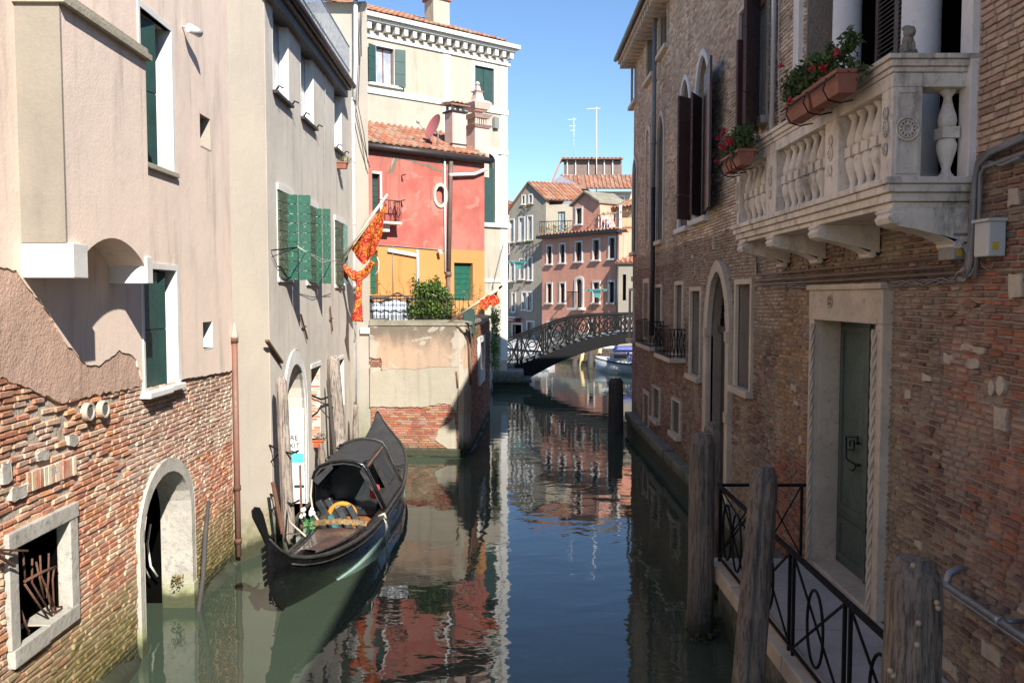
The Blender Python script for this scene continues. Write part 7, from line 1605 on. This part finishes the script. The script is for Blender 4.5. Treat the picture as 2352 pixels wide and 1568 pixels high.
# flower pot at the lower window, flowerpot at upper window
def smallpot(lab, c, m, w_, seed, dry=False, h=.13):
    t = thing('window_flowerpot', lab, 'flowerpot', c); c = Vector(c); mb = MB()
    mb.hexa([c + Vector(a) for a in ((-w_ * .4, -.06, 0), (w_ * .4, -.06, 0), (w_ * .4, .06, 0), (-w_ * .4, .06, 0), (-w_ * .5, -.08, h), (w_ * .5, -.08, h), (w_ * .5, .08, h), (-w_ * .5, .08, h))]); mb.hexa([c + Vector(a) for a in ((-w_ * .54, -.09, h - .03), (w_ * .54, -.09, h - .03), (w_ * .54, .09, h - .03), (-w_ * .54, .09, h - .03), (-w_ * .54, -.09, h), (w_ * .54, -.09, h), (w_ * .54, .09, h), (-w_ * .54, .09, h))])
    mb.build('planter', M[m], t, bevel=.004); mb = MB(); rng = random.Random(seed)
    leaves(mb, c + Vector((.06, 0, h + .04)), (w_ * .6, .12, .09), 150, .022, [(.3, .26, .14), (.18, .2, .08), (.4, .3, .2)] if dry else [(.5, .3, .3), (.12, .16, .06), (.6, .55, .5)], rng); mb.build('foliage', M['leaf'], t)
M['pot_red'] = paint('orange_red_plastic_pot', (.62, .12, .05), (.55, .1, .04), rough=.5)
smallpot('orange red plastic window box with faded flowers on the brick lined window', ony(729, 1026, 13.6), 'pot_red', .2, 3)
smallpot('terracotta window box with dry plants under the small upper window', ony(784, 388, 15.9), 'pot', .24, 4, dry=True)
# ------------------------------------------------------------------ flag of the left house
fl_ = thing('flag', 'red and gold patterned flag knotted on a white pole at the grey house', 'flag', L2.w(*L2.p(781, 600, .05), .05))
A = L2.w(*L2.p(781, 600, .05), .05); B_ = ony(890, 446, 15.6); mb = MB(); mb.tube([A, B_], .022, 8); mb.build('pole', M['flagpole'], fl_)
A2_ = ony(800, 568, 16.1); mb = MB(); mb.tube([A + Vector((0, 0, -.15)), ony(840, 506, 15.9), ony(888, 450, 15.6)], .01, 6); mb.build('cord', M['rope'], fl_)
def cl(corners, nu, nv, amp, seed):
    """rippled cloth patch from four corner points"""
    mbx = MB(); p = [Vector(c) for c in corners]; rows = []
    for i in range(nu + 1):
        u = i / nu; row = []
        for j in range(nv + 1):
            v = j / nv; q = (p[0] * (1 - u) + p[1] * u) * (1 - v) + (p[3] * (1 - u) + p[2] * u) * v
            k = math.sin(u * PI) * .3 + v
            q = q + Vector((0, 1, 0)) * amp * math.sin(u * 9 + v * 4 + seed) * min(1, k + .2) + Vector((1, 0, 0)) * amp * .3 * math.sin(v * 7 + seed); row.append(mbx.vert(q))
        rows.append(row)
    for a, b in zip(rows, rows[1:]):
        for j in range(nv): mbx.face((a[j], a[j + 1], b[j + 1], b[j]), True)
    return mbx
d0 = 15.95
cl([ony(805, 571, 16.05), ony(886, 466, 15.68), ony(857, 585, 15.8), ony(834, 609, 15.95)], 22, 14, .035, 1).build('cloth', M['flag'], fl_)
cl([ony(886, 466, 15.68), ony(887, 472, 15.68), ony(876, 540, 15.7), ony(857, 590, 15.8)], 10, 6, .03, 2).build('cloth_edge', M['flag'], fl_)
def swag(pts, r, n=10, name='swag'):
    mbx = MB(); P_ = [Vector(q) for q in pts]; full = []
    for i in range(len(P_) - 1):
        for k in range(6): full.append(P_[i].lerp(P_[i + 1], k / 6))
    full.append(P_[-1]); sm = full[:]
    for _ in range(3): sm = [sm[0]] + [(a + b * 2 + c) / 4 for a, b, c in zip(sm, sm[1:], sm[2:])] + [sm[-1]]
    rings = []; nn_ = 14
    for i, q in enumerate(sm):
        d = (sm[min(i + 1, len(sm) - 1)] - sm[max(0, i - 1)]).normalized(); s1 = d.cross(Vector((0, 1, 0))).normalized(); f = i / (len(sm) - 1); rr_ = r(f)
        rings.append([mbx.vert(q + (s1 * math.cos(2 * PI * k / nn_) + Vector((0, 1, 0)) * .6 * math.sin(2 * PI * k / nn_)) * rr_ * (1 + .28 * math.sin(3 * 2 * PI * k / nn_ + f * 5))) for k in range(nn_)])
    for a, b in zip(rings, rings[1:]):
        for k in range(nn_): mbx.face((a[k], a[(k + 1) % nn_], b[(k + 1) % nn_], b[k]), True)
    mbx.face(rings[0]); mbx.face(rings[-1]); return mbx.build(name, M['flag'], fl_)
swag([ony(782, 606, 16.0), ony(797, 622, 16.0), ony(815, 636, 16.0), ony(824, 636, 16.0), ony(838, 627, 16.0), ony(856, 600, 15.9)], lambda f: .045 + .04 * math.sin(f * PI))
swag([ony(822, 630, 15.95), ony(824, 655, 15.95), ony(823, 685, 15.95), ony(824, 712, 15.95), ony(822, 738, 15.95)], lambda f: .07 - .03 * math.sin(f * PI * 1.1) + .03 * f, name='tail')
cl([ony(781, 604, 16.05), ony(790, 615, 16.05), ony(795, 650, 16.05), ony(776, 648, 16.05)], 8, 8, .03, 3).build('folded_corner', M['flag'], fl_)
mb = MB(); q = lambda x, y: ony(x, y, 15.85); mb.tube([q(866, 590), q(871, 603), q(869, 622), q(861, 632)], .009, 5); mb.build('loose_cord', M['cable_white'], fl_)
# ------------------------------------------------------------------ GONDOLA
gd_ = thing('gondola', 'black gondola with a curved black cabin moored along the grey house', 'gondola', (-2.3, 12.5, 0))
ST = [  # Y, centre x, half beam, gunwale z, half waterline, bottom z
    (8.34, -2.50, .012, .93, .006, .50, -2.50), (8.6, -2.45, .09, .67, .012, .24, -2.50), (9.0, -2.34, .19, .54, .025, -.06, -2.47), (9.5, -2.26, .28, .475, .06, -.10, -2.34), (10.2, -2.20, .365, .435, .20, -.12, -2.24), (11.0, -2.20, .43, .415, .33, -.14, -2.2),
    (12.0, -2.26, .52, .41, .46, -.15, -2.26), (13.0, -2.28, .55, .42, .49, -.15, -2.28), (14.4, -2.33, .47, .46, .38, -.08, -2.33), (15.1, -2.40, .43, .51, .25, .0, -2.40), (15.6, -2.47, .37, .59, .14, .12, -2.47), (16.05, -2.57, .22, .76, .06, .34, -2.57), (16.3, -2.64, .10, .92, .03, .6, -2.64), (16.48, -2.70, .015, 1.10, .01, .9, -2.70)]
def interp(y, k):
    if y <= ST[0][0]: return ST[0][k]
    for a, b in zip(ST, ST[1:]):
        if y <= b[0]:
            i = ST.index(a); p0 = ST[max(0, i - 1)]; p3 = ST[min(len(ST) - 1, i + 2)]; t = (y - a[0]) / (b[0] - a[0]); m1 = (b[k] - p0[k]) / max(.01, b[0] - p0[0]) * (b[0] - a[0]); m2 = (p3[k] - a[k]) / max(.01, p3[0] - a[0]) * (b[0] - a[0])
            return (2 * t**3 - 3 * t**2 + 1) * a[k] + (t**3 - 2 * t**2 + t) * m1 + (-2 * t**3 + 3 * t**2) * b[k] + (t**3 - t**2) * m2
    return ST[-1][k]
YS = [8.34 + (16.48 - 8.34) * i / 56 for i in range(57)]
def gun(y, s_, ins=0.0, dz_=0.0): return Vector((interp(y, 1) + s_ * max(.006, interp(y, 2) - ins), y, interp(y, 3) + dz_))
mb = MB(); rows = []
for y in YS:
    xc, hb, zg, hw, zb = [interp(y, k) for k in (1, 2, 3, 4, 5)]; hb = max(hb, .008); hw = max(hw, .005)
    row = []
    for s_ in (-1, 1):
        L_ = [(hb, zg), (hb * .99 + .002, zg - .10), (hb * .8 + hw * .2, zg * .55 + zb * .45), (hb * .35 + hw * .65, zg * .2 + zb * .8), (hw, zb)]
        xb_ = interp(y, 6); pts = [Vector((xc + (xb_ - xc) * max(0, min(1, (zg - z) / max(.05, zg - zb))) + s_ * a, y, z)) for a, z in L_]; row.append(pts if s_ < 0 else pts[::-1])
    rows.append([mb.vert(p) for p in row[0] + row[1]])
for a, b in zip(rows, rows[1:]):
    for k in range(9): mb.face((a[k], b[k], b[k + 1], a[k + 1]), True)
mb.face(rows[0]); mb.face(rows[-1]); mb.build('hull', M['gondola'], gd_)
mb = MB()       # pale stripe just above water on the visible flank
for s_ in (-1, 1):
    R1_ = []; 
    for y in [9.75 + i * .15 for i in range(32)]:
        xc, hb, zg, hw, zb = [interp(y, k) for k in (1, 2, 3, 4, 5)]; x = lambda z: (hb * .35 + hw * .65) + ((hb * .8 + hw * .2) - (hb * .35 + hw * .65)) * (z - (zg * .2 + zb * .8)) / ((zg * .55 + zb * .45) - (zg * .2 + zb * .8))
        zt = .085 * min(1, (y - 9.7) / 1.0); xc = (xc + interp(y, 6) * 3) / 4; R1_.append((mb.vert((xc + s_ * (x(-.05) + .012), y, -.05)), mb.vert((xc + s_ * (x(zt) + .012), y, zt)), mb.vert((xc + s_ * (x(zt) - .03), y, zt + .004))))
    for a, b in zip(R1_, R1_[1:]): mb.face((a[0], b[0], b[1], a[1]), True); mb.face((a[1], b[1], b[2], a[2]), True)
mb.build('waterline_stripe', M['waterstripe'], gd_)
for s_ in (-1, 1):
    mb = MB(); mb.tube([gun(y, s_, -.004, -.005) for y in YS], .022, 8, rad=[.010 + .016 * min(1, min(i, 56 - i) / 6) for i in range(57)]); mb.tube([gun(y, s_, -.008, -.085) for y in YS[2:-3]], .010, 6); mb.build('gunwale', M['gondola_trim'], gd_)
def deck(y0, y1, n, ins, dz_, m, name, par=None, camber=.03):
    mbx = MB(); rw = []
    for i in range(n + 1):
        y = y0 + (y1 - y0) * i / n; a = gun(y, -1, ins, dz_); b = gun(y, 1, ins, dz_); rw.append([mbx.vert(a.lerp(b, j / 6) + Vector((0, 0, camber * (1 - (j / 3 - 1) ** 2) * min(1, interp(y, 2) * 3)))) for j in range(7)])
    for a, b in zip(rw, rw[1:]):
        for j in range(6): mbx.face((a[j], a[j + 1], b[j + 1], b[j]), True)
    return mbx.build(name, M[m], par or gd_)
deck(8.36, 10.45, 16, .004, -.012, 'gondola', 'foredeck', camber=.03); deck(14.0, 16.46, 22, .004, -.012, 'canvas', 'afterdeck', camber=.04)
mb = MB(); rw = []
for i in range(9):
    y = 9.15 + 1.15 * i / 8; hw = max(.02, interp(y, 2) - .09) * .9; zc_ = interp(y, 3) + .035; rw.append([mb.vert((interp(y, 1) + s_ * hw, y, zc_ + (.02 if abs(s_) < 1 else 0))) for s_ in (-1, 0, 1)])
for a, b in zip(rw, rw[1:]):
    for j in (0, 1): mb.face((a[j], a[j + 1], b[j + 1], b[j]))
mb.build('deck_panel', M['deck_wood'], gd_)
for s_ in (-1, 1):
    mb = MB(); mb.tube([Vector((interp(y, 1) + s_ * max(.02, interp(y, 2) - .07) * .93, y, interp(y, 3) + .03)) for y in [9.1 + .13 * i for i in range(10)]], .014, 6); mb.build('deck_moulding', M['gondola_trim'], gd_)
mb = MB(); n = 20; yy = 10.42
for k in range(n):
    f0, f1 = k / n, (k + 1) / n; xa = interp(yy, 1); hw = interp(yy, 2) - .05; a = Vector((xa - hw + 2 * hw * f0, yy - .10 * math.sin(PI * f0), .54 - .03 + .05 * math.sin(PI * f0))); b = Vector((xa - hw + 2 * hw * f1, yy - .10 * math.sin(PI * f1), .54 - .03 + .05 * math.sin(PI * f1)))
    mb.bar(a, b, .05, .06 + .012 * math.sin(k * 2.1))
mb.build('carved_coaming', M['gilt'], gd_)
mb = MB(); mb.hexa([(-2.5, 10.5, .02), (-1.9, 10.5, .02), (-1.85, 14.0, .02), (-2.75, 14.0, .02), (-2.5, 10.5, .06), (-1.9, 10.5, .06), (-1.85, 14.0, .06), (-2.75, 14.0, .06)]); mb.hexa([(-2.5, 10.45, 0), (-1.9, 10.45, 0), (-1.9, 10.5, 0), (-2.5, 10.5, 0), (-2.5, 10.45, .42), (-1.9, 10.45, .42), (-1.9, 10.5, .42), (-2.5, 10.5, .42)]); mb.build('floor', M['deck_wood'], gd_)
# inner sides
mb = MB()
for s_ in (-1, 1):
    rw = [(mb.vert(gun(y, s_, .03, 0)), mb.vert(gun(y, s_, .12, 0)), mb.vert(gun(y, s_, .13, -.3))) for y in [10.4 + i * .2 for i in range(19)]]
    for a, b in zip(rw, rw[1:]): mb.face((a[0], a[1], b[1], b[0]), True); mb.face((a[1], a[2], b[2], b[1]), True)
mb.build('inner_planking', M['gondola_trim'], gd_)
# ferro
fpts = [(7.90, 1.33), (7.99, 1.345), (8.10, 1.31), (8.20, 1.22), (8.29, 1.08), (8.36, .96), (8.42, .93), (8.44, .86), (8.40, .74), (8.42, .6), (8.50, .44), (8.62, .28), (8.80, .12), (9.05, -.02), (9.0, -.10), (8.76, .02), (8.56, .18), (8.42, .34), (8.34, .5), (8.30, .62), (8.30, .8), (8.27, .90), (8.20, .98), (8.10, 1.08), (8.0, 1.18), (7.92, 1.26)]
mb = MB(); x0 = -2.50
def fx_(y): return x0 + (-2.50 - x0) * 0 + (y - 8.4) * .03
mb.prism([(fx_(y) - .009, y, z) for y, z in fpts], (.018, 0, 0)); fe = mb.build('bow_iron', M['iron'], gd_, bevel=.002)
mb = MB()
for k in range(6):
    z = .86 - k * .075; y = 8.30 + .012 * k + (0 if z > .55 else (.55 - z) * .35); mb.hexa([(x0 - .008, y - .16, z - .022), (x0 + .008, y - .16, z - .022), (x0 + .008, y + .02, z - .03), (x0 - .008, y + .02, z - .03), (x0 - .008, y - .17, z + .026), (x0 + .008, y - .17, z + .026), (x0 + .008, y + .02, z + .016), (x0 - .008, y + .02, z + .016)])
mb.build('teeth', M['iron'], fe); mb = MB(); mb.hexa([(x0 - .008, 8.43, .86), (x0 + .008, 8.43, .86), (x0 + .008, 8.56, .88), (x0 - .008, 8.56, .88), (x0 - .008, 8.43, .91), (x0 + .008, 8.43, .91), (x0 + .008, 8.56, .94), (x0 - .008, 8.56, .94)]); mb.build('rear_tooth', M['iron'], fe)
# cabin
cab = [(-2.76, .42), (-2.76, .86), (-2.73, .96), (-2.66, 1.045), (-2.5, 1.10), (-2.33, 1.12), (-2.18, 1.10), (-2.07, 1.06), (-2.00, .96), (-1.90, .74), (-1.77, .46)]
y0c, y1c = 11.35, 12.95; nW = [cab[-4], cab[-1]]
def cabp(i, y, o_=0.0):
    f = (y - y0c) / (y1c - y0c); x, z = cab[i]; cx_ = -2.33; return Vector((cx_ + (x - cx_) * (1 + o_) + .02 * f, y, .44 + (z - .44) * (1 + o_ + .05 * f)))
mb = MB(); ny = 8
for ly, (o_) in enumerate((.0, -.06)):
    g_ = [[mb.vert(cabp(i, y0c + (y1c - y0c) * j / ny, o_)) for i in range(8)] for j in range(ny + 1)]
    for a, b in zip(g_, g_[1:]):
        for i in range(7): mb.face((a[i], a[i + 1], b[i + 1], b[i]), True)
    if ly == 0: g0 = g_
    else:
        for j in (0, ny):
            for i in range(7): mb.face((g0[j][i], g0[j][i + 1], g_[j][i + 1], g_[j][i]))
cb_ = mb.build('cabin', M['canvas'], gd_)
mb = MB()      # right side wall with window
def sidep(f, h, o_=0.0):   # f along, h 0 bottom..1 top
    y = y0c + (y1c - y0c) * f; a = cabp(10, y, o_); b = cabp(7, y, o_); return a.lerp(b, h)
for (f0, f1, h0, h1) in ((0, 1, 0, .22), (0, 1, .86, 1), (0, .12, .22, .86), (.88, 1, .22, .86), (.42, .5, .22, .86)):
    q = [sidep(f0, h0), sidep(f1, h0), sidep(f1, h1), sidep(f0, h1)]; mb.hexa([*q, *[p + Vector((-.035, 0, -.01)) for p in q]])
mb.build('side_frame', M['gondola_trim'], cb_)
mb = MB(); q = [sidep(.5, .22), sidep(.88, .22), sidep(.88, .86), sidep(.5, .86)]; mb.hexa([*[p + Vector((-.02, 0, 0)) for p in q], *[p + Vector((-.03, 0, 0)) for p in q]]); mb.build('side_panel', M['canvas'], cb_)
mb = MB(); mb.tube([sidep(.08, .93) + Vector((.03, 0, .01)), sidep(.86, .95) + Vector((.03, 0, .01))], .016, 8); mb.build('copper_rod', M['copper'], cb_)
mb = MB(); pts = [cabp(i, y0c - .005, .015) for i in range(11)]; mb.tube(pts, .022, 8); mb.build('front_arch', M['gondola'], cb_); mb = MB(); mb.tube([cabp(i, y1c, .015) for i in range(11)], .02, 8); mb.build('rear_arch', M['gondola_trim'], cb_)
mb = MB()
for i in (2, 3, 4): p = cabp(i - 1, y0c + .25 + .45 * (i - 2), .03); mb.tube([p, p + Vector((.02, .1, .035)), p + Vector((.03, .2, .02))], .022, 8)
p = cabp(7, y0c + .1, .03); mb.tube([p, p + Vector((.02, .12, .02))], .02, 8); mb.build('roof_knobs', M['gondola'], cb_)
cl([cabp(1, y0c - .02, .0), cabp(4, y0c - .02, 0), cabp(4, y0c - .01, -.12), cabp(1, y0c - .01, -.16)], 10, 4, .01, 2).build('front_valance', M['canvas'], cb_); cl([cabp(7, y0c - .02, 0), cabp(9, y0c - .02, 0), cabp(9, y0c - .01, -.10), cabp(7, y0c - .01, -.14)], 8, 4, .01, 4).build('side_valance', M['canvas'], cb_)
mb = MB(); q = [cabp(i, y1c - .03, -.03) for i in (0, 1, 2, 9, 10)]; mb.prism(q, (0, .02, 0)); mb.build('rear_curtain', M['dark'], cb_)
mb = MB(); q = [cabp(0, y0c, -.02), cabp(0, y1c, -.02), cabp(1, y1c, -.02), cabp(1, y0c, -.02)]; mb.hexa([*q, *[p + Vector((.03, 0, 0)) for p in q]]); mb.build('left_wall', M['gondola'], cb_)
mb = MB(); mb.prism([(-2.73, 12.3, .3), (-2.0, 12.3, .3), (-2.0, 12.3, .74), (-2.15, 12.3, .88), (-2.37, 12.3, .92), (-2.58, 12.3, .88), (-2.73, 12.3, .74)], (0, .08, 0)); mb.box((-2.35, 12.05, .3), (.8, .5, .12)); mb.build('seat', M['cushion_black'], gd_, bevel=.02)
mb = MB(); mb.hexa([(-2.6, 11.5, .09), (-1.9, 11.5, .09), (-1.9, 12.3, .09), (-2.6, 12.3, .09), (-2.6, 11.5, .16), (-1.9, 11.5, .16), (-1.9, 12.3, .3), (-2.6, 12.3, .3)]); mb.build('glow_floor', M['glow_floor'], gd_); mb = MB(); mb.tube([(-2.36 + .18 * math.cos(a), 11.35 + .02 * math.sin(a), .36 + .16 * math.sin(a)) for a in [PI * i / 10 for i in range(11)]], .035, 8); mb.build('orange_cushion', M['cushion_orange'], gd_)  # first panel is coloured as the orange-brown glow on the cabin floor
mb = MB(); mb.box((-1.97, 11.75, .60), (.14, .12, .2), .3); mb.build('red_pillow', M['cushion_red'], gd_, bevel=.04)
mb = MB()
for k, (x, y) in enumerate(((-2.56, 11.3), (-2.46, 11.4), (-2.24, 11.0), (-2.10, 11.05))):
    mb.box((x, y, .36), (.09, .07, .5), 0, Matrix.Rotation(-.5, 3, 'Y') @ Matrix.Rotation(.2 * k, 3, 'Z'))
mb.build('folded_chairs', M['cushion_black'], gd_, bevel=.015)
mb = MB(); mb.box((-2.36, 10.95, .30), (.05, .1, .38), 0, Matrix.Rotation(-.45, 3, 'Y')); mb.build('teal_slat', M['teal'], gd_)
mb = MB(); a = cabp(1, y0c - .03, .02); mb.tube([a, a + Vector((.03, -.2, -.18)), a + Vector((.12, -.45, -.34)), Vector((-2.50, 10.55, .50))], .014, 6)
p = Vector((-2.80, 10.0, .44)); mb.tube([(-2.93, 10.66, .62), (-2.8, 10.3, .55), (-2.52, 9.95, .48)], .012, 6); mb.tube([(-3.05, 11.0, .2), (-2.9, 10.5, .35), (-2.54, 10.1, .46)], .010, 6); mb.build('mooring_rope', M['rope'], gd_)
mb = MB(); a = gun(11.1, 1, -.03, 0); 
for k in range(4): mb.tube([a + Vector((-.03, .02 * k, .03)), a + Vector((.02, .02 * k - .01, -.1)), a + Vector((.03 + .015 * k, .03 * k - .05, -.28)), a + Vector((.05 + .02 * k, .05 * k - .12, -.42 + .06 * k))], .007, 5)
mb.tube([a + Vector((-.08, 0, .0)), a + Vector((.0, 0, .035)), a + Vector((.02, 0, -.03))], .02, 6); mb.build('hanging_rope', M['rope'], gd_)
mb = MB(); mb.tube([gun(14.1, -1, .1, .05), gun(14.1, 1, .02, .06)], .02, 6); mb.build('stern_thwart', M['gondola_trim'], gd_)
# flowers in the gondola
fv = thing('white_tulips', 'small bunch of white artificial tulips on the gondola foredeck', 'flowers', (-2.50, 10.05, .46)); mb = MB(); ml = MB(); mp = MB(); rng = random.Random(1); b0 = Vector((-2.48, 10.0, .42))
for k in range(9):
    t = b0 + Vector((rng.uniform(-.10, .08), rng.uniform(-.06, .06), rng.uniform(.26, .36))); mb.tube([b0, b0.lerp(t, .6) + Vector((0, 0, .02)), t], .004, 5); mp.lathe([(.006, 0), (.022, .015), (.024, .035), (.012, .055)], t, 8)
    leaves(ml, b0.lerp(t, .6), (.03, .03, .05), 12, .03, [(.15, .35, .12), (.2, .42, .18)], rng)
mb.build('stems', M['green_bright'], fv); ml.build('foliage', M['leaf'], fv); mp.build('blossoms', M['petal_white'], fv)
# leaning timbers between wall and gondola
mb = MB(); mb.bar((-2.95, 10.5, .35), (-3.10, 10.6, 1.0), .05, .02); mb.bar((-2.60, 10.1, .44), (-2.82, 10.9, 1.15), .03, .03); tag(mb.build('loose_timber', M['rust']), 'thin reddish timbers leaning between the pale pole and the gondola', 'timber')
# rear oar of dark wood lying
